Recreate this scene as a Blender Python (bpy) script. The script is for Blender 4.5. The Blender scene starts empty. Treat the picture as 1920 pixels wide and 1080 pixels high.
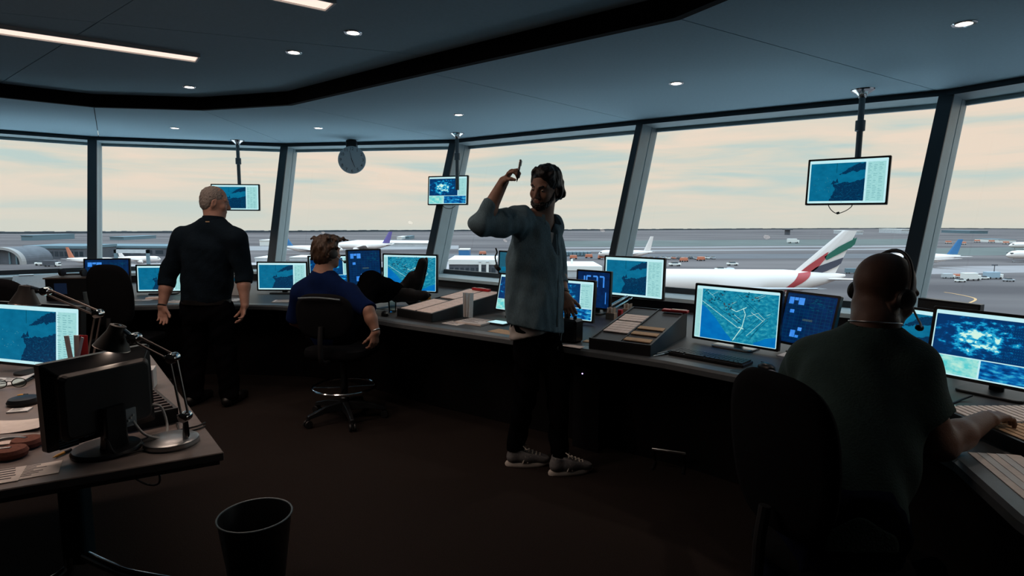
import bpy, bmesh, math, random
import numpy as np
from mathutils import Vector, Matrix
random.seed(7)
SC = bpy.context.scene
COL = SC.collection
# ---------------------------------------------------------------- camera
FPX, CAMZ, PITCH, ROLL = 1100.0, 1.53, math.atan(130 / 1100.0), 0.007
_f = Vector((0, math.cos(PITCH), -math.sin(PITCH)))
_r0 = Vector((1, 0, 0))
_u0 = Vector((0, math.sin(PITCH), math.cos(PITCH)))
_r = _r0 * math.cos(ROLL) + _u0 * math.sin(ROLL)
_u = _u0 * math.cos(ROLL) - _r0 * math.sin(ROLL)
CAM = Vector((0, 0, CAMZ))
cd = bpy.data.cameras.new('camera')
cd.sensor_width = 36.0
cd.lens = 36.0 * FPX / 1920.0
cd.clip_start = 0.05
cd.clip_end = 20000
co = bpy.data.objects.new('camera', cd)
COL.objects.link(co)
co.matrix_world = Matrix(((_r.x, _u.x, -_f.x, 0), (_r.y, _u.y, -_f.y, 0), (_r.z, _u.z, -_f.z, CAMZ), (0, 0, 0, 1)))
SC.camera = co
# ---------------------------------------------------------------- colour management
SC.view_settings.view_transform = 'Standard'
SC.view_settings.look = 'None'
SC.view_settings.exposure = 0.0
SC.view_settings.gamma = 1.0
SC.view_settings.use_curve_mapping = False
SC.cycles.use_denoising = True
SC.cycles.max_bounces = 7
SC.cycles.diffuse_bounces = 4
SC.cycles.transparent_max_bounces = 12
SC.cycles.sample_clamp_indirect = 4.0
# ---------------------------------------------------------------- sky
W = bpy.data.worlds.new('sky')
SC.world = W
W.use_nodes = True
def _sky():
    nt = W.node_tree
    N, L = nt.nodes, nt.links
    N.clear()
    out = N.new('ShaderNodeOutputWorld'); bg = N.new('ShaderNodeBackground')
    tc = N.new('ShaderNodeTexCoord'); sep = N.new('ShaderNodeSeparateXYZ')
    L.new(tc.outputs['Generated'], sep.inputs[0])
    mp = N.new('ShaderNodeMapping'); mp.inputs['Scale'].default_value = (1.6, 1.6, 16)
    mp.inputs['Location'].default_value = (3.1, 0.4, 0)
    L.new(tc.outputs['Generated'], mp.inputs[0])
    nz = N.new('ShaderNodeTexNoise'); nz.inputs['Scale'].default_value = 2.3; nz.inputs['Detail'].default_value = 5; nz.inputs['Roughness'].default_value = 0.52
    nz.inputs['Distortion'].default_value = 0.5
    L.new(mp.outputs[0], nz.inputs['Vector'])
    r1 = N.new('ShaderNodeValToRGB')
    e = r1.color_ramp.elements
    e[0].position = 0.35; e[0].color = (0.55, 0.66, 0.63, 1)
    e[1].position = 0.62; e[1].color = (0.88, 0.73, 0.60, 1)
    m = e.new(0.48); m.color = (0.74, 0.70, 0.60, 1)
    L.new(nz.outputs['Fac'], r1.inputs[0])
    # paler just over the horizon
    mr = N.new('ShaderNodeMapRange'); mr.inputs['From Min'].default_value = -0.03; mr.inputs['From Max'].default_value = 0.06
    L.new(sep.outputs['Z'], mr.inputs['Value'])
    mx = N.new('ShaderNodeMix'); mx.data_type = 'RGBA'
    L.new(mr.outputs[0], mx.inputs['Factor'])
    mx.inputs['A'].default_value = (0.67, 0.68, 0.61, 1)
    L.new(r1.outputs[0], mx.inputs['B'])
    # overcast sky: brighter and bluer high up
    hi = N.new('ShaderNodeMapRange'); hi.inputs['From Min'].default_value = 0.30; hi.inputs['From Max'].default_value = 0.75
    L.new(sep.outputs['Z'], hi.inputs['Value'])
    m2 = N.new('ShaderNodeMix'); m2.data_type = 'RGBA'
    L.new(hi.outputs[0], m2.inputs['Factor'])
    L.new(mx.outputs['Result'], m2.inputs['A'])
    m2.inputs['B'].default_value = SKY_TOP
    L.new(m2.outputs['Result'], bg.inputs['Color'])
    bg.inputs['Strength'].default_value = 1.0
    L.new(bg.outputs[0], out.inputs[0])
SKY_TOP = (2.1, 2.9, 3.5, 1)
_sky()

# ---------------------------------------------------------------- pixel helpers (1920 x 1080 frame of the photograph)
def ray(px, py):
    return _r * ((px - 960) / FPX) + _u * ((540 - py) / FPX) + _f
def at(px, py, Y):
    v = ray(px, py); return CAM + v * (Y / v.y)
def onz(px, py, z):
    v = ray(px, py); return CAM + v * ((z - CAMZ) / v.z)

# ---------------------------------------------------------------- materials
MATS = {}
def mat(name, col, rough=0.6, metal=0.0, var=0.0, scale=20.0, bump=0.0, emit=None, es=1.0, spec=0.5, stretch=None, coat=0.0, bscale=None):
    if name in MATS: return MATS[name]
    m = bpy.data.materials.new(name); MATS[name] = m
    m.use_nodes = True
    nt = m.node_tree; N, L = nt.nodes, nt.links
    b = N['Principled BSDF']
    c = (*col, 1)
    b.inputs['Base Color'].default_value = c
    b.inputs['Roughness'].default_value = rough
    b.inputs['Metallic'].default_value = metal
    b.inputs['Specular IOR Level'].default_value = spec
    if coat: b.inputs['Coat Weight'].default_value = coat
    if emit:
        b.inputs['Emission Color'].default_value = (*emit, 1)
        b.inputs['Emission Strength'].default_value = es
    if var or bump:
        tc = N.new('ShaderNodeTexCoord'); nz = N.new('ShaderNodeTexNoise')
        nz.inputs['Scale'].default_value = scale; nz.inputs['Detail'].default_value = 4
        src = tc.outputs['Object']
        if stretch:
            mp = N.new('ShaderNodeMapping'); mp.inputs['Scale'].default_value = stretch
            L.new(src, mp.inputs[0]); src = mp.outputs[0]
        L.new(src, nz.inputs['Vector'])
        if var:
            rp = N.new('ShaderNodeValToRGB')
            rp.color_ramp.elements[0].position = 0.3; rp.color_ramp.elements[1].position = 0.7
            rp.color_ramp.elements[0].color = tuple(max(0, x * (1 - var)) for x in col) + (1,)
            rp.color_ramp.elements[1].color = tuple(min(1, x * (1 + var)) for x in col) + (1,)
            L.new(nz.outputs['Fac'], rp.inputs[0]); L.new(rp.outputs[0], b.inputs['Base Color'])
        if bump:
            bp = N.new('ShaderNodeBump'); bp.inputs['Strength'].default_value = bump; bp.inputs['Distance'].default_value = 0.01
            n2 = nz
            if bscale:
                n2 = N.new('ShaderNodeTexNoise'); n2.inputs['Scale'].default_value = bscale; n2.inputs['Detail'].default_value = 3
                L.new(src, n2.inputs['Vector'])
            L.new(n2.outputs['Fac'], bp.inputs['Height']); L.new(bp.outputs[0], b.inputs['Normal'])
    return m
def glass_mat(name, tint=(0.97, 0.985, 0.98), refl=0.06):
    if name in MATS: return MATS[name]
    m = bpy.data.materials.new(name); MATS[name] = m
    m.use_nodes = True
    nt = m.node_tree; N, L = nt.nodes, nt.links
    N.clear()
    o = N.new('ShaderNodeOutputMaterial'); t = N.new('ShaderNodeBsdfTransparent'); g = N.new('ShaderNodeBsdfGlossy')
    t.inputs[0].default_value = (*tint, 1); g.inputs['Roughness'].default_value = 0.0
    fr = N.new('ShaderNodeFresnel'); fr.inputs[0].default_value = 1.45
    mx = N.new('ShaderNodeMixShader')
    L.new(fr.outputs[0], mx.inputs[0]); L.new(t.outputs[0], mx.inputs[1]); L.new(g.outputs[0], mx.inputs[2])
    L.new(mx.outputs[0], o.inputs[0])
    return m

# ---------------------------------------------------------------- mesh builder
class MB:
    def __init__(s, M=None):
        s.v = []; s.f = []; s.m = []; s.uv = []; s.M = M or Matrix.Identity(4); s.mi = 0; s.sm = []
    def put(s, vs, fs, uv=None, smooth=False):
        o = len(s.v)
        s.v += [s.M @ Vector(p) for p in vs]
        for i, f in enumerate(fs):
            s.f.append([o + k for k in f]); s.m.append(s.mi); s.uv.append(uv[i] if uv else None); s.sm.append(smooth)
        return s
    def box(s, c, d, R=None):
        c = Vector(c); hx, hy, hz = d[0] / 2, d[1] / 2, d[2] / 2
        vs = [Vector((x, y, z)) for x in (-hx, hx) for y in (-hy, hy) for z in (-hz, hz)]
        if R is not None: vs = [R @ p for p in vs]
        return s.put([p + c for p in vs], [(0, 1, 3, 2), (4, 6, 7, 5), (0, 4, 5, 1), (2, 3, 7, 6), (0, 2, 6, 4), (1, 5, 7, 3)])
    def prism(s, poly, z0, z1):
        n = len(poly)
        vs = [(p[0], p[1], z0) for p in poly] + [(p[0], p[1], z1) for p in poly]
        return s.put(vs, [tuple(range(n - 1, -1, -1)), tuple(range(n, 2 * n))] + [(i, (i + 1) % n, n + (i + 1) % n, n + i) for i in range(n)])
    def loft(s, rings, cap=True, smooth=False, closed=True):
        n = len(rings[0]); vs = [p for r in rings for p in r]; fs = []
        for k in range(len(rings) - 1):
            for i in range(n if closed else n - 1):
                j = (i + 1) % n
                fs.append((k * n + i, k * n + j, (k + 1) * n + j, (k + 1) * n + i))
        s.put(vs, fs, smooth=smooth)
        if cap:
            o = len(s.v) - len(vs)
            for ring in (tuple(range(n - 1, -1, -1)), tuple(range((len(rings) - 1) * n, len(rings) * n))):
                s.f.append([o + k for k in ring]); s.m.append(s.mi); s.uv.append(None); s.sm.append(False)
        return s
    def tube(s, pts, r, n=10, cap=True, closed=False):
        pts = [Vector(p) for p in pts]
        rs = r if isinstance(r, (list, tuple)) else [r] * len(pts)
        rings = []; prev = None; K = len(pts)
        for i, p in enumerate(pts):
            a = pts[(i - 1) % K] if (i > 0 or closed) else p
            b = pts[(i + 1) % K] if (i < K - 1 or closed) else p
            t = (b - a).normalized()
            if prev is None:
                x = t.orthogonal().normalized()
            else:
                x = (prev - t * prev.dot(t)).normalized()
            prev = x; y = t.cross(x)
            rings.append([p + (x * math.cos(2 * math.pi * k / n) + y * math.sin(2 * math.pi * k / n)) * rs[i] for k in range(n)])
        if closed: rings.append(rings[0])
        return s.loft(rings, cap and not closed, True)
    def lathe(s, prof, n=32, c=(0, 0, 0), R=None, cap=True):
        c = Vector(c); rings = []
        for r, z in prof:
            ring = [Vector((r * math.cos(2 * math.pi * k / n), r * math.sin(2 * math.pi * k / n), z)) for k in range(n)]
            if R is not None: ring = [R @ p for p in ring]
            rings.append([p + c for p in ring])
        return s.loft(rings, cap, True)
    def quad(s, a, b, c, d, uv=True):
        return s.put([a, b, c, d], [(0, 1, 2, 3)], [[(0, 0), (1, 0), (1, 1), (0, 1)]] if uv else None)
    def build(s, name, mats, parent=None, bevel=0.0, angle=35, loc=None, seg=1):
        me = bpy.data.meshes.new(name)
        me.from_pydata([tuple(p) for p in s.v], [], s.f)
        if any(u for u in s.uv):
            ul = me.uv_layers.new(name='uv')
            for p in me.polygons:
                u = s.uv[p.index]
                if u:
                    for k, li in enumerate(p.loop_indices): ul.data[li].uv = u[k]
        if not isinstance(mats, (list, tuple)): mats = [mats]
        for m in mats: me.materials.append(m)
        me.polygons.foreach_set('material_index', s.m)
        anys = any(s.sm)
        me.polygons.foreach_set('use_smooth', s.sm)
        if bevel:
            bm = bmesh.new(); bm.from_mesh(me)
            bmesh.ops.remove_doubles(bm, verts=bm.verts, dist=1e-6)
            bm.normal_update()
            ed = [e for e in bm.edges if len(e.link_faces) == 2 and e.calc_face_angle(0) > math.radians(30)]
            bmesh.ops.bevel(bm, geom=ed, offset=bevel, segments=seg, affect='EDGES', profile=0.5, clamp_overlap=True)
            bm.to_mesh(me); bm.free()
            if seg > 1:
                me.polygons.foreach_set('use_smooth', [True] * len(me.polygons)); anys = True
        if anys: me.set_sharp_from_angle(angle=math.radians(angle))
        o = bpy.data.objects.new(name, me); COL.objects.link(o)
        if parent: o.parent = parent
        if loc: o.location = loc
        return o
def thing(name, label, cat, loc=(0, 0, 0), rz=0.0, group=None, rot=None):
    o = bpy.data.objects.new(name, None); COL.objects.link(o)
    o.empty_display_size = 0.1
    o.location = loc; o.rotation_euler = rot if rot else (0, 0, rz)
    o['label'] = label; o['category'] = cat
    if group: o['group'] = group
    return o
def tag(o, label, cat, group=None, kind=None):
    o['label'] = label; o['category'] = cat
    if group: o['group'] = group
    if kind: o['kind'] = kind
    return o
def struct(o, label=None):
    o['kind'] = 'structure'
    if label: o['label'] = label; o['category'] = o.name.split('_')[0].split('.')[0]
    return o
def Rz(a): return Matrix.Rotation(a, 3, 'Z')
def Rx(a): return Matrix.Rotation(a, 3, 'X')
def Ry(a): return Matrix.Rotation(a, 3, 'Y')
def rrect(w, h, r, n=5):
    out = []
    for cx, cy, a0 in ((w / 2 - r, h / 2 - r, 0), (-w / 2 + r, h / 2 - r, 90), (-w / 2 + r, -h / 2 + r, 180), (w / 2 - r, -h / 2 + r, 270)):
        for k in range(n):
            a = math.radians(a0 + 90 * k / (n - 1)); out.append((cx + r * math.cos(a), cy + r * math.sin(a)))
    return out
def spline(pts, n=8):
    pts = [Vector(p) for p in pts]; out = []
    for i in range(len(pts) - 1):
        p0 = pts[max(i - 1, 0)]; p1 = pts[i]; p2 = pts[i + 1]; p3 = pts[min(i + 2, len(pts) - 1)]
        for k in range(n):
            t = k / n
            out.append(0.5 * ((2 * p1) + (p2 - p0) * t + (2 * p0 - 5 * p1 + 4 * p2 - p3) * t * t + (3 * p1 - p0 - 3 * p2 + p3) * t ** 3))
    out.append(pts[-1]); return out
# ================================================================ THE ROOM
CE = 2.5; CI = 2.61; SILL = 0.86; LEAN = 0.65; DEP = 0.38
TOP = [Vector(p) for p in ((-8.15, 4.0), (-6.99, 5.97), (-5.19, 7.40), (-3.03, 7.95), (-0.74, 7.46), (1.25, 5.92), (3.21, 4.48), (4.30, 2.34), (4.62, 0.0))]
def offs(pts, dist):
    """offset an open polyline (clockwise seen from above, room on its right) to the inside by dist"""
    out = []
    for i, p in enumerate(pts):
        ns = []
        for a, b in ((i - 1, i), (i, i + 1)):
            if a < 0 or b >= len(pts): continue
            d = (pts[b] - pts[a]).normalized(); ns.append(Vector((d.y, -d.x)))
        n = sum(ns, Vector((0, 0)))
        n.normalize(); k = dist / n.dot(ns[0])
        out.append(p + n * k)
    return out
BOT = offs(TOP, LEAN)
def lean(i, z, out=0.0):
    """frame point on corner i at height z, out metres outside the inner frame plane"""
    t = (CE - z) / (CE - SILL)
    o = offs(TOP, LEAN * t - out)[i]
    return Vector((o.x, o.y, z))
def leanp(a, b, s, z, out=0.0):
    p, q = lean(a, z, out), lean(b, z, out); return p.lerp(q, s)
M_frame = mat('window_frame_paint', (0.36, 0.46, 0.49), 0.5, 0.0, 0.05, 8)
M_shade_face = mat('dark_cover_profile', (0.028, 0.042, 0.052), 0.5)  # backlit shade of the room-side frame faces, put into the colour
M_dark = mat('dark_wall_paint', (0.030, 0.034, 0.040), 0.7)
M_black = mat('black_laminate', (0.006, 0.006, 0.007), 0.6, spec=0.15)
M_ceil = mat('ceiling_panel', (0.36, 0.52, 0.61), 0.85, 0, 0.04, 60)
M_gap = mat('ceiling_gap', (0.01, 0.012, 0.015), 0.8)
M_fascia = mat('black_fascia', (0.004, 0.004, 0.005), 0.8, spec=0.1)
M_glass = glass_mat('window_glass')
M_seal = mat('black_rubber_seal', (0.01, 0.012, 0.014), 0.7)
nf = len(TOP)
for i in range(1, nf - 2):
    a, b = i, i + 1
    mb = MB()
    HZ = CE - 0.045
    # head: front strip with backlit shade in its colour, pale soffit, outer face
    def strip(z0, z1, o0, o1, z0b=None, z1b=None):
        z0b = z0 if z0b is None else z0b; z1b = z1 if z1b is None else z1b
        rings = []
        for k in (a, b):
            rings.append([lean(k, z0, o0), lean(k, z0b, o1), lean(k, z1b, o1), lean(k, z1, o0)])
        mb.loft(rings)
    strip(HZ, CE + 0.02, 0.0, DEP)
    strip(HZ - 0.035, HZ, DEP - 0.04, DEP)
    strip(SILL - 0.03, SILL, -0.012, DEP)
    w = mb.build('window_%d' % i, [M_frame])
    struct(w)
    mb = MB(); strip(HZ - 0.001, CE - 0.001, -0.006, 0.0); mb.build('head_cover', [M_shade_face], w)
    mb = MB(); strip(SILL + 0.001, SILL + 0.05, DEP - 0.05, DEP - 0.004); mb.build('bottom_rail', [M_shade_face], w)
    g = MB(); g.quad(lean(a, SILL + 0.03, DEP - 0.02), lean(b, SILL + 0.03, DEP - 0.02), lean(b, HZ - 0.01, DEP - 0.02), lean(a, HZ - 0.01, DEP - 0.02))
    g.build('pane', [M_glass], w)
# leaning posts between the panes: dark seam down each side face
for i in range(1, nf - 1):
    din = (TOP[i] - BOT[i]).normalized()           # outward
    sd = Vector((-din.y, din.x))
    mb = MB()
    rings = []
    for z in (SILL - 0.02, CE + 0.01):
        c = lean(i, z); ring = []
        w_ = 0.03 if i == 5 else 0.045
        g_ = w_ - 0.006
        prof = [(-w_, 0.0), (w_, 0.0), (w_, 0.22), (g_, 0.223), (g_, 0.237), (w_, 0.24), (w_, DEP), (-w_, DEP), (-w_, 0.24), (-g_, 0.237), (-g_, 0.223), (-w_, 0.22)]
        for s_, o_ in prof:
            ring.append(Vector((c.x + sd.x * s_ + din.x * o_, c.y + sd.y * s_ + din.y * o_, z)))
        rings.append(ring)
    mb.loft(rings)
    po = struct(mb.build('trim_%d' % i, [M_frame]))
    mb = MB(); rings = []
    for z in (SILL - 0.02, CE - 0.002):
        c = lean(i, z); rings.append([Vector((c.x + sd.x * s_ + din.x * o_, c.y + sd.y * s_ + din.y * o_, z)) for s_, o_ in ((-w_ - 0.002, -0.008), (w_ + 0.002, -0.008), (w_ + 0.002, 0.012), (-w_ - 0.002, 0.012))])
    mb.loft(rings); mb.build('cover_profile', [M_shade_face], po)  # thin dark face over the post front, carries its painted shade
# the low wall below the sill, and the closed walls behind the viewer
def wallbox(name, p, q, z0, z1, t, m):
    d = (q - p).normalized(); n = Vector((-d.y, d.x)) * t
    struct(MB().prism([p, q, q + n, p + n], z0, z1).build(name, [m]))
for i in range(1, nf - 2):
    wallbox('wall_under_window_%d' % i, BOT[i] + (TOP[i] - BOT[i]) * 0.03, BOT[i + 1] + (TOP[i + 1] - BOT[i + 1]) * 0.03, 0, SILL - 0.03, 0.2, M_dark)
LL = TOP[1]; FF = TOP[nf - 2]
wallbox('wall_left', Vector((-8.6, -3.2)), LL + Vector((-0.15, -0.1)), 0, 2.9, 0.15, M_dark)
wallbox('wall_right', FF + Vector((0.15, -0.05)), Vector((4.9, -3.2)), 0, 2.9, 0.15, M_dark)
wallbox('wall_back', Vector((4.9, -3.2)), Vector((-8.6, -3.2)), 0, 2.9, 0.15, M_dark)
# floor
M_carpet = mat('carpet', (0.022, 0.0165, 0.0145), 0.95, 0, 0.45, 260, 0.5, spec=0.1)
FLOORPOLY = [Vector((-8.6, -3.2)), LL] + [Vector(p) for p in TOP[2:nf - 2]] + [FF, Vector((4.9, -3.2))]
struct(MB().prism(FLOORPOLY[::-1], -0.12, 0.0).build('floor', [M_carpet]))
# ceilings
RING = [Vector(p) for p in ((-6.35, 2.2), (-5.35, 4.05), (-3.76, 5.41), (-2.86, 5.52), (-1.95, 5.24), (-0.58, 4.08), (0.78, 2.97), (1.62, 1.35), (1.85, -0.4))]
OUT = [p + (p - q).normalized() * (DEP + 0.1) for p, q in zip(TOP, BOT)]
mb = MB()
for i in range(nf - 1):
    quad = [RING[i], OUT[i], OUT[i + 1], RING[i + 1]]
    c = sum(quad, Vector((0, 0))) / 4
    # a 6 mm gap along the radial joints
    d0 = (OUT[i] - RING[i]).normalized(); d1 = (OUT[i + 1] - RING[i + 1]).normalized()
    n0 = Vector((d0.y, -d0.x)) * 0.0035; n1 = Vector((d1.y, -d1.x)) * 0.0035
    q = [RING[i] + n0, OUT[i] + n0, OUT[i + 1] - n1, RING[i + 1] - n1]
    mb.prism([q[0], q[3], q[2], q[1]], CE, CE + 0.02)
struct(mb.build('ceiling_outer', [M_ceil]))
mb = MB()
mb.prism(([Vector((4.9, -3.3)), Vector((-8.7, -3.3)), Vector((-8.7, 2.2))] + OUT + [Vector((4.9, -0.4))])[::-1], CI + 0.021, CI + 0.12)
struct(mb.build('ceiling_slab', [M_gap]))
mb = MB()
RO_ = offs(RING, -0.04); RI_ = offs(RING, 0.006)
mb.loft([[Vector((p.x, p.y, CE - 0.002)), Vector((p.x, p.y, CI + 0.02)), Vector((q.x, q.y, CI + 0.02)), Vector((q.x, q.y, CE - 0.002))] for p, q in zip(RI_, RO_)])
struct(mb.build('trim_fascia', [M_fascia]))
def seg_split(poly, p, q, side):
    """part of convex-ish poly on one side of the line p-q"""
    n = Vector((-(q - p).y, (q - p).x)) * side
    out = []
    for i in range(len(poly)):
        a, b = poly[i], poly[(i + 1) % len(poly)]
        da, db = (a - p).dot(n), (b - p).dot(n)
        if da >= 0: out.append(a)
        if (da >= 0) != (db >= 0): out.append(a.lerp(b, da / (da - db)))
    return out
inner = [Vector((1.85, -3.25)), Vector((-6.35, -3.25))] + RING
S1 = (Vector((-0.58, 4.08)), onz(640, 88, CI).xy)
S2 = (onz(250, 0, CI).xy, onz(90, 100, CI).xy)
pieces = []
A_ = seg_split(inner, *S1, 1); B_ = seg_split(inner, *S1, -1)
mb = MB()
for base in (A_, B_):
    for sd_ in (1, -1):
        pc = seg_split(base, *S2, sd_)
        if len(pc) > 2:
            c = sum(pc, Vector((0, 0))) / len(pc)
            pc = [p + (c - p).normalized() * 0.004 for p in pc]
            mb.prism(pc[::-1], CI, CI + 0.02)
struct(mb.build('ceiling_inner', [M_ceil]))
# outer soffit strips that close the ceiling at the open ends behind the viewer
struct(MB().prism([RING[-1], OUT[-1], Vector((4.9, -3.3)), Vector((1.85, -3.3))][::-1], CE, CE + 0.02).build('ceiling_right', [M_ceil]))
struct(MB().prism([Vector((-6.35, -3.3)), Vector((-8.7, -3.3)), OUT[0], RING[0]][::-1], CE, CE + 0.02).build('ceiling_left', [M_ceil]))
# ---------------------------------------------------------------- lights in the ceiling
M_lamp = mat('lamp_diffuser', (0.9, 0.85, 0.8), 0.5, emit=(1.0, 0.74, 0.62), es=1.15)
M_white = mat('white_metal', (0.6, 0.62, 0.62), 0.4)
STRIP_W, SPOT_W = 16.0, 9.0
def strip_light(end, dirv, wid, length, label):
    n = Vector((-dirv.y, dirv.x))
    a = math.atan2(dirv.y, dirv.x)
    t = thing('strip_light', label, 'ceiling light', (end.x, end.y, CI), a, 'strip lights in the raised ceiling')
    fr = MB()
    for y0, y1 in ((-0.012, 0.0), (wid, wid + 0.012)): fr.box((-length / 2, (y0 + y1) / 2, -0.011), (length + 0.024, 0.012, 0.022))
    for x in (0.006, -length - 0.006): fr.box((x, wid / 2, -0.011), (0.012, wid, 0.022))
    fr.build('frame', [M_white], t)
    MB().box((-length / 2, wid / 2, -0.007), (length - 0.002, wid - 0.002, 0.012)).build('diffuser', [M_lamp], t)
    ld = bpy.data.lights.new('strip_tube', 'AREA'); ld.shape = 'RECTANGLE'; ld.size = length - 0.05; ld.size_y = wid - 0.02
    ld.energy = STRIP_W; ld.color = (1.0, 0.74, 0.60)
    lo = bpy.data.objects.new('strip_tube', ld); COL.objects.link(lo); lo.parent = t; lo.location = (-length / 2, wid / 2, -0.03)
strip_light(Vector((-2.115, 4.085)), Vector((0.815, 0.58)).normalized(), 0.15, 2.6, 'long lit strip light in the raised ceiling, running out of view at the left')
strip_light(Vector((-0.90, 3.07)), Vector((0.815, 0.58)).normalized(), 0.13, 2.4, 'lit strip light of which only the end corner shows at the top edge')
M_spot = mat('spot_glow', (1, 1, 1), 0.5, emit=(1.0, 0.86, 0.76), es=5.0)
M_chrome = mat('chrome', (0.75, 0.78, 0.8), 0.12, 1.0)
def downlight(p, label):
    t = thing('downlight', label, 'ceiling light', p, 0, 'round recessed spotlights')
    MB().lathe([(0.036, 0.0), (0.036, -0.004), (0.05, -0.006), (0.054, -0.002), (0.054, 0.0)], 24).build('ring', [M_chrome], t)
    MB().lathe([(0.001, -0.0025), (0.036, -0.003), (0.036, -0.001)], 20).build('bulb', [M_spot], t)
    ld = bpy.data.lights.new('spot_bulb', 'SPOT'); ld.energy = SPOT_W * (2.8 if p.z < 2.55 else 1.0); ld.color = (1.0, 0.80, 0.66); ld.spot_size = math.radians(95); ld.spot_blend = 0.7; ld.shadow_soft_size = 0.03
    lo = bpy.data.objects.new('spot_bulb', ld); COL.objects.link(lo); lo.parent = t; lo.location = (0, 0, -0.02)
for px, py, z, lb in ((1808, 44, CE, 'round spotlight in the ceiling near the post right of the tail fin'),
                      (1268, 156, CE, 'round spotlight over the window behind the man with the raised arm'),
                      (860, 215, CE, 'round spotlight above the hanging screen that shows a weather picture'),
                      (597, 240, CE, 'round spotlight just left of the wall clock'),
                      (328, 240, CE, 'faint round spotlight left of the pole over the grey-haired man'),
                      (662, 61, CI, 'brightest round spotlight in the raised dark ceiling'),
                      (551, 98, CI, 'middle round spotlight of the three in the raised ceiling'),
                      (355, 163, CI, 'round spotlight in the raised ceiling closest to the dark fascia corner')):
    downlight(onz(px, py, z), lb)
for p, lb in ((Vector((0.10, 2.45, CI)), 'added fill spotlight in the raised ceiling, out of view above the standing man'), (Vector((2.55, 1.35, CE)), 'added fill spotlight above the desk at the right, out of view')):  # two unseen spotlights added to brighten the standing man and the right tray
    downlight(p, lb)
# ---------------------------------------------------------------- long curved control desk
M_desk = mat('desk_laminate', (0.035, 0.036, 0.037), 0.5, 0, 0.12, 30, stretch=(1, 8, 1))
M_edge = mat('desk_edge', (0.10, 0.115, 0.125), 0.4, 0, 0.08, 40)
DZ = 0.75
EDGE = [Vector(p) for p in ((-5.35, 3.35), (-3.9, 4.66), (-3.42, 5.06), (-2.85, 5.22), (-2.1, 5.17), (-1.7, 5.02), (-0.89, 4.38), (0.14, 3.70), (0.86, 3.19), (1.20, 2.86), (1.42, 2.45), (1.49, 2.15), (1.48, 1.86), (1.37, 1.49), (1.30, 1.0))]
back = [p.copy() for p in BOT[1:nf - 1]]
mb = MB()
mb.prism((EDGE + back[::-1])[::-1] if False else (back + EDGE[::-1])[::-1], DZ - 0.035, DZ)
dk = mb.build('control_desk', [M_desk])
tag(dk, 'long curved dark control desk running below the windows', 'desk')
EI = offs(EDGE, -0.07)
mb = MB()
for i in range(len(EDGE) - 1):
    rings = []
    for k in (i, i + 1):
        e, j = EDGE[k], EI[k]
        o = e + (e - j).normalized() * 0.012
        rings.append([Vector((j.x, j.y, DZ + 0.003)), Vector((e.x, e.y, DZ + 0.001)), Vector((o.x, o.y, DZ - 0.012)), Vector((o.x, o.y, DZ - 0.040)), Vector((e.x, e.y, DZ - 0.045)), Vector((j.x, j.y, DZ - 0.001))])
    mb.loft(rings, cap=(i in (0, len(EDGE) - 2)))
mb.build('edge_band', [M_edge], dk)
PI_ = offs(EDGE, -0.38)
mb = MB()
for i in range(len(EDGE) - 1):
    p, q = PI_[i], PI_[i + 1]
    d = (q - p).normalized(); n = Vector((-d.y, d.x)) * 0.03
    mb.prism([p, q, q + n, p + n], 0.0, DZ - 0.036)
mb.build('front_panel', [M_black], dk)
# ================================================================ SCREENS
def scr_mat(name, stops, scale=8, detail=4, radial=None, mode='uv', stretch=(1, 1, 1), es=1.0):
    """glowing screen picture: noise (optionally with a bright centre) through a colour ramp; coordinates are the screen's own UVs"""
    if name in MATS: return MATS[name]
    m = bpy.data.materials.new(name); MATS[name] = m; m.use_nodes = True
    nt = m.node_tree; N, L = nt.nodes, nt.links
    b = N['Principled BSDF']; b.inputs['Base Color'].default_value = (0.004, 0.005, 0.006, 1); b.inputs['Roughness'].default_value = 0.5; b.inputs['Specular IOR Level'].default_value = 0.25
    b.inputs['Emission Strength'].default_value = es
    uv = N.new('ShaderNodeUVMap'); mp = N.new('ShaderNodeMapping'); mp.inputs['Scale'].default_value = stretch
    L.new(uv.outputs[0], mp.inputs[0])
    nz = N.new('ShaderNodeTexNoise'); nz.inputs['Scale'].default_value = scale; nz.inputs['Detail'].default_value = detail; nz.inputs['Roughness'].default_value = 0.6
    L.new(mp.outputs[0], nz.inputs['Vector'])
    fac = nz.outputs['Fac']
    if radial:
        vd = N.new('ShaderNodeVectorMath'); vd.operation = 'DISTANCE'
        vd.inputs[1].default_value = (radial[0], radial[1], 0)
        L.new(uv.outputs[0], vd.inputs[0])
        mr = N.new('ShaderNodeMapRange'); mr.inputs['From Min'].default_value = 0; mr.inputs['From Max'].default_value = radial[2]
        mr.inputs['To Min'].default_value = radial[3]; mr.inputs['To Max'].default_value = -radial[3]
        L.new(vd.outputs['Value'], mr.inputs['Value'])
        ad = N.new('ShaderNodeMath'); ad.operation = 'ADD'
        L.new(fac, ad.inputs[0]); L.new(mr.outputs[0], ad.inputs[1]); fac = ad.outputs[0]
    rp = N.new('ShaderNodeValToRGB')
    e = rp.color_ramp.elements
    for k, (p, c) in enumerate(stops):
        x = e[k] if k < 2 else e.new(p)
        x.position = p; x.color = (*c, 1)
    L.new(fac, rp.inputs[0]); L.new(rp.outputs[0], b.inputs['Emission Color'])
    return m
S_pale = scr_mat('screen_pale_panel', [(0.3, (0.30, 0.62, 0.64)), (0.7, (0.38, 0.72, 0.70))], 30)
S_white = scr_mat('screen_white_bar', [(0.3, (0.48, 0.80, 0.86)), (0.7, (0.56, 0.86, 0.9))], 10)
S_line = scr_mat('screen_grey_text', [(0.3, (0.16, 0.40, 0.44)), (0.7, (0.20, 0.48, 0.50))], 30)
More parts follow.
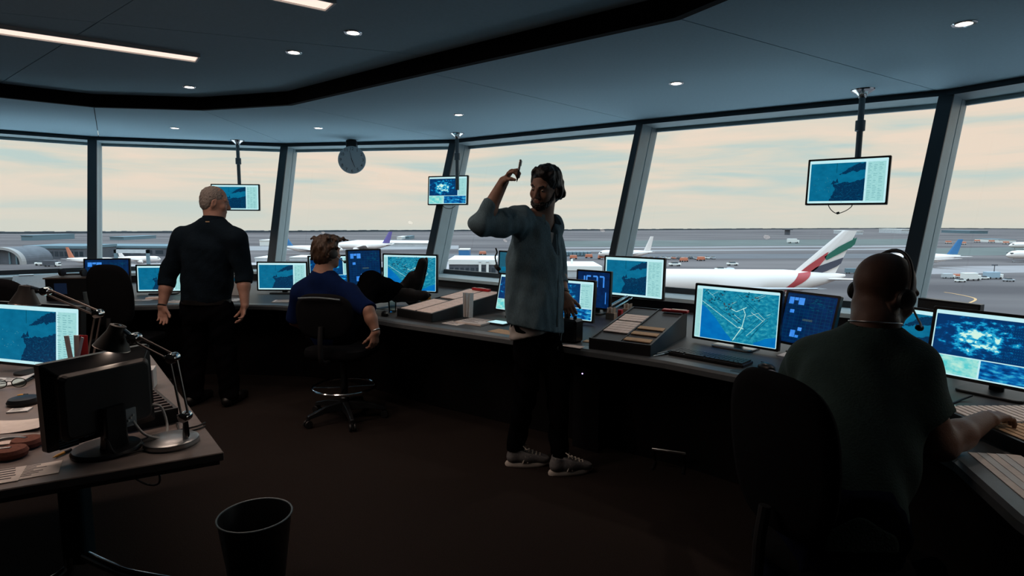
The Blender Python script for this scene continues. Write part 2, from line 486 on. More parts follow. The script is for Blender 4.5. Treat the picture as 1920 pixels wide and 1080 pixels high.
S_sea = scr_mat('screen_teal', [(0.3, (0.000, 0.12, 0.24)), (0.7, (0.002, 0.165, 0.31))], 9)
S_dark = scr_mat('screen_navy', [(0.30, (0.000, 0.014, 0.05)), (0.58, (0.000, 0.035, 0.10)), (0.74, (0.01, 0.16, 0.27))], 45, 8)
S_blue = scr_mat('screen_blue_water', [(0.3, (0.000, 0.12, 0.42)), (0.7, (0.0, 0.19, 0.52))], 6)
S_land = scr_mat('screen_land', [(0.32, (0.002, 0.13, 0.25)), (0.52, (0.006, 0.24, 0.38)), (0.72, (0.06, 0.40, 0.48))], 20, 8)
S_track = scr_mat('screen_dark_track', [(0.3, (0.0, 0.05, 0.10)), (0.7, (0.0, 0.08, 0.14))], 20)
S_glow = scr_mat('screen_bright_track', [(0.3, (0.35, 0.72, 0.72)), (0.7, (0.60, 0.85, 0.72))], 20)
S_brown = scr_mat('screen_dark_blots', [(0.3, (0.02, 0.04, 0.06)), (0.7, (0.05, 0.10, 0.13))], 40)
S_storm = scr_mat('screen_storm', [(0.46, (0.000, 0.032, 0.13)), (0.54, (0.0, 0.075, 0.26)), (0.565, (0.0, 0.25, 0.52)), (0.64, (0.03, 0.45, 0.68)), (0.665, (0.55, 0.88, 0.80)), (0.9, (0.80, 0.95, 0.72))], 11, 9, (0.36, 0.63, 0.50, 0.20))
S_cloud = scr_mat('screen_cloud', [(0.38, (0.000, 0.03, 0.15)), (0.5, (0.0, 0.12, 0.40)), (0.6, (0.02, 0.36, 0.62)), (0.75, (0.2, 0.66, 0.78))], 9, 7, stretch=(1, 1.8, 1))
S_palemap = scr_mat('screen_pale_map', [(0.4, (0.10, 0.60, 0.62)), (0.55, (0.35, 0.75, 0.68)), (0.7, (0.55, 0.85, 0.70))], 9, 6)
S_navy = scr_mat('screen_panel_navy', [(0.3, (0.000, 0.008, 0.05)), (0.7, (0.0, 0.022, 0.10))], 7)
S_key = scr_mat('screen_panel_key', [(0.3, (0.02, 0.20, 0.75)), (0.7, (0.08, 0.33, 0.9))], 5)
S_dim = scr_mat('screen_dim_teal', [(0.3, (0.01, 0.085, 0.14)), (0.7, (0.015, 0.11, 0.17))], 6)
SCR_MATS = [S_pale, S_white, S_line, S_sea, S_dark, S_blue, S_land, S_track, S_glow, S_brown, S_storm, S_cloud, S_palemap, S_navy, S_key, S_dim]
IX = {k: i for i, k in enumerate('pale white line sea dark blue land track glow brown storm cloud palemap navy key dim'.split())}
class Screen:
    def __init__(s, w, h):
        s.w, s.h, s.mb, s.lay = w, h, MB(), 0
    def P(s, u, v):
        return ((u - 0.5) * s.w, -0.0004 * s.lay, (v - 0.5) * s.h)
    def poly(s, pts, m):
        s.lay += 0.25
        s.mb.mi = IX[m]
        s.mb.put([s.P(*p) for p in pts], [tuple(range(len(pts)))], [[(p[0], p[1]) for p in pts]])
    def rect(s, u0, v0, u1, v1, m):
        s.poly([(u0, v0), (u1, v0), (u1, v1), (u0, v1)], m)
    def line(s, pts, t, m):
        s.lay += 0.25; s.mb.mi = IX[m]; a_ = s.h / s.w
        for p, q in zip(pts[:-1], pts[1:]):
            dx, dy = (q[0] - p[0]) / a_, q[1] - p[1]; L_ = math.hypot(dx, dy) or 1
            nx, ny = -dy / L_ * t * a_, dx / L_ * t
            k = [(p[0] - nx, p[1] - ny), (q[0] - nx, q[1] - ny), (q[0] + nx, q[1] + ny), (p[0] + nx, p[1] + ny)]
            s.mb.put([s.P(*x) for x in k], [(0, 1, 2, 3)], [k])
def draw(kind, w, h, seed=1):
    S = Screen(w, h); r = random.Random(seed)
    def text(u0, v0, u1, v1, rows, cols=1):
        for j in range(rows):
            for c in range(cols):
                a = u0 + (u1 - u0) * c / cols; b = u0 + (u1 - u0) * (c + 0.82) / cols
                y = v0 + (v1 - v0) * (j + 0.5) / rows
                if r.random() < 0.85: S.rect(a, y - 0.006, a + (b - a) * (0.4 + 0.6 * r.random()), y + 0.006, 'line')
    def rag(pts, m, amp=0.014, n=7):
        out = []
        for i, p in enumerate(pts):
            q = pts[(i + 1) % len(pts)]; flat_ = (abs(p[0] - q[0]) < 1e-6 and p[0] > 0.72) or (abs(p[1] - q[1]) < 1e-6 and p[1] < 0.06)
            for k in range(1 if flat_ else n):
                t_ = k / n; j = 0 if flat_ or k == 0 else amp
                out.append((min(max(p[0] + (q[0] - p[0]) * t_ + r.uniform(-j, j) * 0.7, 0.02), 0.73), min(max(p[1] + (q[1] - p[1]) * t_ + r.uniform(-j, j), 0.05), 0.93)))
        S.poly(out, m)
    if kind == 'radar':
        S.rect(0, 0, 1, 1, 'white')
        S.rect(0.02, 0.05, 0.73, 0.93, 'sea'); S.rect(0.755, 0.04, 0.975, 0.93, 'pale')
        rag([(0.29, 0.05), (0.73, 0.05), (0.73, 0.56), (0.62, 0.50), (0.55, 0.47), (0.48, 0.49), (0.42, 0.46), (0.36, 0.44), (0.30, 0.47), (0.34, 0.38), (0.36, 0.33)], 'dark')
        rag([(0.40, 0.66), (0.47, 0.74), (0.55, 0.83), (0.64, 0.90), (0.73, 0.92), (0.73, 0.76), (0.66, 0.74), (0.62, 0.70), (0.58, 0.74), (0.50, 0.68)], 'dark')
        S.poly([(0.30, 0.44), (0.33, 0.53), (0.36, 0.50), (0.38, 0.58), (0.40, 0.47)], 'dark')
        S.line([(0.365, 0.93), (0.365, 0.70)], 0.006, 'track')
        for k in range(20): 
            a, b = r.uniform(0.36, 0.72), r.uniform(0.06, 0.45); S.line([(a, b), (a + r.uniform(-.09, .09), b + r.uniform(-.09, .09))], 0.0016, 'sea')
        for k in range(14):
            a, b = r.uniform(0.05, 0.3), r.uniform(0.25, 0.6); S.rect(a, b, a + 0.006, b + 0.006, 'line')
        text(0.765, 0.06, 0.965, 0.9, 22, 3)
    elif kind == 'map':
        S.rect(0, 0, 1, 1, 'white'); S.rect(0.005, 0.02, 0.065, 0.94, 'pale')
        S.rect(0.075, 0.01, 0.99, 0.95, 'land')
        S.poly([(0.075, 0.01), (0.48, 0.01), (0.46, 0.08), (0.40, 0.16), (0.34, 0.27), (0.27, 0.40), (0.20, 0.50), (0.13, 0.60), (0.075, 0.64)], 'blue')
        S.poly([(0.74, 0.01), (0.99, 0.01), (0.99, 0.20), (0.88, 0.16), (0.80, 0.09), (0.74, 0.05)], 'blue')
        for cx, cy, q in ((0.40, 0.70, 0.06), (0.28, 0.78, 0.05), (0.13, 0.90, 0.04), (0.31, 0.90, 0.04), (0.63, 0.90, 0.05), (0.72, 0.82, 0.05), (0.50, 0.45, 0.08), (0.20, 0.72, 0.04), (0.42, 0.62, 0.04)):
            for k in range(9):
                a, b = cx + r.uniform(-q, q), cy + r.uniform(-q, q) * 1.3; w_ = r.uniform(.008, .022)
                S.rect(a, b, min(a + w_, 0.985), min(b + w_ * 1.3, 0.945), r.choice(['brown', 'track', 'track']))
        S.line([(0.08, 0.72), (0.56, 0.28)], 0.004, 'glow'); S.line([(0.10, 0.78), (0.60, 0.36)], 0.004, 'track')
        S.line([(0.50, 0.04), (0.60, 0.30), (0.63, 0.55), (0.60, 0.66)], 0.007, 'glow')
        S.line([(0.46, 0.62), (0.52, 0.58), (0.57, 0.62), (0.64, 0.68)], 0.006, 'glow'); S.line([(0.56, 0.30), (0.62, 0.28)], 0.010, 'glow')
        S.line([(0.58, 0.44), (0.50, 0.52)], 0.004, 'glow')
        for k in range(26):
            a, b = r.uniform(.14, .9), r.uniform(.45, .92); q = r.choice([0.7, -0.9, 0.7]); l_ = r.uniform(.03, .10); S.line([(a, b), (min(a + l_, .98), min(max(b + l_ * q * 1.3, .3), .94))], 0.002, r.choice(['track', 'track', 'glow', 'line']))
        for k in range(9): S.line([(0.52 + 0.035 * k, 0.90 - 0.050 * k), (0.46 + 0.035 * k, 0.78 - 0.055 * k)], 0.002, 'track')
        S.line([(0.52, 0.90), (0.86, 0.50), (0.70, 0.10)], 0.004, 'track'); S.line([(0.56, 0.90), (0.90, 0.50)], 0.003, 'track')
        S.line([(0.86, 0.50), (0.66, 0.16)], 0.003, 'glow'); S.line([(0.90, 0.50), (0.68, 0.10)], 0.003, 'track')
        S.line([(0.70, 0.60), (0.84, 0.47)], 0.004, 'glow'); S.line([(0.66, 0.52), (0.78, 0.60), (0.86, 0.5)], 0.003, 'glow')
        S.line([(0.53, 0.06), (0.64, 0.26), (0.80, 0.50)], 0.003, 'track')
    elif kind == 'storm':
        S.rect(0, 0, 1, 1, 'white'); S.rect(0.01, 0.31, 0.765, 0.94, 'storm')
        S.rect(0.01, 0.02, 0.395, 0.295, 'palemap'); S.rect(0.41, 0.02, 0.985, 0.295, 'cloud'); S.rect(0.785, 0.32, 0.985, 0.94, 'pale')
        for i in range(14):
            for j in range(13):
                a, b = 0.50 + 0.26 * i / 14, 0.34 + 0.57 * j / 13
                if (a - .36) ** 2 + (b - .62) ** 2 > .06: S.rect(a, b, a + 0.006, b + 0.008, 'sea')
        text(0.795, 0.34, 0.975, 0.92, 10, 2)
    elif kind == 'panel':
        S.rect(0, 0, 1, 1, 'navy')
        for i in range(11): S.line([(0.05 + 0.09 * i, 0.04), (0.05 + 0.09 * i, 0.96)], 0.0022, 'track')
        for j in range(15): S.line([(0.03, 0.04 + 0.066 * j), (0.97, 0.04 + 0.066 * j)], 0.0022, 'track')
        for a, b, c, d in ((0.06, 0.78, 0.16, 0.92), (0.17, 0.86, 0.25, 0.92), (0.26, 0.78, 0.38, 0.92), (0.12, 0.60, 0.21, 0.67), (0.22, 0.12, 0.32, 0.26), (0.33, 0.12, 0.40, 0.17), (0.36, 0.26, 0.44, 0.33)): S.rect(a, b, c, d, 'key')
        for k in range(18):
            a, b = r.uniform(.5, .9), r.uniform(.68, .92); S.rect(a, b, a + .05, b + .014, 'track')
        S.rect(0.42, 0.47, 0.62, 0.51, 'brown')
    elif kind == 'clock':
        S.rect(0, 0, 1, 1, 'navy')
        segs = {'1': 'bc', '6': 'afgedc', '3': 'abgcd', '7': 'abc'}
        def digit(ch, x, y, w_, h_):
            q = dict(a=((0, 1), (1, 1)), b=((1, 1), (1, .5)), c=((1, .5), (1, 0)), d=((0, 0), (1, 0)), e=((0, .5), (0, 0)), f=((0, 1), (0, .5)), g=((0, .5), (1, .5)))
            for k in segs[ch]:
                (a, b), (c, d) = q[k]; S.line([(x + a * w_, y + b * h_), (x + c * w_, y + d * h_)], 0.022, 'key')
        for k, ch in enumerate('1637'): digit(ch, 0.08 + 0.205 * k, 0.58, 0.13, 0.30)
        S.line([(0.9, 0.45), (0.9, 0.12)], 0.012, 'key')
    elif kind == 'dim':
        S.rect(0, 0, 1, 1, 'dim'); S.rect(0.06, 0.1, 0.3, 0.3, 'sea')
    return S
M_bezel = mat('black_plastic', (0.008, 0.009, 0.011), 0.35, spec=0.4)
M_plast = mat('dark_plastic', (0.012, 0.013, 0.015), 0.5)
M_steel = mat('brushed_steel', (0.45, 0.47, 0.48), 0.32, 0.9)
M_cable = mat('black_cable', (0.01, 0.01, 0.011), 0.5)
MON_N = [0]
def monitor(label, c, dirv, w, h, kind, tilt=0.0, stand='foot', group=None, base=None, seed=1, name='monitor', silver=False, rollz=0.0, b=0.014):
    """c = middle of the picture, dirv = its left-to-right direction in plan; tilt > 0 leans back"""
    a = math.atan2(dirv[1], dirv[0])
    c = Vector(c)
    bz = base if base is not None else DZ
    root = (c.x, c.y, bz) if stand in ('foot', 'low') else (c.x, c.y, c.z)
    t = thing(name, label, 'monitor', root, a, group)
    zc = c.z - root[2]
    RT = Matrix.Translation((0, 0, zc)) @ Matrix.Rotation(-tilt, 4, 'X') @ Matrix.Rotation(rollz, 4, 'Y')
    mb = MB(RT)
    # housing: rounded front frame and a stepped back
    fr = rrect(w, h, 0.006, 3)
    iw, ih = w - 2 * b, h - 2 * b
    inn = [(x * iw / w, z * ih / h) for x, z in fr]
    rings = [[Vector((x, 0.004, z)) for x, z in inn], [Vector((x * 0.999, -0.0015, z * 0.999)) for x, z in inn], [Vector((x * 0.997, -0.002, z * 0.995)) for x, z in fr], [Vector((x, 0.0, z)) for x, z in fr], [Vector((x, 0.026, z)) for x, z in fr],
             [Vector((x * 0.93, 0.034, z * 0.9)) for x, z in fr], [Vector((x * 0.80, 0.05, z * 0.72)) for x, z in fr], [Vector((x * 0.74, 0.056, z * 0.66)) for x, z in fr]]
    mb.loft(rings, cap=True)
    mb.build('housing', [M_bezel], t)
    S = draw(kind, iw - 0.001, ih - 0.001, seed)
    S.mb.M = RT
    S.mb.v = [RT @ p for p in S.mb.v]
    S.mb.build('screen', SCR_MATS, t)
    if stand in ('foot', 'low'):
        nk = MB()
        nk.box((0, 0.07, (zc) / 2 + 0.005), (0.055, 0.022, max(zc, 0.05)))
        nk.box((0, 0.055, zc), (0.09, 0.03, 0.09))
        nk.build('neck', [M_plast], t, bevel=0.004)
        ft = MB().prism([(x, y + 0.03) for x, y in rrect(0.25 if w > 0.45 else 0.2, 0.17, 0.03, 5)], 0.0005, 0.013)
        ft.build('foot', [M_steel if silver else M_plast], t, bevel=0.003)
        MB().lathe([(0.0022, -0.0004), (0.0022, -0.001)], 8, R=None).build('power_light', [S_key], t, loc=(iw / 2 - 0.02, -0.003, zc - h / 2 + b * 0.5)) if silver else None
    return t
def from_px(cx, cy, d):
    """point on the ray through a pixel at distance d along the view axis"""
    return CAM + ray(cx, cy) * d
def pole_monitor(label, mount, c, dirv, w, h, kind, seed):
    t = monitor(label, c, dirv, w, h, kind, 0.06, 'none', 'screens hanging from the ceiling', seed=seed, name='hanging_monitor')
    inv = Matrix.Rotation(-t.rotation_euler.z, 4, 'Z') @ Matrix.Translation(-Vector(t.location))
    a = inv @ Vector(mount)
    top = a.z; low = 0.0
    MB().lathe([(0.082, top), (0.08, top - 0.008), (0.045, top - 0.030), (0.028, top - 0.05), (0.026, top - 0.06)], 28, (a.x, a.y, 0)).build('ceiling_flange', [M_chrome], t)
    MB().tube([(a.x, a.y, top - 0.05), (a.x, a.y, low)], 0.0215, 16).build('pole', [M_polegrey], t)
    MB().lathe([(0.022, top - 0.22), (0.034, top - 0.225), (0.034, top - 0.30), (0.022, top - 0.305)], 20, (a.x, a.y, 0)).build('collar', [M_polegrey], t)
    MB().box((a.x * 0.5, max(a.y, 0.07) / 2 + 0.045, 0), (max(0.08, abs(a.x) + 0.05), max(a.y, 0.07) - 0.05, 0.10)).build('bracket', [M_polegrey], t, bevel=0.004)
    return t
M_polegrey = mat('pole_paint', (0.11, 0.15, 0.17), 0.4, 0.2)
tR = pole_monitor('hanging screen with a radar map in front of the large window over the tail fin', onz(1618, 168, CE), from_px(1587, 340, 4.40), (0.40, -0.35), 0.55, 0.352, 'radar', 1)
sp = [from_px(1550, 382, 4.42), from_px(1556, 393, 4.40), from_px(1567, 400, 4.38), from_px(1582, 396, 4.37), from_px(1594, 388, 4.37), from_px(1597, 381, 4.38)]
def local_pts(t, pts):
    inv = Matrix.Rotation(-t.rotation_euler.z, 4, 'Z') @ Matrix.Translation(-Vector(t.location))
    return [inv @ Vector(p) for p in pts]
def offpts(pts, dv): return [Vector(p) + Vector(dv) for p in pts]
cb = MB(); lp = offpts(local_pts(tR, sp), (0, 0.03, 0)); cb.tube(spline(lp, 5), 0.0032, 6); cb.tube([lp[2], lp[2].lerp(lp[3], 0.3)], 0.009, 8); cb.build('cable_loop', [M_cable], tR)
pole_monitor('hanging screen partly behind the head of the grey-haired man', onz(445, 263, CE), from_px(441, 370, 7.42), (0.985, 0.02), 0.61, 0.335, 'radar', 2)
tM = pole_monitor('hanging screen with a bright weather picture, left of the raised arm', onz(857, 250, CE), from_px(839, 357, 6.95), (0.50, -0.24), 0.55, 0.345, 'storm', 3)
cb = MB(); lp = offpts(local_pts(tM, [from_px(826, 384, 6.98), from_px(833, 390, 6.95), from_px(843, 391, 6.93), from_px(851, 386, 6.95)]), (0, 0.03, 0)); cb.tube(spline(lp, 5), 0.0035, 6); cb.build('cable_loop', [M_cable], tM)
# ---------------------------------------------------------------- desk monitors
t4 = monitor('raised radar screen on a chrome arm right of the man with the raised arm', from_px(1187, 520, 5.02), (0.77, -0.62), 0.57, 0.355, 'radar', 0.03, 'none', seed=4)
def zlocal(t, z): return z - t.location.z
arm = MB(); lo = local_pts(t4, [onz(1128, 598, DZ), onz(1135, 596, DZ)])
zb = zlocal(t4, DZ)
A0 = Vector((-0.05, 0.02, zb + 0.0)); A1 = Vector((-0.14, -0.30, zb + 0.03)); A2 = Vector((-0.02, 0.06, -0.1))
MB().tube([(-0.13, -0.24, zb + 0.03), (-0.02, 0.075, -0.14)], 0.013, 12).build('spring_arm', [M_chrome], t4)
MB().tube([(-0.06, -0.27, zb + 0.025), (0.02, 0.075, -0.15)], 0.008, 10).build('tie_rod', [M_chrome], t4)
MB().lathe([(0.05, zb + 0.001), (0.05, zb + 0.012), (0.022, zb + 0.018), (0.02, zb + 0.05)], 20, (-0.12, -0.25, 0)).build('arm_base', [M_plast], t4)
MB().tube([(0, 0.075, -0.16), (0, 0.075, 0.0)], 0.016, 12).build('joint', [M_chrome], t4)
monitor('weather screen half hidden behind the hip of the man with the raised arm', from_px(1060, 561, 4.45), (0.80, -0.60), 0.50, 0.315, 'storm', 0.08, 'foot', seed=5)
monitor('dark screen with blue digits behind the weather screen at the hip', from_px(1112, 543, 4.86), (0.78, -0.62), 0.33, 0.32, 'clock', 0.04, 'foot', seed=6, name='digit_display')
monitor('big airport map screen on a silver foot between the strip tray and the bald man', from_px(1378, 592, 3.57), (0.70, -0.715), 0.545, 0.357, 'map', 0.05, 'foot', seed=7, silver=True)
monitor('tilted dark blue touch panel between the map screen and the bald man', from_px(1513, 600, 3.42), (0.50, -0.86), 0.335, 0.325, 'panel', 0.26, 'low', seed=8, name='touch_panel')
monitor('radar screen in front of the face of the bald man', from_px(1704, 629, 3.20), (0.42, -0.91), 0.51, 0.315, 'radar', 0.16, 'foot', seed=9)
monitor('weather screen cut off by the right edge, above the last strip tray', from_px(1866, 655, 2.63), (0.56, -0.83), 0.52, 0.33, 'storm', 0.16, 'foot', seed=10)
monitor('radar screen on the desk between the grey-haired man and the seated man', from_px(529, 518, 6.0), (0.99, 0.02), 0.515, 0.30, 'radar', 0.05, 'foot', seed=11)
monitor('radar screen on the desk half hidden by the left arm of the grey-haired man', from_px(304, 522, 5.88), (0.985, 0.17), 0.48, 0.28, 'radar', 0.04, 'foot', seed=12)
monitor('navy screen behind the empty chair under the leftmost window post', from_px(201, 516, 5.75), (0.96, 0.26), 0.40, 0.33, 'panel', 0.12, 'foot', seed=13)
monitor('airport map screen behind the crossed boots', from_px(768, 512, 5.5), (0.97, -0.24), 0.555, 0.36, 'map', 0.05, 'foot', seed=14)
monitor('dark blue touch panel left of the map screen behind the boots', from_px(684, 502, 5.35), (0.80, 0.60), 0.33, 0.34, 'panel', 0.08, 'foot', seed=15, name='touch_panel')
monitor('weather screen just right of the head of the seated man in navy', from_px(622, 506, 5.75), (0.86, 0.50), 0.44, 0.29, 'storm', 0.10, 'foot', seed=16)
monitor('leaning weather screen left of the waist of the man with the raised arm', from_px(975, 551, 4.62), (0.76, -0.65), 0.48, 0.31, 'storm', 0.24, 'foot', seed=17)
monitor('dim teal screen behind the back of the man with the raised arm', from_px(970, 494, 5.35), (0.76, -0.65), 0.46, 0.22, 'dim', 0.05, 'foot', seed=18)
# ================================================================ PEOPLE: smooth blended bodies on a grid
class Vol:
    def __init__(s, lo, hi, h, fine=()):
        s.ax = []
        for k in range(3):
            iv = [(f[0][k], f[1][k], f[2]) for f in fine]
            c = lo[k]; out = []
            while c < hi[k]:
                out.append(c); st = h
                for a, b, hf in iv:
                    if a - h < c < b: st = min(st, hf)
                c += st
            out.append(c); s.ax.append(np.array(out, np.float32))
        s.F = np.full([len(a) for a in s.ax], 1.0, np.float32)
    def reg(s, lo, hi):
        sl = []
        for k in range(3):
            i = max(int(np.searchsorted(s.ax[k], lo[k])) - 1, 0); j = min(int(np.searchsorted(s.ax[k], hi[k])) + 1, len(s.ax[k]))
            if j - i < 1: return None
            sl.append(slice(i, j))
        return tuple(sl)
    def xyz(s, sl):
        return s.ax[0][sl[0]][:, None, None], s.ax[1][sl[1]][None, :, None], s.ax[2][sl[2]][None, None, :]
    def comb(s, sl, d, k, sub):
        a = s.F[sl]
        if sub:
            h = np.clip(0.5 - 0.5 * (a + d) / k, 0, 1); s.F[sl] = a * (1 - h) - d * h + k * h * (1 - h)
        else:
            h = np.clip(0.5 + 0.5 * (a - d) / k, 0, 1); s.F[sl] = a * (1 - h) + d * h - k * h * (1 - h)
    def cap(s, a, b, ra, rb, k=0.02, sub=False, clip=None):
        a, b = np.array(a, float), np.array(b, float); R = max(ra, rb) + k + 0.012
        sl = s.reg(np.minimum(a, b) - R, np.maximum(a, b) + R)
        if sl is None: return
        X, Y, Z = s.xyz(sl); v = b - a; L = max(float(v @ v), 1e-9)
        t = np.clip(((X - a[0]) * v[0] + (Y - a[1]) * v[1] + (Z - a[2]) * v[2]) / L, 0, 1)
        d = np.sqrt((X - a[0] - t * v[0]) ** 2 + (Y - a[1] - t * v[1]) ** 2 + (Z - a[2] - t * v[2]) ** 2) - (ra + (rb - ra) * t)
        if clip is not None:
            p, n = np.array(clip[0]), np.array(clip[1]); d = np.maximum(d, (X - p[0]) * n[0] + (Y - p[1]) * n[1] + (Z - p[2]) * n[2])
        s.comb(sl, d, k, sub)
    def chain(s, pts, rs, k=0.02, **kw):
        for i in range(len(pts) - 1): s.cap(pts[i], pts[i + 1], rs[i], rs[i + 1], k, **kw)
    def ell(s, c, r, A=None, k=0.02, sub=False):
        """ellipsoid: radii r along the columns of A"""
        c = np.array(c, float); r = np.array(r, float); A = np.eye(3) if A is None else np.array(A, float)
        R = np.sqrt(((A * r[None, :]) ** 2).sum(1)) + k + 0.012
        sl = s.reg(c - R, c + R)
        if sl is None: return
        X, Y, Z = s.xyz(sl); q = 0
        for j in range(3):
            q = q + (((X - c[0]) * A[0, j] + (Y - c[1]) * A[1, j] + (Z - c[2]) * A[2, j]) / r[j]) ** 2
        s.comb(sl, (np.sqrt(q) - 1) * float(r.min()), k, sub)
    def ecap(s, a, b, wa, wb, side, k=0.03, clip=None):
        """capsule with an oval section: wa, wb = (half width along side, half depth)"""
        a, b = np.array(a, float), np.array(b, float); v = b - a; L = np.linalg.norm(v); v /= L
        u = np.array(side, float); u -= v * (u @ v); u /= np.linalg.norm(u); w = np.cross(v, u)
        R = max(*wa, *wb) + k + 0.012
        sl = s.reg(np.minimum(a, b) - R, np.maximum(a, b) + R)
        if sl is None: return
        X, Y, Z = s.xyz(sl); dx, dy, dz = X - a[0], Y - a[1], Z - a[2]
        t = dx * v[0] + dy * v[1] + dz * v[2]; tc = np.clip(t / L, 0, 1); ex = t - tc * L
        p = dx * u[0] + dy * u[1] + dz * u[2]; q = dx * w[0] + dy * w[1] + dz * w[2]
        W1 = wa[0] + (wb[0] - wa[0]) * tc; D1 = wa[1] + (wb[1] - wa[1]) * tc; m = np.minimum(W1, D1)
        d = (np.sqrt((p / W1) ** 2 + (q / D1) ** 2 + (ex / m) ** 2) - 1) * m
        if clip is not None:
            P, n = np.array(clip[0]), np.array(clip[1]); d = np.maximum(d, (X - P[0]) * n[0] + (Y - P[1]) * n[1] + (Z - P[2]) * n[2])
        s.comb(sl, d, k, False)
    def plane(s, p, n, lo=None, hi=None):
        """cut away everything on the n side of the plane (inside a box if given)"""
        sl = s.reg(lo, hi) if lo is not None else (slice(None),) * 3
        X, Y, Z = s.xyz(sl)
        s.F[sl] = np.maximum(s.F[sl], (X - p[0]) * n[0] + (Y - p[1]) * n[1] + (Z - p[2]) * n[2])
    def ripple(s, amp, wl, seed=0, n=7, stretch=(1, 1, 1)):
        r = np.random.RandomState(seed); X, Y, Z = s.xyz((slice(None),) * 3); o = 0
        for i in range(n):
            v = r.randn(3) * np.array(stretch); v /= np.linalg.norm(v); w = 2 * math.pi / (wl * (0.6 + 0.9 * r.rand()))
            o = o + np.sin((X * v[0] + Y * v[1] + Z * v[2]) * w + r.rand() * 6.28)
        s.F += (amp / math.sqrt(n)) * o.astype(np.float32)
    def mesh(s):
        F = s.F; F[0] = F[-1] = 1; F[:, 0] = F[:, -1] = 1; F[:, :, 0] = F[:, :, -1] = 1
        ins = F < 0; nx, ny, nz = F.shape
        cnt = np.zeros((nx - 1, ny - 1, nz - 1), np.int8)
        for i in (0, 1):
            for j in (0, 1):
                for k in (0, 1): cnt += ins[i:nx - 1 + i, j:ny - 1 + j, k:nz - 1 + k]
        act = (cnt > 0) & (cnt < 8)
        I, J, K = np.nonzero(act); n = len(I)
        idx = np.full(act.shape, -1, np.int32); idx[I, J, K] = np.arange(n)
        P = np.zeros((n, 3)); C = np.zeros(n); off = [(i, j, k) for i in (0, 1) for j in (0, 1) for k in (0, 1)]
        ax = s.ax
        for a in off:
            for d in range(3):
                if a[d]: continue
                b = list(a); b[d] = 1
                fa = F[I + a[0], J + a[1], K + a[2]]; fb = F[I + b[0], J + b[1], K + b[2]]
                m = (fa < 0) != (fb < 0)
                t = np.where(m, fa / np.where(m, fa - fb, 1), 0)
                pa = np.stack([ax[0][I + a[0]], ax[1][J + a[1]], ax[2][K + a[2]]], 1); pb = np.stack([ax[0][I + b[0]], ax[1][J + b[1]], ax[2][K + b[2]]], 1)
                P += np.where(m[:, None], pa + (pb - pa) * t[:, None], 0); C += m
        P /= C[:, None]
        Q = []
        for d in range(3):
            sa = [slice(None)] * 3; sb = [slice(None)] * 3; sa[d] = slice(0, -1); sb[d] = slice(1, None)
            A, B = ins[tuple(sa)], ins[tuple(sb)]
            e1, e2 = (d + 1) % 3, (d + 2) % 3
            i = np.array(np.nonzero(A != B)); ok = (i[e1] > 0) & (i[e2] > 0)
            i = i[:, ok]; fl = A[tuple(i)]
            def cell(o1, o2):
                j = i.copy(); j[e1] -= o1; j[e2] -= o2
                return idx[tuple(j)]
            q = np.stack([cell(0, 0), cell(1, 0), cell(1, 1), cell(0, 1)], 1)
            q[~fl] = q[~fl][:, ::-1]; Q.append(q)
        Q = np.concatenate(Q); Q = Q[(Q >= 0).all(1)]
        return P, Q
    def build(s, name, mats, parent, matfn=None, smooth=1):
        P, Q = s.mesh()
        for _ in range(smooth):                      # light smoothing along the mesh edges
            S = np.zeros_like(P); c = np.zeros(len(P))
            for a, b in ((0, 1), (1, 2), (2, 3), (3, 0)):
                for x, y in ((a, b), (b, a)):
                    for j in range(3): S[:, j] += np.bincount(Q[:, x], P[Q[:, y], j], len(P))
                    c += np.bincount(Q[:, x], minlength=len(P))
            P = P * 0.5 + 0.5 * S / np.maximum(c, 1)[:, None]
        org = np.array(parent.matrix_world.translation) if False else np.array(ORG[0])
        me = bpy.data.meshes.new(name)
        me.vertices.add(len(P)); me.vertices.foreach_set('co', (P - org).astype(np.float32).ravel())
        me.loops.add(len(Q) * 4); me.loops.foreach_set('vertex_index', Q.astype(np.int32).ravel())
        me.polygons.add(len(Q)); me.polygons.foreach_set('loop_start', np.arange(0, len(Q) * 4, 4, dtype=np.int32))
        me.polygons.foreach_set('use_smooth', np.ones(len(Q), bool))
        for m in (mats if isinstance(mats, (list, tuple)) else [mats]): me.materials.append(m)
        if matfn is not None:
            me.polygons.foreach_set('material_index', matfn(P[Q].mean(1)).astype(np.int32))
        me.update(calc_edges=True); me.validate()
        o = bpy.data.objects.new(name, me); COL.objects.link(o)
        if parent: o.parent = parent
        return o
ORG = [(0, 0, 0)]
def nrm(v): v = np.array(v, float); return v / np.linalg.norm(v)
def V(*a): return np.array(a, float)
def A3(px, py, Y): return np.array(at(px, py, Y))
class Frame:
    """head or foot frame: f forward, u up, r to the figure's right"""
    def __init__(s, c, f, u):
        s.c = np.array(c, float); s.f = nrm(f); u = np.array(u, float); s.u = nrm(u - s.f * (u @ s.f)); s.r = np.cross(s.f, s.u)
        s.A = np.stack([s.r, s.f, s.u], 1)
    def __call__(s, r, f, u): return s.c + s.r * r + s.f * f + s.u * u
    def tilt(s, deg):
        a = math.radians(deg); A = s.A.copy()
        return np.stack([s.r, s.f * math.cos(a) + s.u * math.sin(a), s.u * math.cos(a) - s.f * math.sin(a)], 1)
